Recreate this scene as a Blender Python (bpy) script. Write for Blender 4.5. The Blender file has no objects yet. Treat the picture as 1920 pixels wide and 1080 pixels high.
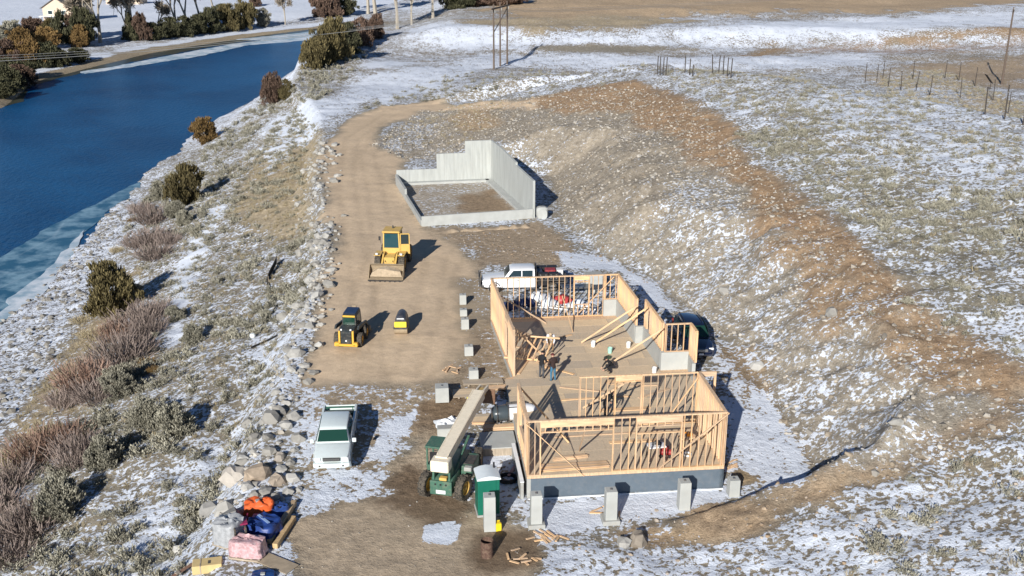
import bpy, bmesh, math, random
import numpy as np
from mathutils import Vector, Matrix
PI = math.pi
R = math.radians
rnd = random.Random(11)
sc = bpy.context.scene
col = sc.collection

# ------------------------------------------------------------------ camera, sky, sun, exposure
FPX, CAMH = 2000.0, 28.4                      # focal length in photo pixels, height over the pad
TH = math.atan(695 / 2000)
cam = bpy.data.cameras.new('camera'); cam.lens = FPX / 1920 * 36; cam.sensor_width = 36
cam.clip_start = 0.5; cam.clip_end = 6000
camo = bpy.data.objects.new('camera', cam); col.objects.link(camo)
camo.location = (0, 0, CAMH); camo.rotation_euler = (PI / 2 - TH, 0, 0)
sc.camera = camo
w = bpy.data.worlds.new('World'); sc.world = w; w.use_nodes = True
SUNV = Vector((3.1, 9.4, -4.3)).normalized()   # the way the light travels
wn = w.node_tree.nodes; sky = wn.new('ShaderNodeTexSky'); sky.sky_type = 'NISHITA'; sky.sun_disc = False
sky.sun_elevation = math.asin(-SUNV.z); sky.sun_rotation = math.atan2(-SUNV.x, -SUNV.y)
sky.altitude = 1800; sky.air_density = 1.0; sky.dust_density = 0.0; sky.ozone_density = 5.0
w.node_tree.links.new(sky.outputs[0], wn['Background'].inputs[0]); wn['Background'].inputs[1].default_value = 0.06
sun = bpy.data.lights.new('sun', 'SUN'); sun.energy = 5.0; sun.angle = R(0.5); sun.color = (1, 0.96, 0.90)
suno = bpy.data.objects.new('sun', sun); col.objects.link(suno); suno.rotation_euler = SUNV.to_track_quat('-Z', 'Y').to_euler()
sc.view_settings.view_transform = 'Standard'; sc.view_settings.look = 'None'
sc.view_settings.exposure = 0.36; sc.view_settings.gamma = 1; sc.view_settings.use_curve_mapping = False

# ------------------------------------------------------------------ helpers
def at(px, py, z=0.0):                         # photo pixel -> world point at height z
    a = (px - 960) / FPX; b = (py - 540) / FPX
    c, s = math.cos(TH), math.sin(TH)
    d = (a, c - b * s, -s - b * c); t = (z - CAMH) / d[2]
    return (d[0] * t, d[1] * t, z)
def proj(x, y, z):                             # world -> photo pixel and pixels per metre
    c, s = math.cos(TH), math.sin(TH)
    zz = z - CAMH; Z = y * c - zz * s; D = -y * s - zz * c
    return 960 + FPX * x / Z, 540 + FPX * D / Z, FPX / Z

_rs = np.random.RandomState(5); _T = _rs.rand(256, 256)
def vnoise(x, y):
    x = np.asarray(x, float); y = np.asarray(y, float)
    xi = np.floor(x).astype(int); yi = np.floor(y).astype(int); fx = x - xi; fy = y - yi
    fx = fx * fx * (3 - 2 * fx); fy = fy * fy * (3 - 2 * fy)
    g = lambda a, b: _T[a & 255, b & 255]
    return (g(xi, yi) * (1 - fx) + g(xi + 1, yi) * fx) * (1 - fy) + (g(xi, yi + 1) * (1 - fx) + g(xi + 1, yi + 1) * fx) * fy
def fbm(x, y, o=4):
    s = 0; a = 0.5
    for i in range(o):
        s = s + a * (vnoise(x * 2 ** i + 17.3 * i, y * 2 ** i + 9.1 * i) - 0.5); a *= 0.55
    return s * 2                                # about -1 .. 1
def ss(a, b, x):
    t = np.clip((np.asarray(x, float) - a) / (b - a), 0, 1); return t * t * (3 - 2 * t)
def sdist(poly, x, y):                         # distance to a polygon, positive inside
    x = np.asarray(x, float); y = np.asarray(y, float)
    d = np.full(x.shape, 1e18); ins = np.zeros(x.shape, bool); n = len(poly)
    for i in range(n):
        x0, y0 = poly[i]; x1, y1 = poly[(i + 1) % n]
        ex, ey = x1 - x0, y1 - y0
        t = np.clip(((x - x0) * ex + (y - y0) * ey) / (ex * ex + ey * ey + 1e-9), 0, 1)
        d = np.minimum(d, (x - x0 - t * ex) ** 2 + (y - y0 - t * ey) ** 2)
        c = (y0 > y) != (y1 > y)
        with np.errstate(divide='ignore', invalid='ignore'):
            xi = x0 + (y - y0) * ex / (ey if ey else 1e-9)
        ins ^= c & (x < xi)
    return np.where(ins, np.sqrt(d), -np.sqrt(d))
def ldist(pl, x, y):                           # distance to an open line
    x = np.asarray(x, float); y = np.asarray(y, float); d = np.full(x.shape, 1e18)
    for i in range(len(pl) - 1):
        x0, y0 = pl[i]; x1, y1 = pl[i + 1]; ex, ey = x1 - x0, y1 - y0
        t = np.clip(((x - x0) * ex + (y - y0) * ey) / (ex * ex + ey * ey + 1e-9), 0, 1)
        d = np.minimum(d, (x - x0 - t * ex) ** 2 + (y - y0 - t * ey) ** 2)
    return np.sqrt(d)

def put(o, label=None, cat=None, group=None, kind=None):
    if label: o['label'] = label
    if cat: o['category'] = cat
    if group: o['group'] = group
    if kind: o['kind'] = kind
    return o
def empty(name, loc=(0, 0, 0), rz=0, label=None, cat=None, group=None):
    o = bpy.data.objects.new(name, None); col.objects.link(o); o.empty_display_size = 0.2
    o.location = loc; o.rotation_euler = (0, 0, rz)
    return put(o, label, cat, group)
def link(name, me, parent=None):
    o = bpy.data.objects.new(name, me); col.objects.link(o)
    if parent is not None: o.parent = parent
    return o

class MB:                                      # a little mesh builder
    def __init__(s): s.v = []; s.f = []; s.m = []; s.mi = 0
    def add(s, vs, fs, m=None):
        b = len(s.v); s.v += [tuple(p) for p in vs]
        for f in fs: s.f.append([b + i for i in f]); s.m.append(s.mi if m is None else m)
        return s
    def box(s, c, d, rz=0, M=None, m=None, taper=0, bev=0):
        hx, hy, hz = d[0] / 2, d[1] / 2, d[2] / 2
        if bev <= 0:
            vs = [Vector((x * hx * (1 - taper * (z > 0)), y * hy * (1 - taper * (z > 0)), z * hz)) for z in (-1, 1) for y in (-1, 1) for x in (-1, 1)]
            fs = [(0, 2, 3, 1), (4, 5, 7, 6), (0, 1, 5, 4), (2, 6, 7, 3), (0, 4, 6, 2), (1, 3, 7, 5)]
        else:
            b = min(bev, hx * .9, hy * .9, hz * .9); vs = []; fs = []
            idx = {}
            for sx in (-1, 1):
                for sy in (-1, 1):
                    for sz in (-1, 1):
                        for ax in range(3):
                            p = [sx * (hx - b), sy * (hy - b), sz * (hz - b)]
                            p[ax] = (sx * hx, sy * hy, sz * hz)[ax]
                            k = 1 - taper * (sz > 0); idx[(sx, sy, sz, ax)] = len(vs); vs.append(Vector((p[0] * k, p[1] * k, p[2])))
            for ax in range(3):
                o = [i for i in range(3) if i != ax]
                for sg in (-1, 1):
                    q = []
                    for a, bb in ((-1, -1), (1, -1), (1, 1), (-1, 1)):
                        t = [0, 0, 0]; t[ax] = sg; t[o[0]] = a; t[o[1]] = bb; q.append(idx[tuple(t) + (ax,)])
                    fs.append(q)
            for ax in range(3):                # edges
                o = [i for i in range(3) if i != ax]
                for a in (-1, 1):
                    for bb in (-1, 1):
                        t0 = [0, 0, 0]; t0[o[0]] = a; t0[o[1]] = bb; t1 = list(t0); t0[ax] = -1; t1[ax] = 1
                        fs.append([idx[tuple(t0) + (o[0],)], idx[tuple(t1) + (o[0],)], idx[tuple(t1) + (o[1],)], idx[tuple(t0) + (o[1],)]])
            for sx in (-1, 1):
                for sy in (-1, 1):
                    for sz in (-1, 1): fs.append([idx[(sx, sy, sz, a)] for a in range(3)])
        if M is None: M = Matrix.Rotation(rz, 3, 'Z') if rz else Matrix.Identity(3)
        c = Vector(c); return s.add([M @ p + c for p in vs], fs, m)
    def bar(s, p0, p1, wd, ht, m=None, up=(0, 0, 1)):   # a beam; wd is its thickness across, ht along up
        p0 = Vector(p0); p1 = Vector(p1); d = (p1 - p0); L = d.length; d.normalize()
        u = Vector(up)
        if abs(d.dot(u)) > 0.98: u = Vector((0, 1, 0))
        x = d.cross(u).normalized(); z = x.cross(d)
        M = Matrix((x, d, z)).transposed()
        return s.box((p0 + p1) / 2, (wd, L, ht), M=M, m=m)
    def cyl(s, p0, p1, r0, r1=None, n=10, m=None, caps=True):
        r1 = r0 if r1 is None else r1
        p0 = Vector(p0); p1 = Vector(p1); d = (p1 - p0).normalized()
        u = Vector((0, 0, 1)) if abs(d.z) < 0.9 else Vector((1, 0, 0))
        x = d.cross(u).normalized(); y = d.cross(x)
        vs = []
        for p, r in ((p0, r0), (p1, r1)):
            for i in range(n): a = 2 * PI * i / n; vs.append(p + x * (r * math.cos(a)) + y * (r * math.sin(a)))
        fs = [(i, (i + 1) % n, n + (i + 1) % n, n + i) for i in range(n)]
        if caps: fs += [tuple(range(n))[::-1], tuple(range(n, 2 * n))]
        return s.add(vs, fs, m)
    def ring(s, c, ax, prof, n=18, m=None):    # lathe of a closed profile (offset along axis, radius)
        c = Vector(c); d = Vector(ax).normalized(); u = Vector((0, 0, 1)) if abs(d.z) < 0.9 else Vector((1, 0, 0))
        x = d.cross(u).normalized(); y = d.cross(x); k = len(prof); vs = []; fs = []
        for i in range(n):
            a = 2 * PI * i / n
            for t, r in prof: vs.append(c + d * t + x * (r * math.cos(a)) + y * (r * math.sin(a)))
        for i in range(n):
            for j in range(k):
                a, b = i * k + j, i * k + (j + 1) % k; i2 = (i + 1) % n
                fs.append((a, b, i2 * k + (j + 1) % k, i2 * k + j))
        return s.add(vs, fs, m)
    def loft(s, secs, m=None, caps=True):
        n = len(secs[0]); vs = [p for q in secs for p in q]; fs = []
        for i in range(len(secs) - 1):
            for j in range(n): fs.append((i * n + j, i * n + (j + 1) % n, (i + 1) * n + (j + 1) % n, (i + 1) * n + j))
        if caps: fs += [tuple(range(n))[::-1], tuple(range((len(secs) - 1) * n, len(secs) * n))]
        return s.add(vs, fs, m)
    def prism(s, prof, x0, x1, m=None):        # profile in (y, z), extruded along x
        n = len(prof); vs = [(x0, a, b) for a, b in prof] + [(x1, a, b) for a, b in prof]
        fs = [tuple(range(n))[::-1], tuple(range(n, 2 * n))] + [(i, (i + 1) % n, n + (i + 1) % n, n + i) for i in range(n)]
        return s.add(vs, fs, m)
    def quad(s, a, b, c, d, m=None): return s.add([a, b, c, d], [(0, 1, 2, 3)], m)
    def mesh(s, name, mats, smooth=None):
        me = bpy.data.meshes.new(name); me.from_pydata(s.v, [], s.f)
        if not isinstance(mats, (list, tuple)): mats = [mats]
        for m_ in mats: me.materials.append(m_)
        if len(mats) > 1: me.polygons.foreach_set('material_index', s.m)
        bm = bmesh.new(); bm.from_mesh(me); bmesh.ops.recalc_face_normals(bm, faces=bm.faces); bm.to_mesh(me); bm.free()
        if smooth:
            me.polygons.foreach_set('use_smooth', [True] * len(me.polygons))
            if smooth is not True:
                try: me.set_sharp_from_angle(angle=R(smooth))
                except Exception: pass
        me.update(); return me
    def build(s, name, mats, parent=None, smooth=None, loc=None, rot=None):
        o = link(name, s.mesh(name, mats, smooth), parent)
        if loc is not None: o.location = loc
        if rot is not None: o.rotation_euler = rot
        return o
def rsec(y, wd, z0, z1, r=0.1, top=None, x=0):  # rounded section across a body, in the XZ plane at y
    top = wd if top is None else top; h0, h1 = wd / 2, top / 2; r = min(r, h1 * .9, (z1 - z0) * .45)
    q = r * .3
    return [(x + a, y, b) for a, b in ((-h0 + r, z0), (-h0 + q, z0 + q), (-h0, z0 + r), (-h1, z1 - r), (-h1 + q, z1 - q), (-h1 + r, z1), (h1 - r, z1), (h1 - q, z1 - q), (h1, z1 - r), (h0, z0 + r), (h0 - q, z0 + q), (h0 - r, z0))]
def copy_tree(o, parent=None):
    c = o.copy(); col.objects.link(c); c.parent = parent
    for ch in list(o.children): copy_tree(ch, c)
    return c
def raw_mesh(name, V, F, mat, colors=None, smooth=False):   # numpy triangles or quads -> mesh
    me = bpy.data.meshes.new(name); V = np.asarray(V, np.float32); F = np.asarray(F, np.int32); k = F.shape[1]
    me.vertices.add(len(V)); me.vertices.foreach_set('co', V.ravel())
    me.loops.add(F.size); me.loops.foreach_set('vertex_index', F.ravel())
    me.polygons.add(len(F)); me.polygons.foreach_set('loop_start', np.arange(len(F), dtype=np.int32) * k)
    me.polygons.foreach_set('loop_total', np.full(len(F), k, np.int32))
    me.polygons.foreach_set('use_smooth', np.full(len(F), bool(smooth)))
    me.materials.append(mat)
    if colors is not None:
        for nm, arr in colors.items():
            if arr.ndim == 1:
                at_ = me.attributes.new(nm, 'FLOAT', 'POINT'); at_.data.foreach_set('value', arr.astype(np.float32))
            else:
                at_ = me.attributes.new(nm, 'FLOAT_COLOR', 'POINT')
                a4 = np.ones((len(arr), 4), np.float32); a4[:, :3] = arr; at_.data.foreach_set('color', a4.ravel())
    me.update(calc_edges=True); me.validate(); return me

# ------------------------------------------------------------------ materials
def newmat(name):
    m = bpy.data.materials.new(name); m.use_nodes = True
    return m, m.node_tree, m.node_tree.nodes['Principled BSDF']
def nd(nt, t, **k):
    n = nt.nodes.new(t)
    for a, b in k.items(): setattr(n, a, b)
    return n
def mixc(nt, fac, a, b, mode='MIX'):
    n = nd(nt, 'ShaderNodeMix', data_type='RGBA', blend_type=mode)
    for i, v in ((0, fac), (6, a), (7, b)):
        if hasattr(v, 'default_value') or hasattr(v, 'links'): nt.links.new(v, n.inputs[i])
        elif i: n.inputs[i].default_value = (*v, 1)
        else: n.inputs[i].default_value = v
    return n.outputs[2]
def noise(nt, scale, detail=4, rough=.55, vec=None, stretch=None):
    n = nd(nt, 'ShaderNodeTexNoise'); n.inputs['Scale'].default_value = scale; n.inputs['Detail'].default_value = detail; n.inputs['Roughness'].default_value = rough
    if vec is None:
        g = nd(nt, 'ShaderNodeNewGeometry').outputs['Position']
    else: g = vec
    if stretch:
        mp = nd(nt, 'ShaderNodeMapping'); nt.links.new(g, mp.inputs[0]); mp.inputs['Scale'].default_value = stretch[:3]
        if len(stretch) > 3: mp.inputs['Rotation'].default_value = (0, 0, stretch[3])
        g = mp.outputs[0]
    nt.links.new(g, n.inputs['Vector']); return n.outputs['Fac']
def ramp(nt, fac, stops):
    n = nd(nt, 'ShaderNodeValToRGB'); nt.links.new(fac, n.inputs[0]); e = n.color_ramp.elements
    while len(e) < len(stops): e.new(0.5)
    for el, (p, c) in zip(e, stops): el.position = p; el.color = (c, c, c, 1) if not isinstance(c, tuple) else (*c, 1)
    return n.outputs[0]
def math_(nt, op, a, b=None, clamp=False):
    n = nd(nt, 'ShaderNodeMath', operation=op, use_clamp=clamp)
    for i, v in enumerate((a, b)):
        if v is None: continue
        if isinstance(v, (int, float)): n.inputs[i].default_value = v
        else: nt.links.new(v, n.inputs[i])
    return n.outputs[0]
def bump(nt, p, h, st=.3, dist=.02):
    b = nd(nt, 'ShaderNodeBump'); b.inputs['Strength'].default_value = st; b.inputs['Distance'].default_value = dist
    nt.links.new(h, b.inputs['Height']); nt.links.new(b.outputs[0], p.inputs['Normal'])
def texco(nt): return nd(nt, 'ShaderNodeTexCoord').outputs['Object']
def plain(name, c, rough=.6, metal=0, var=.18, scale=3, dirt=0, dirtc=(.28, .22, .15), spec=.4, coat=0, bmp=0, stretch=None, objvar=0):
    m, nt, p = newmat(name); v = texco(nt)
    n = noise(nt, scale, 5, .6, v, stretch)
    lo = tuple(x * (1 - var) for x in c); hi = tuple(min(1, x * (1 + var)) for x in c)
    cc = mixc(nt, ramp(nt, n, ((.3, 0.), (.7, 1.))), lo, hi)
    if objvar:
        oi = nd(nt, 'ShaderNodeObjectInfo').outputs['Random']
        hs = nd(nt, 'ShaderNodeHueSaturation'); nt.links.new(cc, hs.inputs['Color'])
        nt.links.new(math_(nt, 'ADD', math_(nt, 'MULTIPLY', oi, objvar * 2), 1 - objvar), hs.inputs['Value']); cc = hs.outputs[0]
    if dirt:
        dn = ramp(nt, noise(nt, scale * 1.7 + 1, 6, .7, v), ((.52 - dirt * .25, 0.), (.75, min(1, dirt + .25))))
        cc = mixc(nt, dn, cc, dirtc)
    nt.links.new(cc, p.inputs['Base Color']); p.inputs['Roughness'].default_value = rough; p.inputs['Metallic'].default_value = metal
    p.inputs['Specular IOR Level'].default_value = spec; p.inputs['Coat Weight'].default_value = coat
    if bmp: bump(nt, p, noise(nt, scale * 6, 4, .6, v), bmp, .02)
    return m
def leafmat(name, c1, c2, rough=.85, transl=0.0):   # leaf colour runs from c1 to c2 by the vertex value "tone"
    m, nt, p = newmat(name); a = nd(nt, 'ShaderNodeAttribute', attribute_name='tone').outputs['Fac']
    oi = nd(nt, 'ShaderNodeObjectInfo').outputs['Random']
    cc = mixc(nt, a, c1, c2)
    hs = nd(nt, 'ShaderNodeHueSaturation'); nt.links.new(cc, hs.inputs['Color'])
    nt.links.new(math_(nt, 'ADD', math_(nt, 'MULTIPLY', oi, .35), .82), hs.inputs['Value'])
    nt.links.new(hs.outputs[0], p.inputs['Base Color']); p.inputs['Roughness'].default_value = rough; p.inputs['Specular IOR Level'].default_value = .15
    return m
def woodmat(name, c, var=.2, weather=0):
    m, nt, p = newmat(name); v = texco(nt)
    g = noise(nt, 9, 6, .6, v, (1, 1, .12)); oi = nd(nt, 'ShaderNodeObjectInfo').outputs['Random']
    cc = mixc(nt, ramp(nt, g, ((.35, 0.), (.65, 1.))), tuple(x * (1 - var) for x in c), tuple(min(1, x * (1 + var)) for x in c))
    hs = nd(nt, 'ShaderNodeHueSaturation'); nt.links.new(cc, hs.inputs['Color'])
    nt.links.new(math_(nt, 'ADD', math_(nt, 'MULTIPLY', oi, .34), .83), hs.inputs['Value'])
    nt.links.new(math_(nt, 'ADD', math_(nt, 'MULTIPLY', oi, .25), .85), hs.inputs['Saturation'])
    cc = hs.outputs[0]
    if weather: cc = mixc(nt, ramp(nt, noise(nt, 1.5, 6, .7), ((.42, 0.), (.68, weather))), cc, (.3, .26, .2))
    nt.links.new(cc, p.inputs['Base Color']); p.inputs['Roughness'].default_value = .75; p.inputs['Specular IOR Level'].default_value = .25
    bump(nt, p, g, .15, .01); return m
def glassmat(name, c=(.02, .035, .04), rough=.06):
    m, nt, p = newmat(name); p.inputs['Base Color'].default_value = (*c, 1); p.inputs['Roughness'].default_value = rough
    p.inputs['Specular IOR Level'].default_value = .6; bump(nt, p, noise(nt, 1.5, 2, .5, texco(nt)), .03, .02); return m
# ------------------------------------------------------------------ the lie of the land
WATER = -10.0
PADP = [(-13.2, 37), (-13.6, 44), (-13.9, 55), (-14.6, 68), (-15.6, 86), (-18.5, 103), (-22.5, 120), (-24, 138), (-22.5, 152), (-17, 163), (-9, 168.5), (2, 170.5), (14, 172),
        (14, 166), (2, 164), (-9, 161), (-15.5, 154), (-17.3, 146), (-17, 136), (-13.5, 128.5), (-8, 124.5), (0.5, 122.5), (4.6, 117), (4.9, 98), (7.5, 89), (11.6, 81.5), (14.2, 70), (15.4, 64), (16, 56),
        (16.6, 51), (14.5, 49), (12.2, 48.3), (9.5, 47), (6, 45.7), (3, 44.6), (1, 42.5), (.5, 37)]
SHORE_Y = [0, 60, 106, 139, 161, 206, 276, 340, 378, 412, 470, 560, 3000]
SHORE_X = [-56, -53, -51, -55, -57.5, -60, -55, -52, -48, -36, 8, 80, 2200]
FAR_Y = [0, 150, 229, 267, 325, 370, 408, 480, 560, 3000]
FAR_X = [-120, -112, -110, -118, -108, -89, -65, -22, 40, 2100]
EDGE_Y = [0, 40, 68, 86, 103, 120, 138, 160, 185, 215, 300, 420, 3000]
EDGE_X = [-13.2, -13.2, -14.6, -15.6, -18.5, -22.5, -24.5, -29, -37, -42, -41, -25, 2200]
X0_Y = [0, 30, 45, 60, 82, 104, 144, 175, 400]
X0_X = [10, 10, 9.0, 3.0, -3, -9, -15, -17, -17]
HLINE = [(-200, 178), (-25, 178), (0, 169), (16, 157), (33, 131), (50, 101), (78, 62), (120, -20)]
RWALL = [(-13.4, 117.6), (-8.9, 99.7), (2.3, 102.6), (-2.1, 119.6)]
def padz(y): return 0.9 * ss(45, 68, y)
def H(x, y, fine=True):
    x = np.asarray(x, float); y = np.asarray(y, float)
    pz = padz(y)
    xs = np.interp(y, SHORE_Y, SHORE_X); xf = np.interp(y, FAR_Y, FAR_X); xe = np.interp(y, EDGE_Y, EDGE_X); x0 = np.interp(y, X0_Y, X0_X)
    # natural ground right of the bench edge
    g = x - x0; hill = .25 * (np.sqrt(g * g + 9) + g) / 2
    hill = 10.5 - (np.sqrt((10.5 - hill) ** 2 + 4) + (10.5 - hill)) / 2
    far = sdist(HLINE[1:] + [(500, -20), (500, 400), (-400, 400), (-400, 178)], x, y)       # positive beyond the crest
    plain_ = 0.6 + .012 * np.maximum(0, y - 170) + 3.4 * ss(0, 14, (y - 236 - .02 * x + 9 * fbm(x * .02, y * .015, 3))) * ss(-32, -12, x) + 1.6 * fbm(x * .022 + 3, y * .035, 3) * ss(170, 210, y)
    plain_ = plain_ + 1.5 * ss(0, 8, y - 205 - 8 * fbm(x * .03, 1.7, 2)) * ss(-20, -45, x)
    N = hill + (plain_ - hill) * ss(-3, 30, far); N = N + (np.maximum(pz, 0) - N) * ss(6, 0, x - xe) * ss(200, 150, y)
    N = N + .35 * fbm(x * .16, y * .16, 3) * ss(-10, 4, x)
    N = np.maximum(N, .85 * ss(205, 172, y) * ss(120, 135, y))
    # down to the river
    t = np.clip((xe - x) / np.maximum(1, xe - xs), 0, 1.25)
    base = pz + (plain_ - pz) * ss(140, 185, y)
    slope = base - (base - WATER) * (0.18 * ss(0, .09, t) + .68 * ss(0.0, .9, t) * .5 + .48 * np.clip(t, 0, 1)) + .45 * fbm(x * .12, y * .12, 3) * ss(0, .1, t)
    slope = slope - 2.6 * np.clip(t - 1, 0, .25) * 4
    N = np.where(x < xe, slope, N)
    # river bed and far bank
    fb = WATER + .6 + 2.6 * ss(0, 45, xf - x) + .7 * fbm(x * .03, y * .03, 3)
    tb = ss(-9, 3, xf - x)
    riv = x < xs - (xs - xf) * .22
    N = np.where(riv, (WATER - 2.6) * (1 - tb) + fb * tb, N)
    # the cut pad
    d = -sdist(PADP, x, y)
    k = .62 + .5 * ss(54, 47, y) * ss(0, 4, x)
    k = k * (1 + .25 * fbm(x * .25, y * .25, 3))
    up = pz + np.maximum(0, d) * k
    h = np.where(N > pz, np.minimum(N, up), np.maximum(N, pz - np.maximum(0, d) * .9))
    # soil thrown up along the lip of the cut
    lip = np.exp(-((up - N) / 1.0) ** 2) * ss(.5, 2.5, N - pz) * (d > 0)
    h = h + lip * (.35 + .5 * fbm(x * .3, y * .3, 3)) * ss(0, 4, x)
    inp = ss(0.6, -0.6, d)
    h = h * (1 - inp) + pz * inp
    if fine:
        rough = .05 + .16 * ss(0, 1.5, d) * ss(320, 180, y)
        cutz = ss(.3, 1.5, d) * ss(-1.2, -.1, up - N - 1.0 + 0 * x) * 0 + ss(.3, 2, d) * ss(2.5, -1, up - N) * ss(-16, -6, x) * ss(170, 150, y)
        ang = np.arctan2(y - 78, x - 2.0); gul = np.abs(fbm(ang * 9 + .3 * fbm(x * .3, y * .3, 2), np.hypot(x - 2, y - 78) * .08, 3)); h = h - .55 * cutz * (.3 - gul) + .28 * cutz * fbm(x * .55, y * .55, 3)
        h = h + rough * fbm(x * .9, y * .9, 4)
        h = h + .05 * fbm(x * .5 + 40, y * .35, 3) * inp
    return h
def G(px, py):                                 # photo pixel -> point on the ground
    a = (px - 960) / FPX; b = (py - 540) / FPX; c, s = math.cos(TH), math.sin(TH)
    d = np.array((a, c - b * s, -s - b * c)); t = np.linspace(30, 700, 2700)
    z = CAMH + d[2] * t; hh = np.maximum(H(d[0] * t, d[1] * t, False), WATER)
    i = int(np.argmax(z < hh))
    if i == 0: return at(px, py, 0)
    f0 = z[i - 1] - hh[i - 1]; f1 = hh[i] - z[i]; tt = t[i - 1] + (t[i] - t[i - 1]) * f0 / (f0 + f1 + 1e-9)
    x, y = d[0] * tt, d[1] * tt
    return (x, y, float(H(x, y)))
def GP(pts): return [G(*p)[:2] for p in pts]
def gz(x, y): return float(H(np.array(x), np.array(y)))

def axis(parts):
    o = []
    for a, b, st in parts: o += list(np.arange(a, b - 1e-6, st))
    return np.array(o + [parts[-1][1]])
GX = axis([(-2600, -600, 200), (-600, -260, 20), (-260, -70, 2.0), (-70, -62, .8), (-62, -18, .38), (-18, 30, .27), (30, 56, .42), (56, 110, 1.2), (110, 260, 4), (260, 600, 25), (600, 2600, 200)])
GY = axis([(-40, 30, 6), (30, 76, .27), (76, 126, .36), (126, 175, .6), (175, 300, 1.3), (300, 520, 2.6), (520, 900, 20), (900, 3200, 150)])
X, Y = np.meshgrid(GX, GY); Z = H(X, Y)

# soil colours and snow cover, painted by area on the ground itself
SOIL = dict(sage=(.32, .295, .24), road=(.66, .51, .35), wet=(.20, .148, .10), gravel=(.37, .335, .275), brown=(.38, .265, .165), grey=(.33, .295, .24), field=(.50, .385, .26), shore=(.25, .23, .20), straw=(.44, .37, .26))
n1 = fbm(X * .11, Y * .11, 4); n2 = fbm(X * .35 + 9, Y * .35, 4); n3 = fbm(X * .9 + 4, Y * .9 + 2, 3)
grit = np.ones(X.shape); soil = np.empty(X.shape + (3,)); soil[:] = SOIL['sage']; snow = np.full(X.shape, .50)
def paint(pts, soft=1.5, amp=1.5, c=None, sn=None, px=True, strength=1.0, gr=None):
    global soil, snow, grit
    poly = GP(pts) if px else pts
    xs_ = [p[0] for p in poly]; ys_ = [p[1] for p in poly]; pad_ = soft * 3 + amp * 2
    j0, j1 = np.searchsorted(GX, (min(xs_) - pad_, max(xs_) + pad_)); i0, i1 = np.searchsorted(GY, (min(ys_) - pad_, max(ys_) + pad_))
    sl = (slice(i0, i1), slice(j0, j1))
    if X[sl].size == 0: return
    d = sdist(poly, X[sl], Y[sl]) + amp * (1.3 * n2[sl] + .8 * n1[sl] + .7 * n3[sl]); m_ = ss(-soft, soft, d) * strength
    if c is not None: soil[sl] = soil[sl] * (1 - m_[..., None]) + np.array(SOIL[c] if isinstance(c, str) else c) * m_[..., None]
    if gr is not None: grit[sl] = grit[sl] * (1 - m_) + gr * m_
    if sn is not None: snow[sl] = snow[sl] * (1 - m_) + sn * m_
# far plain
paint([(-400, 176), (-25, 180), (5, 172), (34, 138), (60, 92), (700, 60), (700, 2900), (-400, 2900)], 6, 4, 'grey', .54, px=False)
snow += np.where(Y > 170, .25 * fbm(X * .02, Y * .045, 3), 0)
paint([(960, 48), (1300, 24), (1650, 22), (1920, 6), (2050, -60), (1200, -60), (930, 12)], 6, 8, 'field', .05)
paint([(1330, -30), (1360, 8), (1680, 12), (1900, 2), (1920, -40)], 6, 6, 'field', .0)
paint([(820, 46), (1000, 60), (1180, 50), (1300, 40), (1160, 30), (960, 34)], 5, 5, 'straw', .2)
paint([(1640, 78), (1700, 82), (1790, 72), (1730, 66)], 3, 2, (.36, .26, .16), .12)
paint([(1380, 105), (1440, 110), (1480, 90), (1440, 86)], 3, 2, (.40, .29, .18), .25)
paint([(1640, 140), (1700, 122), (1930, 104), (1960, 170), (1820, 160)], 4, 4, (.42, .335, .24), .22)
paint([(1780, 60), (1960, 50), (1960, 66), (1820, 66)], 3, 3, (.38, .28, .18), .3)
paint([(1480, 96), (1640, 100), (1900, 94), (1920, 80), (1700, 90), (1500, 84)], 3, 4, (.42, .33, .26), .42)
paint([(760, 55), (850, 44), (960, 62), (960, 90), (840, 92), (780, 82)], 4, 4, None, .72)
paint([(950, 84), (1080, 70), (1300, 62), (1560, 38), (1900, 24), (1920, 52), (1600, 60), (1420, 66), (1280, 80), (1100, 82), (960, 92)], 4, 4, None, .76)
paint([(1000, 88), (1160, 82), (1290, 92), (1180, 98), (1010, 92)], 3, 2, 'sage', .12)
paint([(800, 140), (900, 100), (1300, 106), (1640, 100), (1640, 128), (1300, 128), (1000, 122), (900, 128)], 4, 3, None, .70)
paint([(640, 120), (700, 116), (770, 118), (700, 126), (650, 128)], 3, 2, None, 1.0)
paint([(560, 230), (640, 150), (760, 130), (900, 118), (840, 160), (660, 196), (600, 240)], 3, 3, 'grey', .74)
# sage slope by the river
paint([(0, 1200), (-60, 700), (130, 560), (330, 320), (520, 190), (640, 100), (700, 110), (600, 210), (590, 300), (600, 460), (560, 640), (520, 780), (430, 920), (380, 1200)], 2.5, 1, (.31, .28, .22), .455)
paint([(440, 400), (500, 250), (600, 230), (590, 330), (560, 460), (500, 440)], 2, 1.5, 'straw', .22)
paint([(500, 230), (560, 200), (620, 190), (600, 240), (540, 290), (500, 330)], 2, 2, None, .78)
paint([(300, 620), (330, 520), (400, 380), (420, 390), (370, 500), (335, 640)], 1, .8, None, .86)
paint([(440, 680), (500, 560), (540, 570), (545, 700), (500, 740)], 1.5, 1.2, None, .62)
paint([(560, 720), (590, 560), (545, 620), (520, 720)], 1.2, 1, None, .66)
paint([(180, 1120), (260, 960), (380, 820), (500, 760), (480, 860), (420, 1000), (360, 1120)], 1.6, 1.2, None, .60)
paint([(-30, 900), (0, 820), (90, 700), (160, 590), (240, 520), (225, 600), (160, 700), (60, 850)], 1.5, 2.0, (.36, .30, .21), .30)
paint([(-80, 850), (-40, 640), (60, 520), (170, 430), (250, 370), (265, 410), (200, 500), (140, 600), (80, 700), (0, 830)], 1.5, 1.2, 'shore', .58)
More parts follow.
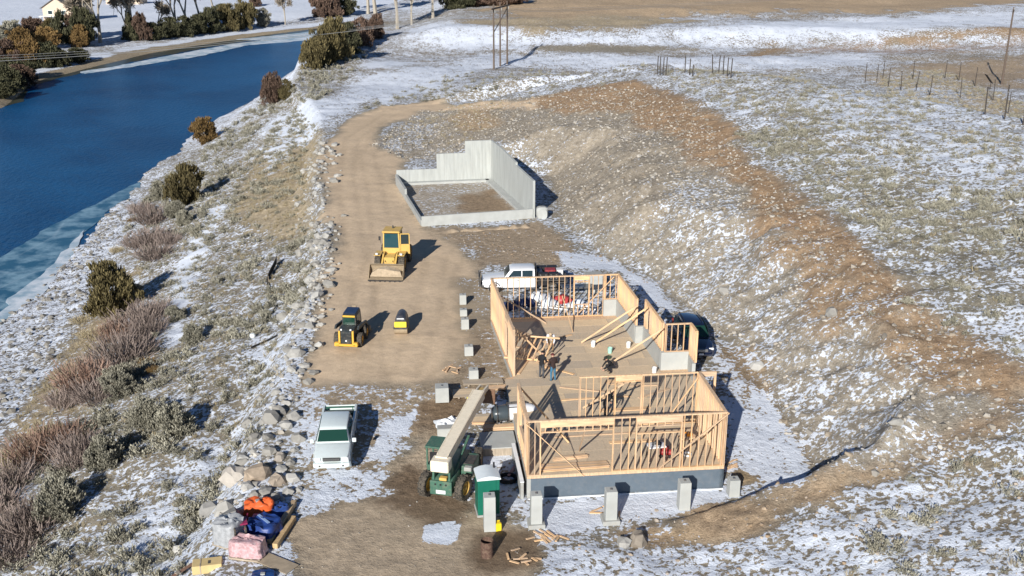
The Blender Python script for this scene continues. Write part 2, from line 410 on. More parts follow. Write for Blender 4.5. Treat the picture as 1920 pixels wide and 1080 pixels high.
# the cut and the ridge of brown soil
paint([(1560, 890), (1400, 680), (1230, 520), (1060, 430), (1040, 330), (930, 262), (760, 300), (690, 272), (790, 205), (960, 185), (1180, 160), (1300, 200), (1400, 300), (1600, 460), (1780, 620), (1900, 740), (1890, 830), (1660, 890)], 1.2, 1.2, 'gravel', .33)
paint([(960, 190), (1100, 170), (1300, 260), (1260, 400), (1120, 440), (1050, 400), (1030, 300), (930, 255), (800, 280), (760, 300), (820, 220)], 1.5, 1.5, (.35, .31, .25), .24)
paint([(1240, 330), (1380, 340), (1560, 520), (1700, 700), (1700, 860), (1560, 880), (1400, 690), (1250, 480)], 1.5, 1.5, None, .44)
paint([(700, 275), (760, 230), (830, 230), (800, 270), (740, 290)], 1, 1, None, .45)
paint([(960, 195), (1080, 165), (1190, 150), (1290, 180), (1380, 240), (1420, 300), (1560, 400), (1640, 470), (1720, 560), (1640, 600), (1560, 540), (1480, 450), (1350, 330), (1240, 250), (1160, 210), (1060, 210)], 1.2, 1.3, 'brown', .17)
paint([(840, 225), (880, 200), (930, 205), (940, 235), (880, 250)], 1, 1, (.43, .33, .22), .1)
paint([(1700, 560), (1790, 600), (1915, 690), (1905, 790), (1840, 850), (1760, 860), (1870, 770), (1800, 690), (1690, 680)], 1.2, 1.2, 'brown', .22)
paint([(1420, 470), (1520, 440), (1700, 590), (1860, 720), (1780, 740), (1620, 640)], 1.2, 1.6, (.36, .265, .175), .33)
paint([(1280, 1010), (1300, 940), (1500, 915), (1640, 880), (1700, 880), (1650, 930), (1500, 960), (1420, 1010), (1330, 1050)], .8, .9, (.46, .35, .235), .12)
paint([(1130, 1010), (1190, 980), (1300, 990), (1300, 1030), (1180, 1020)], .7, .9, (.43, .33, .22), .3)
# sage hill at the right
paint([(1300, 180), (1420, 230), (1640, 420), (1780, 590), (1920, 660), (2050, 680), (2050, 260), (1800, 180), (1500, 130), (1240, 130)], 2, 2, 'sage', .50)
paint([(1380, 270), (1480, 250), (1640, 330), (1900, 380), (1940, 560), (1800, 590), (1640, 440)], 2, 2, (.29, .27, .215), .45)
paint([(1500, 190), (1700, 175), (1900, 240), (1940, 340), (1740, 330), (1560, 240)], 2, 2, None, .60)
paint([(1640, 160), (1800, 170), (1920, 230), (1960, 210), (1760, 130), (1620, 130)], 1.5, 1.5, 'straw', .42)
paint([(1420, 1080), (1460, 980), (1700, 900), (1950, 780), (2050, 760), (2050, 1200), (1400, 1200)], 1.2, 1.5, (.30, .265, .205), .57)
paint([(900, 1200), (1000, 1030), (1250, 1040), (1420, 1020), (1450, 1200)], 1, 1.2, (.31, .275, .215), .62)
# pad and road
paint([(580, 725), (600, 560), (636, 470), (612, 360), (606, 290), (640, 232), (720, 200), (810, 188), (1000, 190), (1000, 204), (800, 206), (715, 240), (700, 272), (760, 300), (744, 340), (800, 430), (860, 460), (900, 520), (905, 640), (880, 660), (860, 720), (700, 720)], .9, .75, 'road', -.35, gr=.18)
paint([(745, 345), (925, 335), (1000, 410), (795, 420)], .4, .3, (.46, .41, .34), .34)
paint([(850, 370), (930, 355), (960, 395), (870, 400)], .6, .8, (.33, .25, .17), .05)
paint([(800, 430), (1000, 420), (1060, 440), (1100, 500), (900, 500), (860, 470)], .8, 1, (.42, .335, .24), .22)
paint([(850, 520), (910, 520), (980, 690), (960, 740), (820, 770), (760, 750), (830, 700), (870, 640)], .8, .9, (.37, .30, .215), .30)
paint([(560, 730), (700, 716), (800, 730), (800, 800), (700, 900), (560, 920), (560, 840)], .8, .9, (.42, .345, .25), .40)
paint([(672, 860), (700, 790), (775, 772), (780, 800), (725, 865)], .5, .7, None, .85)
paint([(545, 790), (575, 730), (612, 760), (590, 900), (560, 910)], .5, .5, None, .60)
paint([(700, 900), (770, 850), (800, 780), (860, 790), (840, 880), (760, 920)], .6, .5, (.52, .425, .31), -.1)
paint([(1040, 470), (1120, 480), (1220, 530), (1260, 580), (1220, 560), (1160, 510), (1060, 500)], .5, .4, None, .98)
paint([(1330, 650), (1420, 720), (1530, 870), (1500, 900), (1410, 900), (1350, 890), (1375, 770), (1345, 700)], .5, .5, (.38, .31, .22), .74)
paint([(1340, 640), (1400, 650), (1440, 730), (1400, 740), (1360, 690)], .5, .6, (.36, .28, .19), .50)
paint([(1360, 880), (1400, 870), (1430, 905), (1370, 920)], .3, .4, (.38, .29, .18), .1)
paint([(1010, 950), (1340, 915), (1380, 930), (1200, 975), (1010, 1010), (980, 990)], .4, .3, None, 1.0)
paint([(600, 870), (760, 890), (780, 930), (640, 960), (600, 1010), (520, 1100), (500, 1090), (570, 960)], .5, .4, (.36, .3, .22), .72)
paint([(570, 985), (640, 945), (760, 930), (890, 960), (980, 1000), (1000, 1050), (960, 1200), (560, 1200)], .6, .5, (.47, .38, .275), -.2, gr=.5)
paint([(770, 880), (880, 930), (905, 960), (830, 985), (690, 945), (720, 920)], .6, .9, 'wet', .12)
paint([(800, 760), (880, 740), (900, 770), (830, 830), (790, 810)], .5, .8, (.25, .18, .115), .1)
paint([(880, 1000), (990, 1000), (1000, 1060), (860, 1090)], .6, .9, 'wet', .05)
paint([(800, 985), (868, 980), (850, 1020), (795, 1015)], .25, .25, None, 1.0)
paint([(900, 830), (980, 850), (985, 960), (930, 940), (910, 880)], .4, .4, (.36, .3, .22), .62)
# far bank beyond the river
fbm_ = X < np.interp(Y, FAR_Y, FAR_X) - 4
snow = np.where(fbm_, .95 + .2 * n1, snow)
sh = np.abs(X - np.interp(Y, FAR_Y, FAR_X)); e_ = (ss(7, 3, sh + 4 * n1) * (Y > 120))[..., None]
soil = soil * (1 - e_) + np.array((.37, .31, .22)) * e_; snow = np.where(e_[..., 0] > .2, snow - .75 * e_[..., 0], snow)
dr = ss(9, 5, np.abs(X - np.interp(Y, FAR_Y, FAR_X) + 17 + 3 * n1)) * (Y > 250); snow = snow - dr * .4
# wheel tracks pressed into the road and the snow
for pts, off in (([(700, 720), (690, 620), (680, 520), (660, 420), (650, 330), (660, 260), (730, 215)], 0), ([(640, 700), (660, 560), (700, 450), (690, 360), (676, 290), (720, 235)], .9), ([(760, 700), (800, 600), (820, 480), (760, 400)], 0), ([(860, 640), (840, 560), (880, 480)], .5), ([(640, 960), (720, 880), (800, 760), (840, 690)], 0), ([(900, 1000), (760, 960), (640, 1000), (600, 1080)], .4), ([(1340, 660), (1430, 760), (1500, 880)], 0)):
    W_ = GP(pts)
    for dx in (-.85, .85):
        d = ldist([(a + dx + off, b) for a, b in W_], X, Y) + .25 * n2; tk = np.exp(-(d / .3) ** 2) * (.6 + .6 * n3); soil *= (1 - .16 * np.clip(tk, 0, 1))[..., None]; snow -= .22 * np.clip(tk, 0, 1)
        Z -= .045 * np.clip(tk, 0, 1)
# broad colour variation of the soil itself
var = 1 + .10 * n1 + .10 * n2 + .06 * n3
soil = np.clip(soil * var[..., None] * .90, 0, 1)

gm, nt, p = newmat('ground')
a_s = nd(nt, 'ShaderNodeAttribute', attribute_name='soil').outputs['Color']; a_n = nd(nt, 'ShaderNodeAttribute', attribute_name='snow').outputs['Fac']
f1 = noise(nt, 2.2, 8, .62); f2 = noise(nt, .55, 6, .6); f3 = noise(nt, 11, 5, .65); f4 = noise(nt, .16, 4, .55, None, (1, 2.2, 1))
sv = mixc(nt, ramp(nt, f1, ((.3, .0), (.7, 1.))), (.66, .64, .62), (1.3, 1.28, 1.26)); a_g = nd(nt, 'ShaderNodeAttribute', attribute_name='grit').outputs['Fac']; soilc = mixc(nt, math_(nt, 'ADD', math_(nt, 'MULTIPLY', a_g, .85), .15), a_s, sv, 'MULTIPLY')
sv2 = mixc(nt, ramp(nt, f3, ((.3, .0), (.72, 1.))), (.66, .64, .62), (1.36, 1.36, 1.36)); soilc = mixc(nt, a_g, soilc, sv2, 'MULTIPLY')
f5 = noise(nt, 4.2, 4, .62)
nn = math_(nt, 'ADD', math_(nt, 'MULTIPLY', f1, .9), math_(nt, 'ADD', math_(nt, 'MULTIPLY', f2, .6), math_(nt, 'ADD', math_(nt, 'MULTIPLY', f5, 1.5), math_(nt, 'MULTIPLY', f4, .4))))   # 1.4 on average
lim = math_(nt, 'SUBTRACT', math_(nt, 'ADD', nn, a_n), 1.7)
sm = ramp(nt, lim, ((.482, 0.), (.525, 1.)))
snc = mixc(nt, ramp(nt, f2, ((.3, 0.), (.7, 1.))), (.60, .645, .72), (.73, .77, .84))
fc = mixc(nt, sm, soilc, snc)
nt.links.new(fc, p.inputs['Base Color']); p.inputs['Roughness'].default_value = .9; p.inputs['Specular IOR Level'].default_value = .15
hb = math_(nt, 'ADD', math_(nt, 'MULTIPLY', math_(nt, 'ADD', math_(nt, 'MULTIPLY', f3, .45), f1), math_(nt, 'ADD', math_(nt, 'MULTIPLY', a_g, .8), .2)), math_(nt, 'MULTIPLY', sm, .3))
bump(nt, p, hb, .8, .16)
ny, nx = X.shape
idx = np.arange(nx * ny).reshape(ny, nx)
F = np.stack([idx[:-1, :-1], idx[:-1, 1:], idx[1:, 1:], idx[1:, :-1]], -1).reshape(-1, 4)
gme = raw_mesh('ground', np.stack([X, Y, Z], -1).reshape(-1, 3), F, gm, dict(soil=soil.reshape(-1, 3), snow=snow.ravel(), grit=grit.ravel()), True)
ground = put(link('ground', gme), 'snow-dusted bench, cut slope and river banks', kind='structure')
def samp(A, x, y):
    i = np.clip(np.searchsorted(GY, y), 0, len(GY) - 1); j = np.clip(np.searchsorted(GX, x), 0, len(GX) - 1); return A[i, j]

# ------------------------------------------------------------------ river and ice
wm, nt, p = newmat('river_water')
wv = noise(nt, 1.1, 5, .6, None, (1, .55, 1, .5)); wl = noise(nt, .05, 3, .5)
nt.links.new(mixc(nt, ramp(nt, wl, ((.4, 0.), (.6, 1.))), (.003, .052, .145), (.006, .078, .20)), p.inputs['Base Color'])
p.inputs['Roughness'].default_value = .3; p.inputs['IOR'].default_value = 1.33; p.inputs['Specular IOR Level'].default_value = .3; bump(nt, p, wv, .9, .25)
mb = MB(); ys = [20, 60, 106, 139, 161, 206, 276, 340, 378, 412, 470, 560, 700, 1200, 3000]
vs = []
for y in ys: vs += [(float(np.interp(y, FAR_Y, FAR_X)) - 14, y, WATER), (float(np.interp(y, SHORE_Y, SHORE_X)) + 10, y, WATER)]
mb.add(vs, [(2 * i, 2 * i + 1, 2 * i + 3, 2 * i + 2) for i in range(len(ys) - 1)])
put(mb.build('river', wm), 'deep blue river bending past the bench', kind='structure')
im, nt, p = newmat('river_ice')
i1 = noise(nt, .35, 6, .6)
nt.links.new(mixc(nt, ramp(nt, i1, ((.4, 0.), (.62, 1.))), (.30, .42, .50), (.72, .76, .80)), p.inputs['Base Color']); p.inputs['Roughness'].default_value = .45
im2, nt, p = newmat('thin_ice'); vo = nd(nt, 'ShaderNodeTexVoronoi', feature='DISTANCE_TO_EDGE'); vo.inputs['Scale'].default_value = .13; nt.links.new(nd(nt, 'ShaderNodeNewGeometry').outputs['Position'], vo.inputs['Vector'])
c_ = mixc(nt, ramp(nt, noise(nt, .3, 7, .65), ((.42, 0.), (.62, 1.))), (.02, .10, .17), (.22, .36, .44)); c_ = mixc(nt, ramp(nt, vo.outputs['Distance'], ((.0, .22), (.02, 0.))), c_, (.5, .6, .66)); nt.links.new(c_, p.inputs['Base Color']); p.inputs['Roughness'].default_value = .3; im3 = plain('shore_shallows', (.055, .06, .045), .3, var=.3, scale=.2)
def sheet(name, pts, z, mat, label, wob=.6):
    pts = [at(a, b, z)[:2] for a, b in pts]; out = []
    for i in range(len(pts)):
        (x0, y0), (x1, y1) = pts[i], pts[(i + 1) % len(pts)]; n = max(2, int(math.hypot(x1 - x0, y1 - y0) / 1.5))
        for k in range(n):
            t = k / n; x = x0 + (x1 - x0) * t; y = y0 + (y1 - y0) * t
            out.append((x + wob * float(fbm(x * .3, y * .3, 3)), y + 1.5 * wob * float(fbm(x * .3 + 50, y * .3, 3)), z))
    b = bmesh.new(); vv = [b.verts.new(q) for q in out]; fa = b.faces.new(vv)
    bmesh.ops.triangulate(b, faces=[fa]); me = bpy.data.meshes.new(name)
    ex = bmesh.ops.extrude_face_region(b, geom=b.faces[:]); bmesh.ops.translate(b, vec=(0, 0, .03), verts=[v for v in ex['geom'] if isinstance(v, bmesh.types.BMVert)])
    bmesh.ops.recalc_face_normals(b, faces=b.faces); b.to_mesh(me); b.free(); me.materials.append(mat)
    return put(link(name, me), label, kind='structure')
sheet('ice_shelf', [(150, 135), (240, 120), (340, 100), (440, 82), (560, 66), (640, 56), (690, 52), (690, 62), (600, 74), (470, 84), (380, 104), (280, 120), (160, 139)], WATER + .02, im, 'white ice shelf along the far side of the river', 1.2)
sheet('ice_shelf', [(440, 74), (560, 62), (640, 52), (700, 48), (700, 51), (600, 62), (480, 76)], WATER + .03, im, 'narrow band of ice beside the far gravel bank', 1.0)
sheet('thin_ice', [(-60, 520), (0, 482), (80, 432), (170, 386), (262, 340), (265, 352), (200, 400), (120, 470), (40, 560), (-60, 700)], WATER + .02, im2, 'thin blue-grey ice along the near shore', .9)
sheet('ice_shelf', [(-60, 660), (0, 585), (40, 540), (90, 498), (140, 450), (160, 430), (150, 455), (90, 540), (30, 620), (-60, 740)], WATER + .06, im, 'pale ice and snow frozen to the near shore', 1.0)
sheet('shallows', [(40, 190), (60, 160), (140, 140), (240, 118), (330, 100), (440, 80), (560, 64), (700, 47), (700, 40), (560, 54), (420, 70), (300, 92), (200, 112), (130, 126), (40, 140), (0, 200)], WATER + .012, im3, 'dark shallow water along the far bank', 1.2)
# ------------------------------------------------------------------ shared materials
M_stud = woodmat('stud_wood', (.64, .43, .255)); M_osb = woodmat('deck_panel', (.60, .47, .32), .10, .22); M_lum = woodmat('lumber', (.62, .42, .25)); M_oldwood = woodmat('weathered_wood', (.36, .30, .23), .2)
M_conc = plain('concrete', (.40, .41, .39), .85, var=.10, scale=1.3, dirt=.10, dirtc=(.40, .39, .35), bmp=.1, objvar=.06); M_concw = plain('concrete_weathered', (.36, .365, .345), .9, var=.12, scale=2, dirt=.2, objvar=.06)
M_coat = plain('foundation_coating', (.105, .135, .165), .7, var=.10, scale=1.2, dirt=.15, dirtc=(.2, .2, .2)); M_snow = plain('snow', (.70, .72, .75), .9, var=.05, scale=2, bmp=.2)
M_foam = plain('foam_board', (.75, .77, .78), .8, var=.05)
M_blk = plain('black_plastic', (.018, .018, .02), .55, var=.3); M_tyre = plain('tyre_rubber', (.028, .027, .026), .9, var=.3, scale=6, dirt=.55, dirtc=(.22, .18, .13)); M_steel = plain('bare_steel', (.32, .32, .31), .4, .7, dirt=.25)
M_glass = glassmat('vehicle_glass'); M_white = plain('white_paint', (.74, .75, .76), .3, var=.03, dirt=.10, dirtc=(.5, .46, .4), coat=.4); M_light = plain('headlight_lens', (.75, .77, .78), .1, var=.05, spec=.8)
M_dk = plain('dark_steel', (.06, .06, .062), .6, .2, dirt=.25); M_red = plain('red_paint', (.32, .03, .03), .5, dirt=.15); M_amber = plain('amber_lens', (.7, .25, .02), .3)
def stick(name, p0, p1, wd, ht, mat, parent, up=(0, 0, 1)):
    mb = MB(); p0 = Vector(p0); p1 = Vector(p1); L = (p1 - p0).length; d = (p1 - p0).normalized(); u = Vector(up)
    if abs(d.dot(u)) > .97: u = Vector((0, 1, 0)) if abs(d.y) < .9 else Vector((1, 0, 0))
    x = d.cross(u).normalized(); y = d.cross(x)
    o = link(name, unit(mat, wd, ht, L), parent); o.matrix_local = Matrix.Translation((p0 + p1) / 2) @ Matrix((x, y, d)).transposed().to_4x4(); return o
_units = {}
def unit(mat, wd, ht, L):                      # shared box meshes; length along z
    k = (mat.name, round(wd, 3), round(ht, 3), round(L, 2))
    if k not in _units: _units[k] = MB().box((0, 0, 0), (wd, ht, k[3])).mesh('board', mat)
    return _units[k]

# ------------------------------------------------------------------ the house in frame
FLOOR = 1.35; HO = at(988, 893, FLOOR); HA = R(6.0)
house = empty('house_frame', HO, HA, 'open stick-framed house of raw lumber on a blue-grey foundation', 'house')
HM = Matrix.Translation(HO) @ Matrix.Rotation(HA, 4, 'Z')
def HL(px, py, z=FLOOR):
    q = HM.inverted() @ Vector(at(px, py, z)); return q
WH = 3.1
OUT = [(0, 0), (10.37, 0), (10.37, 5.25), (11.55, 5.3), (11.9, 12.75), (10.2, 12.75), (10.08, 17.3), (9.52, 17.3), (9.3, 22.78), (0.1, 22.78), (0.62, 12.6), (.15, 12.4)]
fnd = MB(); n = len(OUT)
for i in range(n):
    (x0, y0), (x1, y1) = OUT[i], OUT[(i + 1) % n]; d = Vector((x1 - x0, y1 - y0, 0)); L = d.length; d.normalize(); nn_ = Vector((-d.y, d.x, 0))
    a = Vector((x0, y0, 0)); b = Vector((x1, y1, 0)); c0 = (a + b) / 2 + nn_ * .1
    fnd.box((c0.x, c0.y, -.85), (L, .2, 1.36), rz=math.atan2(d.y, d.x), m=0 if i in (0, 1) else 1)
fnd.build('foundation_wall', [M_coat, M_concw], house)
deck = MB(); deck.add([(x, y, -.16) for x, y in OUT] + [(x, y, -.022) for x, y in OUT], [tuple(range(n))[::-1], tuple(range(n, 2 * n))] + [(i, (i + 1) % n, n + (i + 1) % n, n + i) for i in range(n)])
deck = deck.build('floor_deck', M_stud, house)
pan = MB().box((0, 0, 0), (2.428, 1.205, .02)).mesh('deck_panel', M_osb)
for j in range(19):
    y = .62 + j * 1.22
    if y > 22.4: continue
    for i in range(-1, 6):
        x = .95 + i * 2.44 + (1.22 if j % 2 else 0)
        xl, xr = x - 1.22, x + 1.22; lim = 10.3 if y < 5.2 else (11.7 if y < 12.5 else (9.95 if y < 17.3 else 9.4)); lo = .06 if y < 12.4 else .62
        if xr < lo + .3 or xl > lim - .3: continue
        xl = max(xl, lo); xr = min(xr, lim)
        o = link('deck_panel', pan if xr - xl > 2.43 else MB().box((0, 0, 0), (xr - xl - .012, 1.205, .02)).mesh('deck_panel', M_osb), deck)
        o.location = ((xl + xr) / 2, y, -.011 + rnd.uniform(0, .002))
SW, SD = .038, .14
def wall(p0, p1, base=0, h=WH, openings=(), sp=.406, braces=(), dbl=True, skip=(), depth=SD):
    """openings: (u0, u1, sill or None, head, header depth)"""
    p0 = Vector((*p0, base)); p1 = Vector((*p1, base)); d = (p1 - p0); L = d.length; d.normalize(); rz = math.atan2(d.y, d.x)
    H_ = h - base; mb = MB(); gaps = [(o[0], o[1]) for o in openings if o[2] is None]
    mb.box((L / 2, 0, H_ - .019), (L, depth, .037)); mb.box((L / 2, 0, H_ - .058), (L - .1, depth, .037))
    s0 = 0; bots = []
    for a, b in sorted(gaps) + [(L, L)]:
        if a - s0 > .1: bots.append((s0, a))
        s0 = b
    wf = mb.build('wall_frame', M_stud, house); wf.location = p0; wf.rotation_euler = (0, 0, rz)
    for a, b in bots: o = link('bottom_plate', unit(M_stud, .037, depth, b - a), wf); o.location = ((a + b) / 2, 0, .02); o.rotation_euler = (0, PI / 2, 0)
    def piece(nm, x, z0, z1, wd=SW):
        o = link(nm, unit(M_stud, wd, depth - .004, z1 - z0), wf); o.location = (x + rnd.uniform(-.008, .008), 0, (z0 + z1) / 2); return o
    xs_ = [.02, .09] + [sp * k for k in range(1, int(L / sp) + 1) if sp * k < L - .12] + [L - .09, L - .02] if dbl else [sp * k + .02 for k in range(int(L / sp) + 1)]
    for x in xs_:
        if any(a - .05 < x < b + .05 for a, b, *_ in openings) or any(a < x < b for a, b in skip): continue
        piece('stud', x, .04, H_ - .077)
    for a, b, sill, head, hd in openings:
        for x in (a - .06, b + .06): piece('stud', x, .04, H_ - .077)
        for x in (a - .02, b + .02): piece('trimmer', x, .04 if sill is None else .04, H_ - .08 - hd)
        stick('header', (a - .04, 0, H_ - .08 - hd / 2), (b + .04, 0, H_ - .08 - hd / 2), hd, depth - .01, M_stud, wf, up=(0, 1, 0))
        if head < H_ - .1 - hd:
            stick('head_plate', (a, 0, head), (b, 0, head), .037, depth - .006, M_stud, wf, up=(0, 1, 0))
            k = a + .2
            while k < b - .1: piece('cripple', k, head + .02, H_ - .082 - hd); k += sp
        if sill is not None:
            stick('sill', (a, 0, sill), (b, 0, sill), .037, depth - .006, M_stud, wf, up=(0, 1, 0)); k = a + .25
            while k < b - .1: piece('cripple', k, .04, sill - .02); k += sp
    return wf
wall((0, .07), (10.37, .07), openings=((.72, 4.4, None, 2.42, .32), (5.68, 7.95, 2.1, 2.5, .34)))
wall((3.5, 5.2), (10.28, 5.2), openings=((5.6 - 3.5, 7.0 - 3.5, None, 2.7, .26),), depth=.089)
wall((.07, .16), (.07, 4.75), openings=((1.2, 3.4, 1.1, 2.5, .3),)); wall((10.3, .16), (10.3, 5.25), sp=.3)
wall((.69, 12.62), (.2, 22.7), openings=((2.2, 3.4, None, 2.35, .3),), sp=.36)
wall((.1, 22.7), (8.25, 22.7), openings=((6.0, 7.0, .9, 2.6, .28),)); wall((8.25, 22.7), (9.3, 22.7), base=1.22)
wall((9.23, 22.6), (9.45, 17.4), base=1.2, sp=.33); wall((9.98, 17.28), (10.12, 12.85), base=1.2, sp=.33, openings=((.6, 1.3, None, 1.5, .15),))
wall((10.2, 12.68), (11.87, 12.68), base=1.2); wall((11.83, 12.6), (11.83, 11.2), base=1.0, sp=.33)
cm = lambda nm, a, b, t, h, z0=-.3: MB().box((0, 0, 0), (math.hypot(b[0] - a[0], b[1] - a[1]), t, h - z0)).build(nm, M_conc, house, loc=((a[0] + b[0]) / 2, (a[1] + b[1]) / 2, (h + z0) / 2), rot=(0, 0, math.atan2(b[1] - a[1], b[0] - a[0])))
cm('concrete_wall', (8.2, 22.68), (9.42, 22.68), .2, 1.2); cm('concrete_wall', (9.22, 22.56), (9.44, 17.42), .22, 1.195); cm('concrete_wall', (9.35, 17.3), (10.1, 17.3), .2, 1.19)
cm('concrete_wall', (9.96, 17.18), (10.1, 12.82), .22, 1.185); cm('concrete_wall', (10.0, 12.7), (11.95, 12.7), .21, 1.18); cm('concrete_wall', (11.84, 12.58), (11.7, 11.1), .22, 1.0); cm('concrete_wall', (11.69, 11.08), (11.42, 5.42), .22, .38)
stick('sill_plate', (11.69, 11.0, .40), (11.42, 5.5, .40), .14, .037, M_stud, house, up=(1, 0, 0))
stick('header', (10.4, 5.22, 2.94), (11.28, 5.22, 2.94), .28, .12, M_stud, house, up=(0, 1, 0)); stick('post', (11.22, 5.22, .4), (11.22, 5.22, 2.8), .12, .12, M_stud, house)
# braces: long boards from the wall tops to the floor or the plates
for a, b in (((10.42, -.04, 3.08), (6.75, -.04, -.02)), ((-.05, -.05, 3.0), (2.95, -.05, -.12)), ((9.30, 16.6, 2.95), (5.77, 17.62, .03)), ((9.85, 16.1, 2.95), (6.33, 17.08, .03)), ((9.95, 12.3, 2.95), (7.06, 13.92, .03)),
             ((10.2, 5.02, 2.85), (8.3, 4.95, .05)), ((.1, 4.6, 2.95), (2.7, 3.4, .03)), ((8.9, 22.55, 2.95), (6.4, 22.55, .3)), ((.35, 20.5, 2.7), (3.9, 21.4, .03)), ((5.2, 22.6, 1.6), (5.5, 19.6, .03)), ((3.0, .2, 2.4), (3.1, 2.4, .03)), ((.8, 14.5, 2.6), (3.0, 15.2, .03)), ((6.0, 5.1, 2.6), (4.2, 7.6, .03))):
    stick('brace', a, b, .038, .11, M_lum, house, up=(0, 1, 0) if abs(a[1] - b[1]) < .3 else (0, 0, 1))
# loose boards, cut-offs and tools on the deck (things that lie there)
def on_deck(name, u, v, rz, label, cat, group=None, z=0.004):
    q = HM @ Vector((u, v, z)); return empty(name, q, HA + rz, label, cat, group)
def board_pile(u, v, rz, rows, L, label, grp='lumber piles on the house deck', nm='lumber_pile', wd=.14):
    e = on_deck(nm, u, v, rz, label, 'lumber', grp)
    for k, nrow in enumerate(rows):
        for j in range(nrow):
            o = link('board', unit(M_lum, .038, wd, L * rnd.choice((1, 1, .96, .9))), e)
            o.location = (rnd.uniform(-.06, .06), (j - nrow / 2) * (wd + .012), .02 + k * .04); o.rotation_euler = (0, PI / 2, rnd.uniform(-.03, .03))
    return e
board_pile(2.6, .85, .02, (5, 4), 3.6, 'long boards piled just inside the front wall'); board_pile(2.5, 1.75, .12, (3, 3, 2), 1.9, 'short boards piled on edge of the front room deck', wd=.1)
board_pile(7.3, 11.2, .15, (4,), 2.2, 'reddish boards lying below the right concrete wall'); board_pile(6.6, 7.3, .0, (2,), 3.0, 'pair of boards lying behind the middle wall', wd=.19)
board_pile(1.9, 19.8, -.9, (5, 4, 2), 3.2, 'jumbled boards in the shadow by the rear left wall'); board_pile(2.4, 15.4, -.8, (4, 2), 2.8, 'loose boards beside the two workers')
def lone(u, v, rz, L, label, wd=.19): e = on_deck('plank', u, v, rz, label, 'plank', 'planks on the deck'); o = link('board', unit(M_lum, .038, wd, L), e); o.location = (0, 0, .021); o.rotation_euler = (0, PI / 2, 0); return e
lone(5.2, 8.9, .03, 4.2, 'long pale plank lying across the deck before the middle wall'); lone(5.0, 4.2, .02, 6.0, 'pale plank lying on the front room floor behind the front wall', .14); lone(6.2, 3.2, .02, 2.6, 'wide brown plank on the front room floor', .28)
lone(1.6, 17.2, -.55, 2.6, 'plank in the shade of the rear left wall'); lone(2.2, 18.4, -1.1, 2.0, 'short plank slanting out of the rear shade'); lone(4.3, 18.6, .5, 2.4, 'plank lying near the bending worker'); lone(1.4, 13.9, 1.2, 2.2, 'plank along the near end of the left wall'); lone(4.6, 10.2, -.35, 2.8, 'slanted plank in front of the standing workers')
lone(8.8, 9.2, .5, 2.4, 'plank near the right concrete wall'); lone(3.6, 13.2, -.7, 2.2, 'plank lying at the workers feet'); lone(8.4, 10.4, -.05, 1.7, 'short plank on the deck by the sill of the right wall')
# a wall frame being nailed together, leaning half raised
lf = on_deck('leaning_wall_frame', 1.0, 16.0, R(-52), 'half-raised stud frame leaning beside the rear left wall', 'wall frame')
for k in range(7): o = link('stud', unit(M_stud, SW, .11, 1.5), lf); o.location = (.45 * k, .35, .8); o.rotation_euler = (R(-35), 0, 0)
for zz, yy in ((.15, -.10), (1.45, .80)): o = link('plate', unit(M_stud, .11, .04, 3.0), lf); o.location = (1.35, yy, zz); o.rotation_euler = (R(-35), PI / 2, 0)
def tool(name, u, v, rz, label, cat, fn): e = on_deck(name, u, v, rz, label, cat); fn(e); return e
def sawstand(e, top, body):
    for x in (-.35, .35):
        for y in (-.25, .25): MB().bar((x * 1.25, y * 1.3, 0), (x, y, .72), .04, .04).build('leg', M_dk, e)
    MB().box((0, 0, .76), (.95, .6, .07), bev=.015).build('table', top, e); MB().box((.1, .05, .88), (.3, .35, .16), bev=.03).build('motor', body, e); MB().ring((-.12, 0, .86), (0, 1, 0), ((-.005, .02), (.005, .02), (.005, .14), (-.005, .14)), 16).build('blade', M_steel, e)
tool('table_saw', 7.0, 1.2, .1, 'white-topped saw on a stand inside the front wall', 'saw', lambda e: sawstand(e, M_white, M_blk)); tool('compressor', 7.55, 1.35, -.2, 'red air compressor beside the white saw', 'compressor',
    lambda e: (MB().cyl((-.3, 0, .25), (.3, 0, .25), .17, n=14).build('tank', M_red, e, 40), MB().box((0, 0, .5), (.36, .26, .2), bev=.03).build('motor', M_red, e), [MB().ring((x, -.2, .1), (0, 1, 0), ((-.03, .03), (.03, .03), (.03, .1), (-.03, .1)), 12).build('wheel', M_blk, e) for x in (-.25, .25)]))
tool('mitre_saw', 8.9, 2.0, .4, 'orange-brown saw bench in the right corner of the front room', 'saw', lambda e: sawstand(e, M_lum, M_amber)); tool('hose', 8.75, 1.35, 0, 'white coil of air hose on the deck', 'hose', lambda e: [MB().ring((0, 0, .03 + .03 * k), (0, 0, 1), ((-.015, .19), (.015, .19), (.015, .23), (-.015, .23)), 18).build('coil', M_white, e) for k in range(3)])
for u, v, c, lab in ((6.45, 16.9, (.7, .74, .74), 'white pail at the foot of the long braces'), (8.75, 16.5, (.72, .72, .7), 'white pail by the rear concrete wall'), (9.5, 12.2, (.7, .7, .7), 'pale pail by the concrete return wall'), (7.35, 15.7, (.35, .62, .52), 'mint green tub on the middle of the deck')):
    m_ = plain('pail_plastic', c, .45, var=.05)
    tool('pail', u, v, 0, lab, 'pail', lambda e: (MB().loft([[(r * math.cos(2 * PI * i / 16), r * math.sin(2 * PI * i / 16), z) for i in range(16)] for r, z in ((.13, 0), (.155, .34), (.165, .34), (.165, .37), (.145, .37), (.135, .2))]).build('tub', m_, e, 40), MB().ring((0, 0, .36), (0, 1, 0), ((-.006, .16), (.006, .16), (.006, .172), (-.006, .172)), 16).build('handle', M_steel, e)))
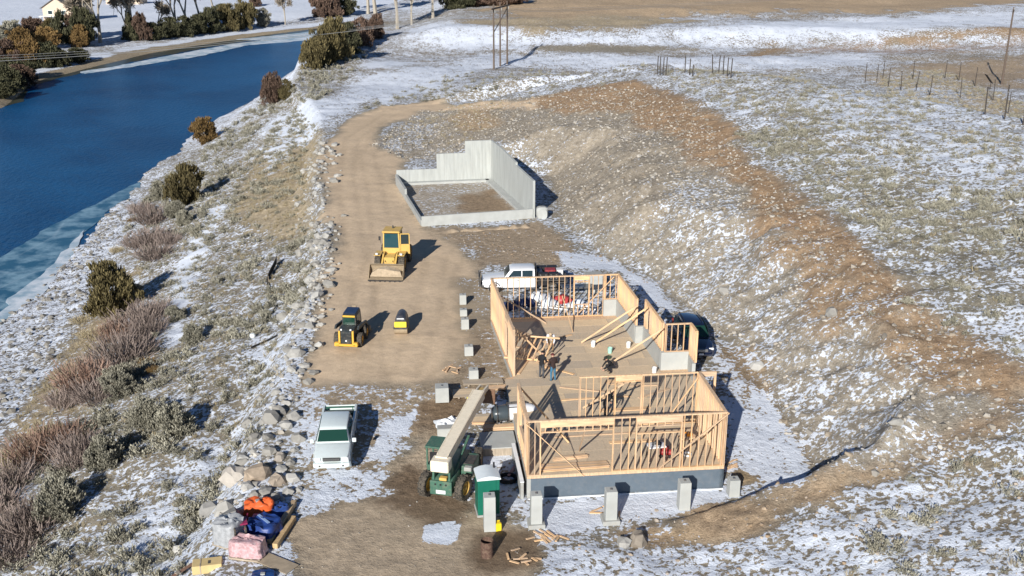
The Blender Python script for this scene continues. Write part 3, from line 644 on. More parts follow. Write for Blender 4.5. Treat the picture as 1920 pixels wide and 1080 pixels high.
tool('tool_box', 7.0, 14.7, .6, 'small dark green tool box on the deck', 'tool box', lambda e: (MB().box((0, 0, .1), (.42, .24, .2), bev=.02).build('case', plain('green_case', (.05, .08, .05), .5), e), MB().bar((-.1, 0, .23), (.1, 0, .23), .03, .03).build('handle', M_blk, e)))
# debris heap behind the back wall: pipes, wrap, sheets
def yard(name, px, py, z, rz, label, cat, group=None):
    x, y, zz = at(px, py, z) if z is not None else G(px, py); return empty(name, (x, y, gz(x, y)), rz, label, cat, group)
for k, (px, py, c, lab) in enumerate(((985, 572, (.02, .03, .09), 'dark blue tarp bundle behind the back wall'), (1010, 562, (.74, .76, .78), 'white wrapped bundle behind the back wall'), (1052, 566, (.45, .06, .06), 'red tarp bundle behind the back wall'), (950, 578, (.03, .04, .10), 'navy bag by the rear left corner'), (1085, 574, (.66, .7, .74), 'crumpled pale plastic behind the back wall'), (1030, 572, (.7, .72, .74), 'long white bundle of wrapped siding'))):
    e = yard('wrapped_bundle', px, py, .9, rnd.uniform(-.5, .5), lab, 'bundle'); mt = plain('tarp', c, .4, var=.25, scale=4, bmp=.5); L = rnd.uniform(1.2, 2.0)
    secs = []
    for i in range(9):
        t = i / 8; r_ = (.12 + .28 * math.sin(PI * min(.97, max(.06, t)))) * rnd.uniform(.85, 1.15)
        secs.append([(L * (t - .5), r_ * 1.5 * math.cos(a) * rnd.uniform(.9, 1.1), max(0, .5 * r_ + r_ * math.sin(a) * rnd.uniform(.85, 1.15))) for a in [2 * PI * q / 10 for q in range(10)]])
    MB().loft(secs).build('wrap', mt, e, 50)
    MB().ring((0, 0, .2), (1, 0, 0), ((-.02, .40), (.02, .40), (.02, .42), (-.02, .42)), 14).build('strap', M_blk, e)
PIPEL = ['grey pipe nearest the rear left corner behind the back wall', 'leftmost white pipe behind the back wall', 'grey pipe lying beside the dark blue tarp bundle', 'white pipe lying between the white and red bundles', 'grey pipe lying beside the red bundle', 'rightmost white pipe behind the back wall', 'grey pipe under the steel work table']
for k in range(7):
    e = yard('pipe', 990 + 18 * k, 580 - 3 * (k % 3), .9, rnd.uniform(-.5, .9), f'{("grey","white")[k%2]} pipe on the ground behind the back wall', 'pipe', f'{("grey","white")[k%2]} pipes behind the house')
    mb = MB(); m_ = (M_steel, M_white)[k % 2]; L = rnd.uniform(1.5, 2.6); put(e, PIPEL[k]); mb.ring((0, 0, .07), (1, 0, 0), ((-L / 2, .045), (L / 2, .045), (L / 2, .06), (-L / 2, .06)), 10); mb.build('tube', m_, e, 40); MB().ring((L / 2 - .1, 0, .07), (1, 0, 0), ((-.08, .055), (.08, .055), (.08, .075), (-.08, .075)), 10).build('coupling', m_, e)
# a steel work table behind the wall
e = yard('work_table', 1082, 556, .9, .1, 'grey steel work table standing behind the back wall', 'table')
MB().box((0, 0, .85), (2.4, .9, .06)).build('top', M_steel, e)
for x in (-1.1, 1.1):
    for y in (-.38, .38): MB().bar((x, y, 0), (x, y, .82), .06, .06).build('leg', M_dk, e)
e = yard('concrete_block', 1112, 545, .9, .1, 'pale concrete block standing behind the back wall', 'concrete block'); MB().box((0, 0, .7), (1.3, 1.0, 1.4), bev=.02).build('body', M_conc, e); MB().box((0, 0, 1.42), (1.34, 1.04, .05), bev=.02).build('cap', M_concw, e)

# ------------------------------------------------------------------ poured retaining wall of the second building
B = {k: Vector(v) for k, v in dict(FL=at(791, 424, .9), FR=at(1001, 409, .9), BL=at(744, 345, .9), BR=at(922, 338, .9)).items()}
rw = empty('concrete_foundation', B['FL'], 0, 'poured concrete foundation with a tall stepped rear wall and no roof', 'foundation')
iv = lambda k: B[k] - B['FL']
def cwall(nm, a, b, prof, t=.22, mat=None, parent=rw):   # prof: (s, top) along the wall from a to b
    d = (b - a); L = d.length; d.normalize(); n_ = Vector((-d.y, d.x, 0)) * t / 2; prof = [(s * L, h) for s, h in prof]
    low = [(prof[0][0], -.8), (prof[-1][0], -.8)]; pts = [low[0]] + prof + [low[1]]; k = len(pts)
    vs = [a + d * s + n_ + Vector((0, 0, h)) for s, h in pts] + [a + d * s - n_ + Vector((0, 0, h)) for s, h in pts]
    return MB().add(vs, [tuple(range(k)), tuple(range(k, 2 * k))[::-1]] + [(i, (i + 1) % k, k + (i + 1) % k, k + i) for i in range(k)]).build(nm, mat or M_conc, parent)
M_form = plain('formed_concrete', (.40, .415, .395), .85, var=.17, scale=1.1, dirt=.3, dirtc=(.42, .42, .38), bmp=.08, stretch=(3.5, 3.5, .35))
bw = cwall('rear_wall', iv('BL'), iv('BR'), ((0, 1.55), (.42, 1.55), (.4201, 3.2), (.72, 3.2), (.7201, 4.5), (1, 4.5)), mat=M_form)
rt = cwall('side_wall', iv('BR') + Vector((0, .1, 0)), iv('FR'), ((0, 4.5), (.25, 4.5), (.62, 4.15), (.6201, 3.9), (.88, 3.75), (1, 3.7)), mat=M_form)
cwall('front_wall', iv('FL'), iv('FR') + Vector((-.12, 0, 0)), ((0, .95), (.38, .95), (.381, .94), (1, .94))); cwall('side_wall', iv('FL') + Vector((.02, .12, 0)), iv('BL') + Vector((0, -.12, 0)), ((0, .55), (.6, .55), (.601, 1.1), (1, 1.1)))
for k, (s, hh) in enumerate(((.1, 1.5), (.2, 1.5), (.31, 1.5), (.5, 3.15), (.6, 3.15), (.7, 3.15), (.8, 4.4), (.9, 4.4))):   # form joints standing proud
    q = iv('BL').lerp(iv('BR'), s); MB().box((0, 0, hh / 2), (.025, .012, hh)).build('form_joint', M_concw, bw, loc=q + Vector((.0, -.118, 0)), rot=(0, 0, math.atan2((iv('BR') - iv('BL')).y, (iv('BR') - iv('BL')).x)))
ft = iv('BR').lerp(iv('FR'), .5); d_ = iv('FR') - iv('BR'); MB().box((0, 0, .0), (d_.length - .6, .75, .3), bev=.03).build('footing', M_conc, rw, loc=ft + Vector((-.5, 0, .1)), rot=(0, 0, math.atan2(d_.y, d_.x)))
ft = iv('BL').lerp(iv('BR'), .5); d_ = iv('BR') - iv('BL'); MB().box((0, 0, .0), (d_.length - .6, .7, .3), bev=.03).build('footing', M_conc, rw, loc=ft + Vector((0, -.5, .1)), rot=(0, 0, math.atan2(d_.y, d_.x)))
slab = MB().add([iv('FL').lerp(Vector((0, 0, 0)), 0) + Vector((.3, .3, .06)), iv('FR') + Vector((-.9, .2, .06)), iv('BR') + Vector((-.9, -.9, .06)), iv('BL') + Vector((.35, -.9, .06))], [(0, 1, 2, 3)])
x, y, z = at(1016, 408, .9); e = empty('concrete_block', (x, y, z - .05), .1, 'rounded pale concrete block beside the tall foundation wall', 'concrete block'); MB().loft([rsec(yy, w_, 0, h_, .3) for yy, w_, h_ in ((-.5, .9, .95), (-.3, 1.1, 1.15), (.3, 1.1, 1.15), (.5, .9, .95))]).build('body', M_conc, e, 40); MB().ring((0, 0, 1.15), (0, 1, 0), ((-.015, .08), (.015, .08), (.015, .1), (-.015, .1)), 12).build('lifting_eye', M_steel, e)

# ------------------------------------------------------------------ concrete piers
def pier(px, py, wd, h, foot, label, rz=HA, z=None):
    x, y, _ = at(px, py, float(padz(at(px, py, .3)[1]))); e = empty('concrete_pier', (x, y, gz(x, y) - .03), rz, label, 'pier', 'concrete piers')
    MB().box((0, 0, h / 2 + .05), (wd, wd, h), bev=.015, taper=.03).build('shaft', M_conc, e)
    if foot: MB().box((0, 0, .12), (wd * 1.5, wd * 1.5, .24), bev=.02).build('footing', M_concw, e)
    MB().box((0, 0, h + .07), (.1, .16, .05)).build('anchor_plate', M_steel, e)
pier(1005, 984, .56, 1.75, True, 'tall concrete pier at the left end of the foundation front'); pier(1144, 977, .58, 1.75, True, 'tall concrete pier before the middle of the foundation'); pier(1281, 953, .58, 1.55, False, 'tall concrete pier before the right part of the foundation')
pier(1374, 928, .56, .95, False, 'concrete pier beyond the right corner of the foundation'); pier(918, 992, .58, 1.9, False, 'tall concrete pier standing before the green toilet')
for px, py, wd, h, lab in ((868, 570, .50, .75, 'farthest small pier in the row left of the house'), (869, 591, .52, .5, 'second farthest small pier left of the house'), (872, 616, .54, .75, 'third small pier left of the house, close to its neighbour'), (879, 665, .58, .65, 'fourth small pier left of the house, on its own'), (888, 708, .6, .65, 'small pier at the edge of the snow left of the house'), (829, 750, .82, .95, 'wide square pier behind the cream boom')):
    pier(px, py, wd, h, False, lab)
# ------------------------------------------------------------------ vehicles and machines (x across, y forward, z up)
def wheel(parent, x, y, r, wd, rim, name='wheel', lugs=0, z=None, steer=0, dual=False):
    z = r if z is None else z; w_ = MB(); h = wd / 2
    w_.ring((0, 0, 0), (1, 0, 0), ((-h * .8, r * .58), (-h, r * .72), (-h * .92, r * .93), (-h * .6, r), (h * .6, r), (h * .92, r * .93), (h, r * .72), (h * .8, r * .58)), 22)
    if lugs:
        for i in range(lugs):
            a = 2 * PI * i / lugs
            for sg in (-1, 1):
                a2 = a + (PI / lugs if sg > 0 else 0); M = Matrix.Rotation(a2, 3, 'X') @ Matrix.Rotation(sg * R(32), 3, 'Z')
                c = Matrix.Rotation(a2, 3, 'X') @ Vector((sg * h * .48, 0, r * 1.0)); w_.box(c, (h * 1.0, r * .11, r * .09), M=M)
    o = w_.build(name, M_tyre, parent, 40, loc=(x, y, z), rot=(0, 0, steer)); sgn = 1 if x > 0 else -1
    q = MB(); q.ring((0, 0, 0), (1, 0, 0), ((-h * .8, r * .52), (-h * .8, r * .6), (h * .8, r * .6), (h * .8, r * .52)), 20); q.cyl((sgn * h * .1, 0, 0), (sgn * h * .35, 0, 0), r * .55, r * .5, 18); q.cyl((sgn * h * .3, 0, 0), (sgn * h * .75, 0, 0), r * .2, r * .15, 12)
    for i in range(6): a = i * PI / 3; q.cyl((sgn * h * .3, r * .33 * math.cos(a), r * .33 * math.sin(a)), (sgn * h * .45, r * .33 * math.cos(a), r * .33 * math.sin(a)), r * .04, n=6)
    q.build('rim', rim, o, 40); return o
def panel(parent, name, pts, mat, t=.012):     # a thin plate through four or more points, thickened along its normal
    pts = [Vector(p) for p in pts]; n_ = (pts[1] - pts[0]).cross(pts[2] - pts[0]).normalized() * t; k = len(pts)
    return MB().add([p - n_ for p in pts] + [p + n_ for p in pts], [tuple(range(k))[::-1], tuple(range(k, 2 * k))] + [(i, (i + 1) % k, k + (i + 1) % k, k + i) for i in range(k)]).build(name, mat, parent)
M_rim = plain('steel_rim', (.45, .45, .44), .35, .6, dirt=.2)
M_grn = glassmat('tinted_glass', (.012, .045, .032))
def pickup(loc, rz, label, paint_, L=5.6, W=1.95, crew=False, glass=M_glass, bed='open'):
    e = empty('pickup_truck', loc, rz, label, 'pickup'); hl = L / 2
    fw = hl - .95; rwh = -hl + 1.25; cb = -0.75     # rear of the cab
    y0 = fw - (.62 if crew else .22)                               # foot of the windscreen
    body = MB()                                 # hood and cab floor
    body.loft([rsec(yy, W * k, z0, z1, .12, W * k2) for yy, k, z0, z1, k2 in ((hl - .12, .90, .50, .86, .84), (hl - .02, .94, .48, .98, .88), (hl - .35, .99, .42, 1.05, .93), (y0 + .12, 1.0, .40, 1.17, .95), (y0 - .23, 1.0, .38, 1.19, .97), (y0 - .38, 1.0, .38, 1.13, .97), (cb, 1.0, .38, 1.13, .98))])
    body = body.build('body', paint_, e, 35)
    cab = MB(); cab.loft([rsec(yy, W * .96, 1.08, zt, .1, W * wt) for yy, zt, wt in ((y0 - .12, 1.18, .9), (y0 - .62, 1.80, .76), (y0 - .85, 1.86, .76), (cb + .3, 1.87, .76), (cb + .04, 1.82, .76), (cb, 1.12, .95))])
    cab = cab.build('cab', paint_, e, 35)
    tw = W * .76 / 2; bw_ = W * .93 / 2
    panel(e, 'windscreen', [(-bw_ * .90, y0 - .16, 1.25), (bw_ * .90, y0 - .16, 1.25), (tw * .95, y0 - .57, 1.75), (-tw * .95, y0 - .57, 1.75)], glass, .02)
    spans = [(y0 - .35, y0 - .85, cb + .22)] if not crew else [(y0 - .35, y0 - .85, y0 - 1.45), (None, y0 - 1.53, cb + .2)]
    for sx in (-1, 1):
        for a, b, c in spans:
            xb = lambda z: sx * (W * .48 + (W * .38 - W * .48) * (z - 1.08) / .75 + .006)
            pts = [(xb(1.2), a, 1.2), (xb(1.74), b, 1.74), (xb(1.74), c, 1.74), (xb(1.2), c, 1.2)] if a is not None else [(xb(1.2), b, 1.2), (xb(1.74), b, 1.74), (xb(1.74), c, 1.74), (xb(1.2), c, 1.2)]
            panel(e, 'side_window', pts, glass, .012)
        mr = MB().box((0, 0, 0), (.22, .12, .24), bev=.03).build('mirror', paint_, e, loc=(sx * (W / 2 + .14), y0 - .28, 1.24)); MB().box((0, -.055, 0), (.17, .03, .18)).build('mirror_glass', M_glass, mr)
        MB().box((0, 0, 0), (.34, .10, .17), bev=.03).build('headlight', M_light, e, loc=(sx * W * .37, hl - .07, .84)); MB().box((0, 0, 0), (.03, .16, .03)).build('door_handle', M_blk, e, loc=(sx * (W / 2 + .004), y0 - 1.2, 1.0))
        MB().box((0, 0, 0), (.012, .02, .62)).build('door_seam', M_blk, e, loc=(sx * (W / 2 - .004), cb + .1, .76)); MB().box((0, 0, 0), (.012, .02, .62)).build('door_seam', M_blk, e, loc=(sx * (W / 2 - .004), y0 - .35, .76))
    g = MB().box((0, 0, 0), (W * .46, .08, .20), bev=.02).build('grille', M_blk, e, loc=(0, hl - .03, .83))
    for k in range(3): MB().box((0, 0, 0), (W * .44, .03, .022)).build('grille_bar', M_steel, g, loc=(0, .045, -.06 + .06 * k))
    bp = MB().loft([rsec(yy, wd, .42, .66, .05) for yy, wd in ((-.12, W * .98), (.04, W * .96), (.12, W * .80))]).build('bumper', paint_ if not crew else M_dk, e, 35, loc=(0, hl, 0)); MB().box((0, .122, .54), (.32, .012, .14)).build('number_plate', M_white, bp)
    for sx in (-1, 1): MB().cyl((sx * .62, .09, .54), (sx * .62, .14, .54), .05, n=12).build('fog_light', M_dk, bp)
    for sx in (-1, 1):
        for yy in (fw, rwh):
            wheel(e, sx * (W / 2 - .13), yy, .38, .25, M_rim, lugs=0)
            if not (crew and yy == rwh): MB().ring((0, 0, 0), (1, 0, 0), ((-.10, .40), (.02, .40), (.02, .47), (-.10, .47)), 20).build('wheel_arch', paint_ if not crew else M_blk, e, 40, loc=(sx * (W / 2 - .005) - (.02 if sx > 0 else -.1), yy, .42))
    y1 = cb - .06; y2 = -hl + .08
    if bed == 'open':
        MB().box((0, (y1 + y2) / 2, .66), (W * .94, y1 - y2, .08)).build('bed_floor', M_dk, e)
        for sx in (-1, 1): MB().loft([[(sx * (W / 2 - .12), yy, .45), (sx * W / 2, yy, .45), (sx * W / 2, yy, 1.08), (sx * (W / 2 - .03), yy, 1.14), (sx * (W / 2 - .14), yy, 1.14)] for yy in (y2, y1)]).build('bed_side', paint_, e)
        MB().box((0, y2 + .03, .86), (W * .9, .06, .52), bev=.015).build('tailgate', paint_, e); MB().box((0, y1 - .03, .84), (W * .9, .05, .52)).build('bulkhead', paint_, e)
        for sx in (-1, 1): MB().box((0, 0, 0), (.1, .05, .3)).build('tail_light', M_red, e, loc=(sx * (W / 2 - .07), y2 - .01, .9))
        MB().box((0, y2 - .1, .5), (W * .92, .14, .16), bev=.03).build('rear_bumper', M_steel, e)
    else:
        fb_ = MB().box((0, (y1 + y2) / 2, .98), (W * 1.08, y1 - y2, .10), bev=.02).build('flat_bed', M_dk, e)
        MB().box((0, y1 - .04, 1.45), (W * .92, .06, .85)).build('headache_rack', M_blk, e); MB().cyl((-.85, y1, 1.5), (-.85, y1, 2.35), .02, n=6).build('aerial', M_blk, e)
        for sx in (-1, 1):
            for k in range(2):
                bx = MB().box((0, 0, 0), (.5, .78, .52), bev=.02).build('tool_box', M_blk, e, loc=(sx * (W * .54 - .26), y1 - .55 - .82 * k, 1.3))
                for zz in (-.14, .14):
                    for yy in (-.2, .22): MB().cyl((sx * .25, yy, zz), (sx * .275, yy, zz), .05, n=10).build('latch', M_steel, bx)
            MB().box((0, 0, 0), (.4, .72, .34), bev=.02).build('under_box', M_blk, e, loc=(sx * (W / 2 - .2), y1 - .5, .72))
        MB().box((0, y2 + .1, .80), (W * .9, .14, .2)).build('rear_bumper', M_dk, e); MB().box((0, (y1 + y2) / 2, .62), (.8, y1 - y2, .2)).build('chassis', M_dk, e)
        gg = MB()
        for sx in (-1, 1): gg.bar((sx * .62, hl + .2, .4), (sx * .62, hl + .26, 1.28), .06, .06)
        for zz in (.5, .85, 1.25): gg.bar((-.9, hl + .22, zz), (.9, hl + .22, zz), .06, .06)
        for sx in (-1, 1): gg.bar((sx * .9, hl + .2, .5), (sx * .86, hl + .1, 1.25), .06, .06)
        gg.build('grille_guard', M_dk, e)
    return e
M_wg = plain('white_green_paint', (.66, .73, .72), .25, var=.03, dirt=.08, dirtc=(.5, .46, .4), coat=.5)
a = Vector(at(623, 896, .05)); b = Vector(at(642, 786, .1)); c = a + (b - a).normalized() * 3.15; rz = math.atan2(a.y - b.y, a.x - b.x) - PI / 2
t1 = pickup((c.x, c.y, gz(c.x, c.y)), rz, 'white pickup facing the camera, with green glass and tools in its bed', M_wg, 6.3, 2.0, glass=M_grn)
cargo = empty('tool_crate', t1.matrix_world @ Vector((0, 0, 0)), rz, 'reddish crate and tools lying in the open truck bed', 'crate')
t1.matrix_world = Matrix.Translation((c.x, c.y, gz(c.x, c.y))) @ Matrix.Rotation(rz, 4, 'Z'); cargo.location = t1.matrix_world @ Vector((.15, -1.5, .70))
MB().box((0, 0, .18), (1.2, .7, .36), bev=.02).build('crate', plain('crate_red', (.28, .11, .07), .7, dirt=.3), cargo)
for k in range(5): stick('plank', (-.5 + .25 * k, -.3, .39), (-.5 + .25 * k, .3, .39), .16, .03, M_oldwood, cargo)
gt = empty('ladder_rack', t1.matrix_world @ Vector((0, -2.75, .70)), rz, 'green-grey rack across the rear of the truck bed', 'rack'); m_ = plain('rack_green', (.03, .10, .07), .5)
MB().bar((-.8, 0, .42), (.8, 0, .42), .08, .08).build('rail', m_, gt); MB().bar((-.8, .55, .42), (.8, .55, .42), .07, .07).build('rail', M_steel, gt); MB().box((0, .2, .12), (1.5, .5, .24), bev=.02).build('tray', m_, gt)
for sx in (-1, 1): MB().bar((sx * .75, 0, 0), (sx * .75, 0, .42), .06, .06).build('post', m_, gt)
a = Vector(at(896, 548, .9)); b = Vector(at(1072, 545, .9)); c = (a + b) / 2 + Vector((0, .75, 0)); rz = math.atan2(a.y - b.y, a.x - b.x) - PI / 2
t2 = pickup((c.x, c.y, gz(c.x, c.y)), rz, 'white crew-cab pickup with a black flatbed behind the house', M_white, 6.7, 2.0, crew=True, bed='flat')
t2.matrix_world = Matrix.Translation((c.x, c.y, gz(c.x, c.y))) @ Matrix.Rotation(rz, 4, 'Z')
for (yy, xx, c3, lab, d3) in ((-2.0, .25, (.33, .04, .05), 'dark red fuel tank on the black flatbed', (.7, .8, .42)), (-2.75, .3, (.74, .74, .74), 'white box at the tail of the flatbed', (.6, .5, .4)), (-1.0, .1, (.03, .035, .06), 'dark toolbox across the front of the flatbed', (1.0, .7, .42))):
    e = empty('flatbed_box', t2.matrix_world @ Vector((xx, yy, 1.04)), rz, lab, 'box'); MB().box((0, 0, d3[2] / 2), d3, bev=.04).build('body', plain('box_paint', c3, .5, dirt=.15), e); MB().box((0, 0, d3[2] + .02), (d3[0] * 1.02, d3[1] * 1.02, .05), bev=.015).build('lid', plain('box_lid', c3, .5, dirt=.2), e)

# dark SUV on the track right of the house
M_navy = plain('navy_paint', (.006, .010, .028), .12, var=.1, coat=.9, spec=.6)
a = Vector(at(1322, 690, .9)); b = Vector(at(1276, 614, .9)); c = (a + b) / 2; rz = math.atan2(a.y - b.y, a.x - b.x) - PI / 2
suv = empty('suv', (c.x, c.y, gz(c.x, c.y)), rz, 'dark navy sport utility car parked on the right side of the house', 'car'); L = 4.9; W = 1.95; hl = L / 2
MB().loft([rsec(yy, W * k, z0, z1, .18, W * k2) for yy, k, z0, z1, k2 in ((hl, .78, .45, .80, .72), (hl - .12, .92, .35, .95, .84), (hl - .5, 1, .30, 1.02, .92), (hl - 1.4, 1, .30, 1.12, .95), (0, 1, .30, 1.14, .96), (-hl + .4, 1, .32, 1.14, .95), (-hl + .05, .94, .40, 1.10, .9), (-hl, .88, .48, 1.0, .85))]).build('body', M_navy, suv, 35)
MB().loft([rsec(yy, W * .94, 1.05, zt, .14, W * wt) for yy, zt, wt in ((hl - 1.25, 1.12, .9), (hl - 2.1, 1.70, .74), (hl - 2.5, 1.80, .73), (-hl + 1.2, 1.82, .72), (-hl + .5, 1.74, .72), (-hl + .12, 1.12, .9))]).build('cabin', M_navy, suv, 35)
panel(suv, 'windscreen', [(-.80, hl - 1.30, 1.18), (.80, hl - 1.30, 1.18), (.66, hl - 2.05, 1.68), (-.66, hl - 2.05, 1.68)], M_grn, .02)
panel(suv, 'rear_window', [(-.7, -hl + .16, 1.2), (.7, -hl + .16, 1.2), (.62, -hl + .46, 1.66), (-.62, -hl + .46, 1.66)], M_glass, .02)
for sx in (-1, 1):
    for a_, b_, c_, d_ in ((hl - 1.6, hl - 2.1, hl - 2.62, hl - 2.62), (hl - 2.7, hl - 2.7, hl - 3.6, hl - 3.6), (hl - 3.68, hl - 3.68, hl - 4.3, hl - 4.45)):
        f_ = lambda z: sx * (W * .47 - (z - 1.05) * .145 + .008); panel(suv, 'side_window', [(f_(1.18), a_, 1.18), (f_(1.66), b_, 1.66), (f_(1.66), c_, 1.66), (f_(1.18), d_, 1.18)], M_glass, .012)
    MB().box((0, 0, 0), (.36, .16, .16), bev=.04).build('headlight', M_light, suv, loc=(sx * .66, hl - .10, .80)); MB().box((0, 0, 0), (.22, .12, .18), bev=.03).build('mirror', M_navy, suv, loc=(sx * 1.06, hl - 1.6, 1.2))
    MB().bar((sx * .6, hl - 2.5, 1.86), (sx * .6, -hl + .7, 1.87), .04, .05).build('roof_rail', M_blk, suv); MB().box((0, 0, 0), (.1, .2, .4)).build('tail_light', M_red, suv, loc=(sx * .88, -hl + .1, 1.0))
    for yy in (hl - .95, -hl + .95): wheel(suv, sx * (W / 2 - .13), yy, .37, .25, M_rim)
MB().box((0, hl - .02, .72), (.9, .1, .2), bev=.03).build('grille', M_steel, suv); MB().box((0, hl + .02, .45), (1.5, .12, .2), bev=.05).build('bumper', M_navy, suv); MB().box((0, hl + .09, .5), (.32, .015, .13)).build('number_plate', M_white, suv)

# yellow wheel loader
M_yel = plain('machine_yellow', (.62, .40, .10), .45, var=.08, dirt=.30, dirtc=(.42, .33, .2)); M_mud = plain('muddy_steel', (.30, .235, .155), .85, var=.15, dirt=.4, dirtc=(.38, .3, .2))
x, y, z = at(735, 508, .9); ld = empty('wheel_loader', (x, y + 1.0, gz(x, y)), R(176), 'yellow wheel loader with a muddy bucket standing on the dirt road', 'loader')
bk = MB(); cs = [(1.05, .05), (2.05, .02), (2.12, .10), (1.3, .22), (1.05, .55), (1.15, .98), (1.3, 1.12), (1.18, 1.16), (.95, 1.0), (.9, .5)]
bk.loft([[(xx, yy + 1.5, zz) for yy, zz in cs] for xx in (-1.38, 1.38)]); bk = bk.build('bucket', M_mud, ld)
for sx in (-1, 1): MB().prism([(2.55, .05), (3.58, .05), (3.3, .5), (2.85, 1.1), (2.5, .9)], sx * 1.38 - .02, sx * 1.38 + .02).build('bucket_cheek', M_mud, bk)
MB().prism([(3.55, .02), (3.78, .0), (3.78, .05), (3.55, .08)], -1.4, 1.4).build('cutting_edge', M_dk, bk)
dl = MB(); dl.loft([[(xx * (1 - .12 * abs(yy - 3.05)), yy, zz + (.10 * math.sin(7 * xx + 3 * yy) if zz > .3 else 0)) for xx, zz in ((-1.33, .25), (-1.2, .62), (-.7, .85), (0, .92), (.6, .84), (1.15, .66), (1.33, .25))] for yy in (2.62, 2.85, 3.1, 3.3)]); dl.build('dirt_load', plain('loose_dirt', (.42, .335, .235), .95, var=.2, scale=4, bmp=.6), ld)
for k in range(7): MB().box((-1.2 + .4 * k, 3.8, .03), (.1, .22, .05)).build('tooth', M_dk, bk)
for sx in (-1, 1):
    MB().prism([(.4, 1.55), (1.2, 1.5), (2.3, .75), (2.55, .5), (2.4, .35), (2.1, .5), (1.1, 1.2), (.4, 1.3)], sx * .55 - .06, sx * .55 + .06).build('lift_arm', M_yel, ld); MB().cyl((sx * .55, .5, .8), (sx * .55, 1.7, 1.05), .07, n=10).build('lift_cylinder', M_steel, ld)
    for yy, st in ((1.1, 0), (-1.75, 0)): wheel(ld, sx * .98, yy, .72, .52, M_yel, lugs=14)
    MB().box((0, 0, 0), (.56, 1.3, .06), bev=.02).build('fender', M_yel, ld, loc=(sx * .98, 1.05, 1.52)); MB().box((0, 0, 0), (.2, .14, .16), bev=.03).build('headlight', M_light, ld, loc=(sx * 1.0, 1.72, 1.66)); MB().bar((sx * .8, 1.55, 1.45), (sx * 1.0, 1.68, 1.6), .06, .06).build('light_bracket', M_yel, ld)
MB().box((0, .95, 1.0), (.9, 1.5, .7), bev=.06).build('front_frame', M_yel, ld); MB().loft([rsec(yy, wd, .75, zt, .12) for yy, wd, zt in ((-.65, 1.3, 1.8), (-2.4, 1.25, 1.75), (-2.7, 1.1, 1.5))]).build('engine_hood', M_yel, ld, 35)
MB().box((0, -2.85, .95), (1.3, .25, .7), bev=.05).build('counterweight', M_dk, ld)
cabz = 1.45; cb_ = MB().box((0, -.25, cabz + .12), (1.45, 1.5, .5), bev=.05).build('cab', M_yel, ld)
for sx in (-1, 1):
    for yy in (-.95, .45): MB().bar((sx * .66, yy, cabz + .3), (sx * .62, yy * .92 - .01, cabz + 1.62), .1, .1).build('pillar', M_yel, cb_)
    panel(cb_, 'side_window', [(sx * .66, -.9, cabz + .4), (sx * .66, .4, cabz + .4), (sx * .62, .36, cabz + 1.55), (sx * .62, -.86, cabz + 1.55)], M_glass, .01)
panel(cb_, 'windscreen', [(-.60, .47, cabz + .38), (.60, .47, cabz + .38), (.57, .42, cabz + 1.56), (-.57, .42, cabz + 1.56)], glassmat('cab_glass', (.015, .06, .075)), .012); panel(cb_, 'rear_window', [(-.6, -.97, cabz + .4), (.6, -.97, cabz + .4), (.56, -.9, cabz + 1.55), (-.56, -.9, cabz + 1.55)], M_glass, .01)
MB().box((0, -.25, cabz + 1.7), (1.5, 1.62, .16), bev=.06).build('roof', M_yel, cb_); MB().cyl((.0, -.5, cabz + 1.78), (.0, -.5, cabz + 2.0), .08, .06, 10).build('beacon', M_dk, cb_)
dr_ = empty('door_hinge'); dr_.name = 'door'; dr_.parent = ld; dr_.location = (-.72, .4, 0); dr_.rotation_euler = (0, 0, R(8))
fr = MB()
for p0, p1 in (((-.03, 0, 1.3), (-.03, 0, 3.0)), ((-.75, 0, 1.3), (-.75, 0, 3.0)), ((-.03, 0, 3.0), (-.75, 0, 3.0)), ((-.03, 0, 2.1), (-.75, 0, 2.1))): fr.bar(p0, p1, .07, .07)
fr.build('door_frame', M_yel, dr_); MB().box((-.39, 0, 1.7), (.68, .04, .78)).build('door_panel', M_yel, dr_); MB().box((-.39, 0, 2.55), (.66, .02, .82)).build('door_glass', M_glass, dr_)
MB().bar((.85, .5, 2.2), (.92, .52, 2.75), .04, .04).build('mirror_arm', M_dk, ld); MB().box((.95, .5, 2.62), (.18, .06, .34), bev=.02).build('mirror', M_blk, ld)
for sx in (-1, 1):
    MB().cyl((sx * .42, .6, 1.5), (sx * .3, 1.9, 1.05), .022, n=6).build('hydraulic_hose', M_blk, ld); MB().bar((sx * .78, -1.0, 1.3), (sx * .78, -1.0, 2.3), .03, .03).build('grab_rail', M_blk, ld)
    for zz in (.55, .85, 1.15): MB().box((sx * .95, -.35, zz), (.3, .34, .04)).build('step', M_dk, ld)
MB().cyl((.35, -1.6, 1.7), (.35, -1.6, 2.6), .06, n=8).build('exhaust', M_dk, ld)

# skid steer, its rear to the camera
M_cabd = plain('dark_green_grey', (.03, .038, .042), .45, var=.2, dirt=.12); x, y, z = at(656, 652, .85); sk = empty('skid_steer', (x, y + 1.2, gz(x, y)), R(-6), 'yellow and dark skid steer with its rear grille to the camera', 'skid steer'); M_y2 = plain('skid_yellow', (.70, .40, .05), .4, var=.06, dirt=.18)
MB().loft([rsec(yy, 1.05, .32, zt, .08) for yy, zt in ((-1.5, 1.25), (-1.35, 1.35), (-.5, 1.4), (.9, 1.0), (1.15, .7))]).build('body', M_cabd, sk, 35)
rd = MB().box((0, -1.54, .82), (.72, .1, .9), bev=.03).build('rear_door', M_cabd, sk); MB().cyl((0, -1.585, .60), (0, -1.605, .60), .06, n=14).build('badge', M_light, rd)
for k in range(4): MB().box((0, -1.59, .76 + .1 * k), (.6, .02, .035)).build('louvre', M_blk, rd)
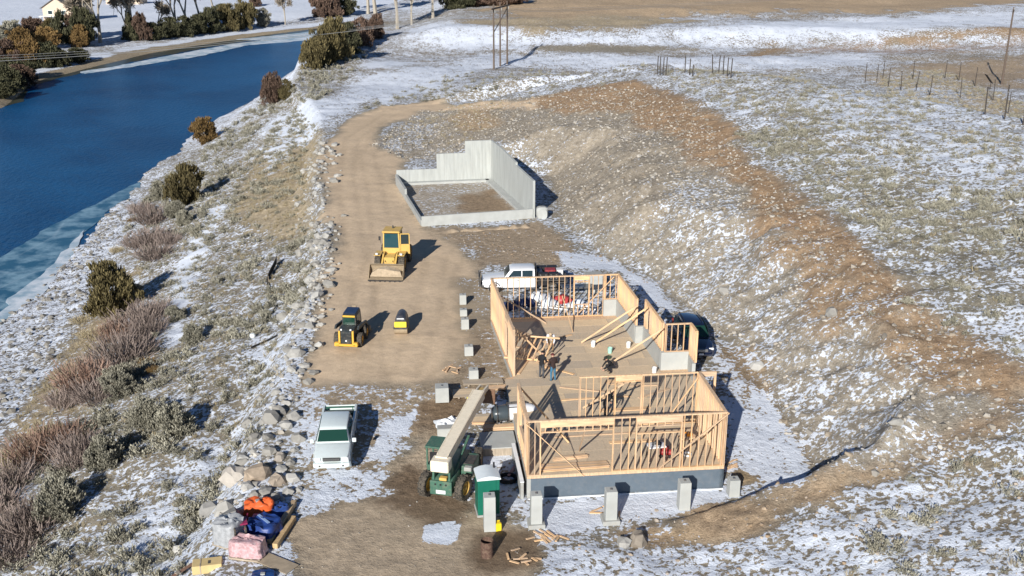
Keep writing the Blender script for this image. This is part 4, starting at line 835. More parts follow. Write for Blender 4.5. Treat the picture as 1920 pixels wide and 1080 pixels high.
for sx in (-1, 1):
    MB().box((0, 0, 0), (.13, .12, .11), bev=.02).build('work_light', M_light, sk, loc=(sx * .32, -1.5, 1.36)); MB().prism([(-1.62, .35), (-1.3, .35), (-1.3, 1.28), (-1.55, 1.28)], sx * .46 - .06, sx * .46 + .06).build('rear_post', M_y2, sk)
    MB().box((0, 0, 0), (.36, .3, .28), bev=.04).build('bumper_corner', M_y2, sk, loc=(sx * .62, -1.58, .36)); MB().prism([(-1.35, 1.35), (-1.15, 1.55), (.9, 1.2), (1.5, .55), (1.65, .2), (1.5, .2), (1.2, .7), (.7, 1.05), (-1.2, 1.3)], sx * .78 - .06, sx * .78 + .06).build('lift_arm', M_cabd, sk)
    for yy in (-.85, .55): wheel(sk, sx * .80, yy, .45, .34, M_y2, lugs=12)
MB().box((0, -1.66, .32), (1.35, .14, .16), bev=.03).build('rear_bumper', M_y2, sk)
cbs = MB().loft([rsec(yy, 1.0, 1.1, zt, .06, .9) for yy, zt in ((-.6, 2.06), (-.5, 2.12), (.75, 2.12), (.85, 2.05))]).build('cab', M_cabd, sk, 35)
panel(cbs, 'rear_window', [(-.4, -.62, 1.40), (.4, -.62, 1.40), (.38, -.60, 1.92), (-.38, -.60, 1.92)], M_grn, .015); MB().box((0, -.60, 1.99), (.86, .08, .13), bev=.02).build('sign_panel', M_y2, cbs); MB().box((0, .15, 2.15), (.86, 1.2, .07), bev=.03).build('roof', plain('roof_blue_black', (.02, .035, .08), .3), cbs); MB().box((0, .95, 2.08), (.3, .12, .3), bev=.03).build('light_bar', M_mud, cbs)
for sx in (-1, 1): panel(cbs, 'side_window', [(sx * .50, -.4, 1.3), (sx * .50, .6, 1.3), (sx * .465, .55, 1.95), (sx * .465, -.35, 1.95)], M_glass, .012)
MB().prism([(1.5, .08), (2.2, .05), (2.2, .1), (1.75, .2), (1.6, .6), (1.45, .6)], -.9, .9).build('bucket', M_mud, sk)

# small vibratory roller
x, y, z = at(752, 628, .85); ro = empty('roller', (x, y + .3, gz(x, y)), R(180), 'small roller with a dark rounded hood and yellow front plate', 'roller')
MB().cyl((-.45, .15, .36), (.45, .15, .36), .36, n=22).build('drum', M_mud, ro, 40); MB().cyl((-.45, -.75, .36), (.45, -.75, .36), .36, n=22).build('drum', M_mud, ro, 40)
MB().loft([[(rx * math.cos(q), yy + .28 * 0, .75 + rz_ * max(0, math.sin(q))) for q in [PI * i / 9 for i in range(10)]] + [(-rx, yy, .5), (rx, yy, .5)] for yy, rx, rz_ in ((-1.15, .3, .45), (-1.0, .42, .66), (.0, .44, .72), (.35, .4, .6))]).build('hood', plain('hood_dark', (.05, .055, .07), .35, var=.3, dirt=.1), ro, 40)
MB().box((0, .46, .78), (.84, .16, .40), bev=.03).build('front_plate', plain('bright_yellow', (.85, .66, .06), .4, var=.05), ro); MB().box((0, .2, .52), (.98, .7, .14), bev=.02).build('frame', M_dk, ro); MB().bar((-.3, .3, 1.1), (.3, .3, 1.1), .05, .05).build('handle', M_steel, ro); MB().box((0, .38, 1.18), (.5, .06, .06)).build('rail', M_light, ro)

# green telehandler with a cream boom
M_tg = plain('telehandler_green', (.055, .135, .095), .5, var=.15, dirt=.22); M_cream = plain('cream_paint', (.84, .74, .57), .5, var=.06, dirt=.12)
A = Vector(at(832, 925, .1)); Bv = Vector(at(905, 830, .2)); dv = (Bv - A); rz = math.atan2(dv.y, dv.x) - PI / 2 + R(6); cc = Vector(at(855, 902, .1)); th = empty('telehandler', (cc.x - .15, cc.y - .2, gz(cc.x, cc.y)), rz, 'green telehandler with a long cream boom and yellow rims', 'telehandler')
for sx in (-1, 1):
    for yy in (-1.45, 1.6): wheel(th, sx * .98, yy, .66, .42, M_yel, lugs=16, steer=R(-12) if yy < 0 else R(10))
MB().loft([rsec(yy, wd, .5, zt, .06) for yy, wd, zt in ((-2.1, 1.0, 1.25), (-1.9, 1.15, 1.35), (1.9, 1.05, 1.05), (2.1, .9, .9))]).build('chassis', M_tg, th, 35)
rp = MB().box((0, -2.14, .9), (1.15, .14, .78), bev=.03).build('rear_panel', M_tg, th)
for k in range(3): MB().cyl((-.28 + .28 * k, -2.2, 1.12), (-.28 + .28 * k, -2.225, 1.12), .055, n=12).build('port', M_blk, rp)
MB().box((.0, -2.215, .70), (.5, .012, .2)).build('sticker', M_white, rp); MB().box((.1, -2.0, 1.38), (.4, .3, .16), bev=.03).build('work_light', M_yel, th)
MB().box((.88, .25, 1.05), (.62, 1.6, .62), bev=.06).build('engine_box', M_tg, th); MB().box((.92, .25, 1.37), (.5, 1.0, .03)).build('grille', M_dk, th); MB().box((1.0, -.55, 1.28), (.4, .3, .22), bev=.03).build('battery_box', M_concw, th)
for sx in (-.42, .42): MB().prism([(-2.1, .6), (-1.5, .6), (-1.45, 1.8), (-1.6, 2.35), (-1.95, 2.35), (-2.05, 1.8)], sx - .05, sx + .05).build('boom_tower', M_tg, th)
cab_ = MB().box((-.92, .1, .95), (.72, 1.2, .5), bev=.04).build('cab', M_tg, th)
for sx in (-1.24, -.6):
    for yy in (-.45, .6): MB().bar((sx, yy, 1.15), (sx, yy, 2.2), .08, .08).build('pillar', M_tg, cab_)
MB().box((-.92, .08, 2.25), (.86, 1.3, .1), bev=.04).build('cab_roof', M_tg, cab_); MB().box((-.92, -.1, 1.35), (.45, .4, .12), bev=.03).build('seat', M_blk, cab_); MB().box((-.92, -.28, 1.62), (.45, .1, .5), bev=.03).build('seat_back', M_blk, cab_); MB().ring((-.92, .38, 1.6), (0, .5, 1), ((-.015, .15), (.015, .15), (.015, .18), (-.015, .18)), 16).build('steering_wheel', M_blk, cab_)
bo = MB(); p0 = Vector((0, -1.95, 2.32)); p1 = Vector((.06, 5.4, 2.75)); bo.bar(p0, p1, .62, .50); bo = bo.build('boom', M_cream, th)
MB().box((0, -2.05, 2.2), (.95, .7, .62), bev=.05).build('boom_heel', M_cream, bo)
for sx in (-.29, .29): MB().bar((sx, -1.7, 2.585), (sx, 5.35, 3.01), .05, .03).build('boom_rib', M_cream, bo)
ib = MB().bar((.06, 5.35, 2.7), (.06, 6.2, 2.6), .4, .36).build('inner_boom', M_yel, bo)
for sx in (-.16, .28): MB().bar((sx, 5.3, 2.85), (sx, 6.5, 2.7), .1, .26).build('boom_cheek', M_cream, bo)
MB().cyl((.0, -1.1, 1.3), (.0, .6, 2.1), .09, n=10).build('lift_cylinder', M_steel, th); MB().bar((.42, -1.5, 1.2), (.55, 1.3, 2.2), .12, .1).build('side_strut', M_tg, th)
cr = MB().box((.1, 6.55, 2.1), (1.2, .1, .9), bev=.02).build('fork_carriage', plain('rusty_steel', (.16, .085, .05), .7, dirt=.2), th)
for sx in (-.35, .5): MB().bar((sx, 6.6, 1.68), (sx, 7.7, 1.66), .12, .05).build('fork', M_dk, cr)
th.matrix_world = Matrix.Translation(th.location) @ Matrix.Rotation(rz, 4, 'Z')
# ------------------------------------------------------------------ toilet, drum, yard goods
def yardg(name, px, py, rz, label, cat, group=None, dz=0): x, y, z = G(px, py); return empty(name, (x, y, z + dz), rz, label, cat, group)
M_tgreen = plain('toilet_green', (.008, .13, .085), .45, var=.08); M_roofw = plain('toilet_roof', (.68, .73, .74), .4, var=.05)
e = yardg('portable_toilet', 914, 958, HA + R(4), 'green portable toilet with a white roof', 'toilet')
MB().box((0, 0, .06), (1.2, 1.2, .12), bev=.02).build('skid', M_concw, e); MB().box((0, 0, 1.1), (1.1, 1.1, 2.0), bev=.03).build('cabin', M_tgreen, e)
MB().loft([[(s_ * 1.2 / 2 * c_, y_, z_) for s_, c_, z_ in ((-1, 1, 2.08), (-1, .98, 2.16), (-.5, 1, 2.26), (0, 1, 2.30), (.5, 1, 2.26), (1, .98, 2.16), (1, 1, 2.08))] for y_ in (-.62, 0, .62)]).build('roof', M_roofw, e, 30)
d_ = MB().box((0, -.56, 1.12), (.72, .04, 1.85), bev=.01).build('door', M_tgreen, e); MB().box((.28, -.59, 1.1), (.06, .05, .14)).build('handle', M_blk, d_); MB().box((-.1, -.585, .75), (.2, .01, .05)).build('sticker', M_white, d_)
for k in range(5): MB().box((.557, -.35 + .17 * k, 1.75), (.02, .1, .3)).build('vent', M_tgreen, e)
MB().cyl((.4, .4, 2.2), (.4, .4, 2.5), .05, n=10).build('vent_pipe', M_blk, e)
e = yardg('steel_drum', 913, 1043, 0, 'rusty open steel drum on the wet dirt', 'drum'); M_rust = plain('rusty_drum', (.10, .055, .04), .8, var=.4, scale=5, dirt=.3)
MB().loft([[(r * math.cos(2 * PI * i / 24), r * math.sin(2 * PI * i / 24), z) for i in range(24)] for r, z in ((.29, 0), (.29, .28), (.305, .30), (.29, .32), (.29, .58), (.305, .6), (.29, .62), (.29, .86), (.305, .88), (.28, .88), (.27, .4))]).build('shell', M_rust, e, 30); MB().cyl((0, 0, .38), (0, 0, .44), .27, n=20).build('ash', plain('ash', (.13, .06, .04), .9), e)
e = yardg('jerry_can', 933, 993, .3, 'bright yellow jerry can beside the front pier', 'can'); my = plain('can_yellow', (.85, .62, .03), .4, var=.04)
MB().loft([rsec(yy, w_, 0, .42, .06) for yy, w_ in ((-.16, .3), (-.1, .36), (.1, .36), (.16, .3))]).build('body', my, e, 40); MB().bar((-.1, 0, .5), (.1, 0, .5), .05, .04).build('handle', my, e); MB().cyl((.13, 0, .4), (.17, 0, .5), .03, n=8).build('cap', M_blk, e)
# porch slab and low walls beside the house
sl = empty('porch_slab', HM @ Vector((-1.0, 5.4, -1.25)), HA, 'pale concrete porch slab left of the front room', 'slab'); MB().box((0, 0, .32), (1.95, 2.0, .64), bev=.01).build('slab', M_conc, sl); MB().box((0, -.98, .3), (2.0, .05, .58)).build('form_board', M_oldwood, sl)
lw = empty('low_wall', HM @ Vector((-.25, 2.1, -1.33)), HA, 'low grey concrete wall edge left of the foundation corner', 'wall'); MB().box((0, 0, .5), (.16, 4.3, 1.0)).build('wall', M_concw, lw); MB().box((0, 0, 1.02), (.2, 4.3, .05)).build('cap', M_foam, lw)
# lumber landing between house and boom
def stack(px, py, z, rz, rows, L, wd, th, label, mat=None, nm='lumber_stack', group='lumber stacks beside the house', bearers=True):
    x, y, _ = at(px, py, z); zz = gz(x, y); e = empty(nm, (x, y, zz), rz, label, 'lumber', group); z0 = .02
    if bearers:
        for s_ in (-.35, .35): o = link('bearer', unit(M_oldwood, .09, .09, rows[0] * wd * 1.05), e); o.location = (s_ * L, 0, .045); o.rotation_euler = (PI / 2, 0, 0)
        z0 = .09
    for k, nr in enumerate(rows):
        for j in range(nr):
            o = link('board', unit(mat or M_lum, th, wd * .96, L * rnd.choice((1, 1, .97))), e); o.location = (rnd.uniform(-.05, .05), (j - (nr - 1) / 2) * wd, z0 + th / 2 + k * (th + .003)); o.rotation_euler = (0, PI / 2, rnd.uniform(-.01, .01))
    return e
stack(945, 797, .7, HA, (4, 3), 2.4, .15, .09, 'brown timbers stacked just behind the porch slab'); stack(958, 722, .9, HA + .02, (5,), 3.2, .14, .045, 'long pale boards laid in the gap of the left wall'); stack(905, 716, .8, HA, (4,), 2.6, .2, .04, 'weathered planks on the snow left of the wall gap', M_oldwood)
stack(885, 740, .6, HA, (3,), 2.4, .4, .02, 'tan plywood sheets at the edge of the landing', M_osb); stack(925, 781, .6, HA + .05, (3,), 2.6, .35, .02, 'plywood sheets lying under the grey and white tank', M_osb); stack(905, 797, .4, HA - .1, (3, 2), 1.3, .14, .045, 'short tan boards under the boom')
sn_ = yard('plastic_sheet', 845, 800, .3, .3, 'crumpled white plastic sheet behind the boom', 'plastic sheet'); pm = MB(); nn_ = 9
pm.add([(.22 * (i - 4) + rnd.uniform(-.05, .05), .2 * (j - 4) + rnd.uniform(-.05, .05), .03 + (rnd.uniform(0, .3) if 0 < i < 8 and 0 < j < 8 else 0)) for j in range(nn_) for i in range(nn_)], [(j * nn_ + i, j * nn_ + i + 1, (j + 1) * nn_ + i + 1, (j + 1) * nn_ + i) for j in range(nn_ - 1) for i in range(nn_ - 1)]); pm.build('sheet', M_foam, sn_)
e = yard('concrete_block', 838, 818, .25, HA, 'low grey concrete block behind the telehandler cab', 'concrete block'); MB().box((0, 0, .25), (1.1, .6, .5), bev=.02).build('body', M_conc, e); MB().box((0, 0, .51), (1.0, .5, .03)).build('top_face', M_concw, e)
# grey and white tank in a frame
e = empty('tank', at(962, 778, 1.0), HA + R(4), 'dark grey and white rounded tank in a frame on the landing', 'tank'); e.location.z = gz(*at(962, 778, .9)[:2]) + .1; M_tank = plain('tank_grey', (.055, .07, .08), .3, var=.15)
def tanksec(xa, xb, r0, n_=22): return [[(x_, r_ * math.cos(q), .62 + r_ * .9 * math.sin(q)) for q in [2 * PI * i / n_ for i in range(n_)]] for x_, r_ in ((xa, r0[0]), (xa + (xb - xa) * .15, r0[1]), (xa + (xb - xa) * .5, r0[2]), (xa + (xb - xa) * .85, r0[3]), (xb, r0[4]))]
MB().loft(tanksec(-1.25, -.35, (.36, .46, .5, .52, .5))).build('dark_end', M_tank, e, 40); MB().loft(tanksec(-.34, .62, (.5, .52, .52, .52, .5))).build('white_barrel', M_white, e, 40); MB().loft(tanksec(.64, 1.45, (.5, .5, .46, .34, .15))).build('white_end', M_white, e, 40)
for x_ in (-1.0, -.34, .63): MB().ring((x_, 0, .62), (1, 0, 0), ((-.025, .515), (.025, .515), (.025, .56), (-.025, .56)), 24).build('hoop', M_dk, e)
for s_ in (-.35, .0, .35): MB().bar((-.34, s_, .62 + .56 * math.cos(s_ * 1.6)), (.63, s_, .62 + .56 * math.cos(s_ * 1.6)), .05, .04).build('frame_bar', M_dk, e)
for x_ in (-1.0, .6):
    for s_ in (-.45, .45): MB().bar((x_, s_, 0), (x_, s_ * .8, .5), .07, .07).build('leg', M_dk, e)
for px, py, c3, lab in ((880, 748, (.8, .7, .1), 'yellow clamp nearest the wide pier'), (893, 746, (.8, .7, .1), 'yellow clamp in the middle of the plywood edge'), (908, 744, (.8, .7, .1), 'yellow clamp nearest the boom tip')):
    e = yard('clamp', px, py, .7, HA, lab, 'clamp', 'yellow clamps'); e.location.z += .16; MB().box((0, 0, .03), (.32, .1, .06), bev=.01).build('bar', plain('clamp_yellow', c3, .5), e); MB().box((.12, 0, .09), (.06, .1, .1)).build('jaw', M_dk, e)
e = yard('hose_coil', 952, 905, .0, 0, 'black coil of pipe beside the green toilet', 'hose')
for k in range(5): MB().ring((0, 0, .05 + .045 * k), (0, 0, 1), ((-.02, .40 + .02 * (k % 2)), (.02, .40 + .02 * (k % 2)), (.02, .47 + .02 * (k % 2)), (-.02, .47 + .02 * (k % 2))), 24).build('turn', M_blk, e)
e = yard('pink_board', 972, 885, 0, R(58), 'pinkish board leaning in the pit beside the foundation', 'board'); stick('board', (-1.0, 0, .05), (1.0, 0, .9), .16, .05, plain('pinkish_wood', (.62, .36, .30), .7), e); stick('cleat', (.7, 0, .82), (.9, 0, .9), .26, .07, M_lum, e)
for k, (px, py, n_, lab) in enumerate(((1022, 1008, 16, 'scatter of pale wood scraps at the foot of the left front pier'), (985, 1052, 9, 'small heap of split boards near the rusty drum'), (1372, 872, 8, 'reddish scrap boards by the right foundation corner'), (845, 690, 7, 'few wood scraps on the mud left of the last small piers'), (1110, 965, 6, 'few offcuts in the snow between the front piers'))):
    e = yardg('wood_scraps', px, py, 0, lab, 'wood scraps')
    for i in range(n_): o = link('offcut', unit(M_lum, .04, .1, rnd.choice((.3, .5, .7))), e); o.location = (rnd.gauss(0, .5), rnd.gauss(0, .35), .04 + rnd.uniform(0, .08)); o.rotation_euler = (0, PI / 2 + rnd.uniform(-.15, .15), rnd.uniform(0, PI))
MB_f = empty('foam_strip', HM @ Vector((5.2, -.12, -1.42)), HA, 'white foam strip along the foot of the foundation front', 'foam strip'); MB().box((0, 0, .09), (10.3, .06, .18)).build('strip', M_foam, MB_f); MB().box((0, -.12, .03), (10.2, .2, .05), bev=.015).build('snow_ledge', M_snow, MB_f)
# ---- goods dumped at the lower left
def bundle(e, nm, mat, d, bumps=.06, top=.85, seed=0, n_=30):    # goods under a creased cover
    V = []; F_ = []; K = 16
    for k in range(K):
        t = k / (K - 1); z_ = min(1, t * 1.45); w_ = 1.0 if t < .69 else max(.02, (1 - t) / .31)
        for i in range(n_):
            a = 2 * PI * i / n_; c_, s_ = math.cos(a), math.sin(a); q = 1 / (abs(c_) ** 5 + abs(s_) ** 5) ** .2
            f1_ = float(fbm(a * 2.2 + seed * 7, z_ * 2.0 + seed, 4)); f2_ = float(fbm(c_ * w_ * 3 + seed * 3, s_ * w_ * 3, 4)); g_ = 1 + bumps * 1.6 * f1_ + .05 * math.sin(a * 9 + seed) * (1 - z_)
            V.append((d[0] / 2 * c_ * q * w_ * g_ * (1.06 - .10 * z_), d[1] / 2 * s_ * q * w_ * g_ * (1.06 - .10 * z_), d[2] * z_ * (1 + .10 * f1_) + d[2] * bumps * 3 * f2_ * (z_ > .95)))
    for k in range(K - 1):
        for i in range(n_): F_.append((k * n_ + i, k * n_ + (i + 1) % n_, (k + 1) * n_ + (i + 1) % n_, (k + 1) * n_ + i))
    F_.append(tuple(range((K - 1) * n_, K * n_)))
    return MB().add(V, F_).build(nm, mat, e, 50)
def pal(e, wd, dp):
    p_ = empty('pallet'); p_.parent = e
    for k in range(5): o = link('slat', unit(M_oldwood, .1, .02, dp), p_); o.location = (-wd / 2 + wd * k / 4, 0, .11); o.rotation_euler = (PI / 2, 0, 0)
    for k in range(3): o = link('runner', unit(M_oldwood, .09, .09, wd), p_); o.location = (0, -dp / 2 + dp * k / 2, .05); o.rotation_euler = (0, PI / 2, 0)
e = yardg('wrapped_pallet', 432, 1018, R(-25), 'grey plastic-wrapped pallet at the left of the dumped goods', 'pallet'); pal(e, 1.2, 1.1); o = bundle(e, 'wrap', plain('grey_wrap', (.34, .35, .36), .25, var=.25, scale=5, bmp=.6), (1.3, 1.2, 1.15), seed=1); o.location.z = .13
e = yardg('wrapped_pallet', 466, 1040, R(-12), 'pink goods in clear wrap at the front of the pile', 'pallet'); pal(e, 1.5, 1.0); o = bundle(e, 'wrap', plain('pink_wrap', (.50, .30, .31), .3, var=.25, scale=4, dirt=.35, dirtc=(.66, .62, .62), bmp=.6), (1.65, .95, .75), seed=2); o.location.z = .13
e = yardg('tarp_bundle', 494, 1002, R(-20), 'blue tarp covering goods in the middle of the pile', 'tarp'); bundle(e, 'tarp', plain('blue_tarp', (.02, .05, .20), .4, var=.3, scale=3, bmp=.5), (1.7, 1.35, .8), .1, seed=3); stick('fold', (-.4, .3, .84), (.5, -.2, .86), .14, .02, plain('pale_fold', (.3, .42, .65), .4), e)
e = yardg('tarp_bundle', 488, 966, R(8), 'bright orange tarp thrown over the top of the pile', 'tarp'); bundle(e, 'tarp', plain('orange_tarp', (.66, .12, .03), .5, var=.15, scale=4, bmp=.5), (1.45, .95, .85), .1, seed=4); MB().box((-.05, -.1, .9), (.2, .2, .12), rz=.3).build('stone', M_concw, e)
e = yardg('tarp_bundle', 525, 966, R(30), 'blue bag behind the orange tarp', 'bag'); bundle(e, 'bag', plain('blue_bag', (.03, .07, .24), .4, var=.3, scale=3, bmp=.5), (.9, .7, .55), .1, seed=5); MB().ring((0, 0, .52), (0, 0, 1), ((-.03, .08), (.03, .08), (.03, .14), (-.03, .14)), 12).build('knot', M_blk, e)
e = yardg('hand_cart', 452, 1022, R(20), 'maroon hand cart with a small white wheel', 'cart')
for s_ in (-.25, .25): wheel(e, s_, -.35, .2, .09, M_white, z=.95)
MB().bar((-.2, -.3, .95), (.1, .9, 1.15), .05, .05).build('handle', plain('maroon_paint', (.22, .02, .06), .4), e); MB().bar((.2, -.3, .95), (.5, .85, 1.1), .05, .05).build('handle', plain('maroon_paint2', (.22, .02, .06), .4), e); MB().box((.15, .3, 1.06), (.5, .7, .08), bev=.02).build('tray', plain('maroon_tray', (.28, .03, .09), .4), e)
for k, (a_, b_, lab) in enumerate((((552, 948), (527, 992), 'short upper timber beside the blue tarp'), ((541, 968), (506, 1022), 'left of the two long timbers by the pile'), ((551, 976), (516, 1030), 'right of the two long timbers by the pile'))):
    A_ = Vector(G(*a_)); B_ = Vector(G(*b_)); e = empty('timber', (A_ + B_) / 2, math.atan2(B_.y - A_.y, B_.x - A_.x), lab, 'timber', 'timbers by the dumped goods'); L_ = (A_ - B_).length
    MB().box((0, 0, .16 + .05 * (k == 0)), (L_, .26, .26), bev=.012).build('beam', woodmat('timber_wood', (.52, .36, .19)), e)
    for s_ in (-.4, .4): o = link('block', unit(M_oldwood, .09, .09, .4), e); o.location = (s_ * L_, 0, .03); o.rotation_euler = (PI / 2, 0, 0)
e = yardg('crate', 390, 1068, R(12), 'yellow-tan wrapped crate at the bottom edge', 'crate'); MB().box((0, 0, .22), (1.35, .7, .44), bev=.03).build('box', plain('tan_wrap', (.62, .47, .22), .5, var=.1, dirt=.1), e); MB().box((.1, -.05, .445), (.12, .25, .012)).build('label_patch', M_dk, e); MB().box((-.3, 0, .23), (.05, .72, .46)).build('strap', M_oldwood, e)
e = yardg('plank', 360, 1058, R(57), 'long brown plank leaning down the snowy bank', 'plank'); stick('board', (-1.3, 0, .08), (1.3, 0, .1), .16, .05, plain('brown_plank', (.26, .15, .10), .7), e); stick('cleat', (-1.0, 0, .13), (-.8, 0, .13), .2, .05, M_oldwood, e)
e = yardg('plywood_sheet', 520, 1058, R(-32), 'sand-coloured plywood sheet lying beyond the long timbers', 'plywood'); MB().box((0, 0, .05), (1.9, .85, .03)).build('sheet', plain('sandy_ply', (.36, .29, .205), .8), e); stick('bearer', (-.7, -.3, .02), (-.7, .3, .02), .09, .05, M_oldwood, e)
e = yardg('tarp_bundle', 494, 1082, R(5), 'flat dark blue sheet standing in for a shadow at the bottom edge', 'tarp'); bundle(e, 'tarp', plain('navy_shadow_sheet', (.015, .05, .17), .4, var=.25, bmp=.4), (1.0, .6, .2), .1, seed=8); MB().box((0, -.1, .21), (.2, .15, .1)).build('stone', M_concw, e)  # low navy sheet added in place of a blue cast shadow
# torn black silt fence on the slope, white lids
M_silt = plain('silt_cloth', (.012, .011, .01), .7, var=.3); e = yardg('silt_fence', 512, 545, 0, 'torn black silt fence hanging on the snowy slope', 'silt fence')
e0 = Vector(e.location)
for k, pts in enumerate(([(519, 494), (512, 508), (505, 520), (500, 530)], [(500, 532), (508, 548), (520, 560)], [(520, 575), (500, 602), (478, 622)], [(520, 632), (495, 645), (470, 655)])):
    q = [Vector(G(*p_)) - e0 for p_ in pts]; mb = MB(); h0 = (.75, .3, .22, .2)[k]
    for i in range(len(q) - 1):
        ha, hb = h0 * (1 - .3 * i / len(q)), h0 * (1 - .3 * (i + 1) / len(q)); mb.add([q[i], q[i + 1], q[i + 1] + Vector((.05, 0, hb)), q[i] + Vector((.05, 0, ha)), q[i] + Vector((0, .04, 0)), q[i + 1] + Vector((0, .04, 0)), q[i + 1] + Vector((.05, .04, hb)), q[i] + Vector((.05, .04, ha))], [(0, 1, 2, 3), (4, 7, 6, 5), (3, 2, 6, 7), (0, 4, 5, 1), (0, 3, 7, 4), (1, 5, 6, 2)])
    mb.build('cloth', M_silt, e)
for p_ in ((516, 500), (503, 530), (519, 562), (480, 622)): q = Vector(G(*p_)) - e0; stick('stake', q + Vector((0, 0, -.2)), q + Vector((.03, 0, .7)), .04, .04, M_oldwood, e)
for px, py, r_, lab in ((377, 628, .2, 'white plastic ball among the sagebrush'), (474, 634, .22, 'pale green tub lying by the torn silt fence')):
    e = yardg('lost_tub', px, py, .4, lab, 'tub'); MB().loft([[(rr * math.cos(2 * PI * i / 16), rr * math.sin(2 * PI * i / 16), z_) for i in range(16)] for rr, z_ in ((r_ * .7, 0), (r_, .12), (r_ * .95, .26), (r_ * .6, .34))]).build('shell', plain('tub_plastic', (.7, .74, .72), .4, var=.05), e, 40); MB().ring((0, 0, .2), (0, 0, 1), ((-.02, r_ * .98), (.02, r_ * .98), (.02, r_ * 1.05), (-.02, r_ * 1.05)), 16).build('rim', M_foam, e)
# soil heaped along the low front wall of the foundation
e = yardg('soil_heap', 900, 432, 0, 'brown soil heaped along the low front wall of the concrete foundation', 'soil heap'); A_, B_ = Vector(G(805, 436)), Vector(G(1010, 424)); e0 = Vector(e.location); mb = MB(); secs = []
for k in range(41):
    t = k / 40; c_ = A_.lerp(B_, t) - e0; hh = (.12 + .34 * abs(float(fbm(t * 9, 3.3, 3))) * 2) * min(1, t * 8, (1 - t) * 8); wd_ = .5 + .35 * float(fbm(t * 7, 8.1, 2)); secs.append([c_ + Vector((.0, wd_ * math.cos(q) * -1, -.08 + hh * math.sin(q) * (1 + .25 * float(fbm(t * 20, q * 2, 2))))) for q in [PI * i / 8 for i in range(9)]])
mb.loft(secs); mb.build('heap', plain('heap_soil', (.34, .265, .185), .95, var=.3, scale=2, bmp=.6), e, 60)
# ------------------------------------------------------------------ rocks
rs = np.random.RandomState(21)
def ico(sub):
    b = bmesh.new(); bmesh.ops.create_icosphere(b, subdivisions=sub, radius=1); b.verts.ensure_lookup_table(); V = np.array([v.co[:] for v in b.verts]); F_ = np.array([[v.index for v in f.verts] for f in b.faces]); b.free(); return V, F_
I1, F1 = ico(1); I2, F2 = ico(2)
def rockmat(name, c, var=.25):
    m, nt, p = newmat(name); oi = nd(nt, 'ShaderNodeObjectInfo').outputs['Random']; g = nd(nt, 'ShaderNodeNewGeometry'); rp = g.outputs['Random Per Island']
    v = math_(nt, 'FRACT', math_(nt, 'ADD', oi, rp)); n_ = noise(nt, 3, 6, .65)
    cc = mixc(nt, ramp(nt, n_, ((.3, 0.), (.7, 1.))), tuple(x * (1 - var) for x in c), tuple(min(1, x * (1 + var)) for x in c))
    cc = mixc(nt, ramp(nt, v, ((.3, 0.), (1., .55))), cc, (.50, .49, .46)); cc = mixc(nt, ramp(nt, math_(nt, 'FRACT', math_(nt, 'MULTIPLY', v, 7.3)), ((.4, 0.), (1., .7))), cc, (.20, .185, .16))
    nt.links.new(cc, p.inputs['Base Color']); p.inputs['Roughness'].default_value = .9; p.inputs['Specular IOR Level'].default_value = .2; bump(nt, p, noise(nt, 9, 5, .7), .4, .03); return m
M_rock = rockmat('pale_rock', (.33, .32, .295)); M_rock2 = rockmat('tan_rock', (.35, .28, .21), .25); M_gr = rockmat('gravel_stone', (.44, .40, .34))
def rockV(seed, base=I2, flat=.7, cuts=11):
    r = np.random.RandomState(seed); V = base.copy()
    for k in range(cuts):
        n_ = r.randn(3); n_ /= np.linalg.norm(n_); d = r.uniform(.42, .8); t = V @ n_; over = np.maximum(0, t - d); V = V - over[:, None] * n_ * .97
    V *= 1 + .10 * r.randn(len(V), 1) * (len(V) > 20) * .6; V *= np.array([r.uniform(.85, 1.25), r.uniform(.75, 1.05), flat * r.uniform(.8, 1.15)]); return V
def hull(seed, n_=16, flat=.72):                # an angular stone: the hull of points thrown on a lumpy ball
    r = np.random.RandomState(seed); P = []
    while len(P) < n_:
        v = r.randn(3); v /= np.linalg.norm(v)
        if all(np.dot(v, q) < .86 for q in P) or r.rand() < .02: P.append(v)
    P = np.array(P); b = bmesh.new(); vs_ = [b.verts.new(q) for q in P]; b.verts.index_update(); bmesh.ops.convex_hull(b, input=vs_); b.faces.ensure_lookup_table(); F_ = np.array([[v.index for v in f.verts] for f in b.faces]); b.free()
    P = P * r.uniform(.8, 1.12, (n_, 1)) * np.array([r.uniform(.9, 1.3), r.uniform(.7, 1.0), flat * r.uniform(.8, 1.2)]); return P, F_
rock_me = [raw_mesh('boulder', *hull(100 + i, 22), M_rock) for i in range(9)]; rock_me2 = [raw_mesh('boulder', *hull(200 + i, 40, .8), M_rock2) for i in range(4)]; M_clod = plain('soil_clod', (.33, .25, .17), .95, var=.25, scale=3, bmp=.5); clod_me = [raw_mesh('soil_clod', *hull(260 + i, 30, .55), M_clod) for i in range(3)]
def rock(x, y, r, label, group=None, me=None, sink=.35, name='boulder'):
    o = link(name, me or rnd.choice(rock_me)); o.location = (x, y, gz(x, y) + r * (.62 - sink)); o.rotation_euler = (rnd.uniform(-.3, .3), rnd.uniform(-.3, .3), rnd.uniform(0, 6.28)); o.scale = (r, r, r); return put(o, label, 'boulder', group)
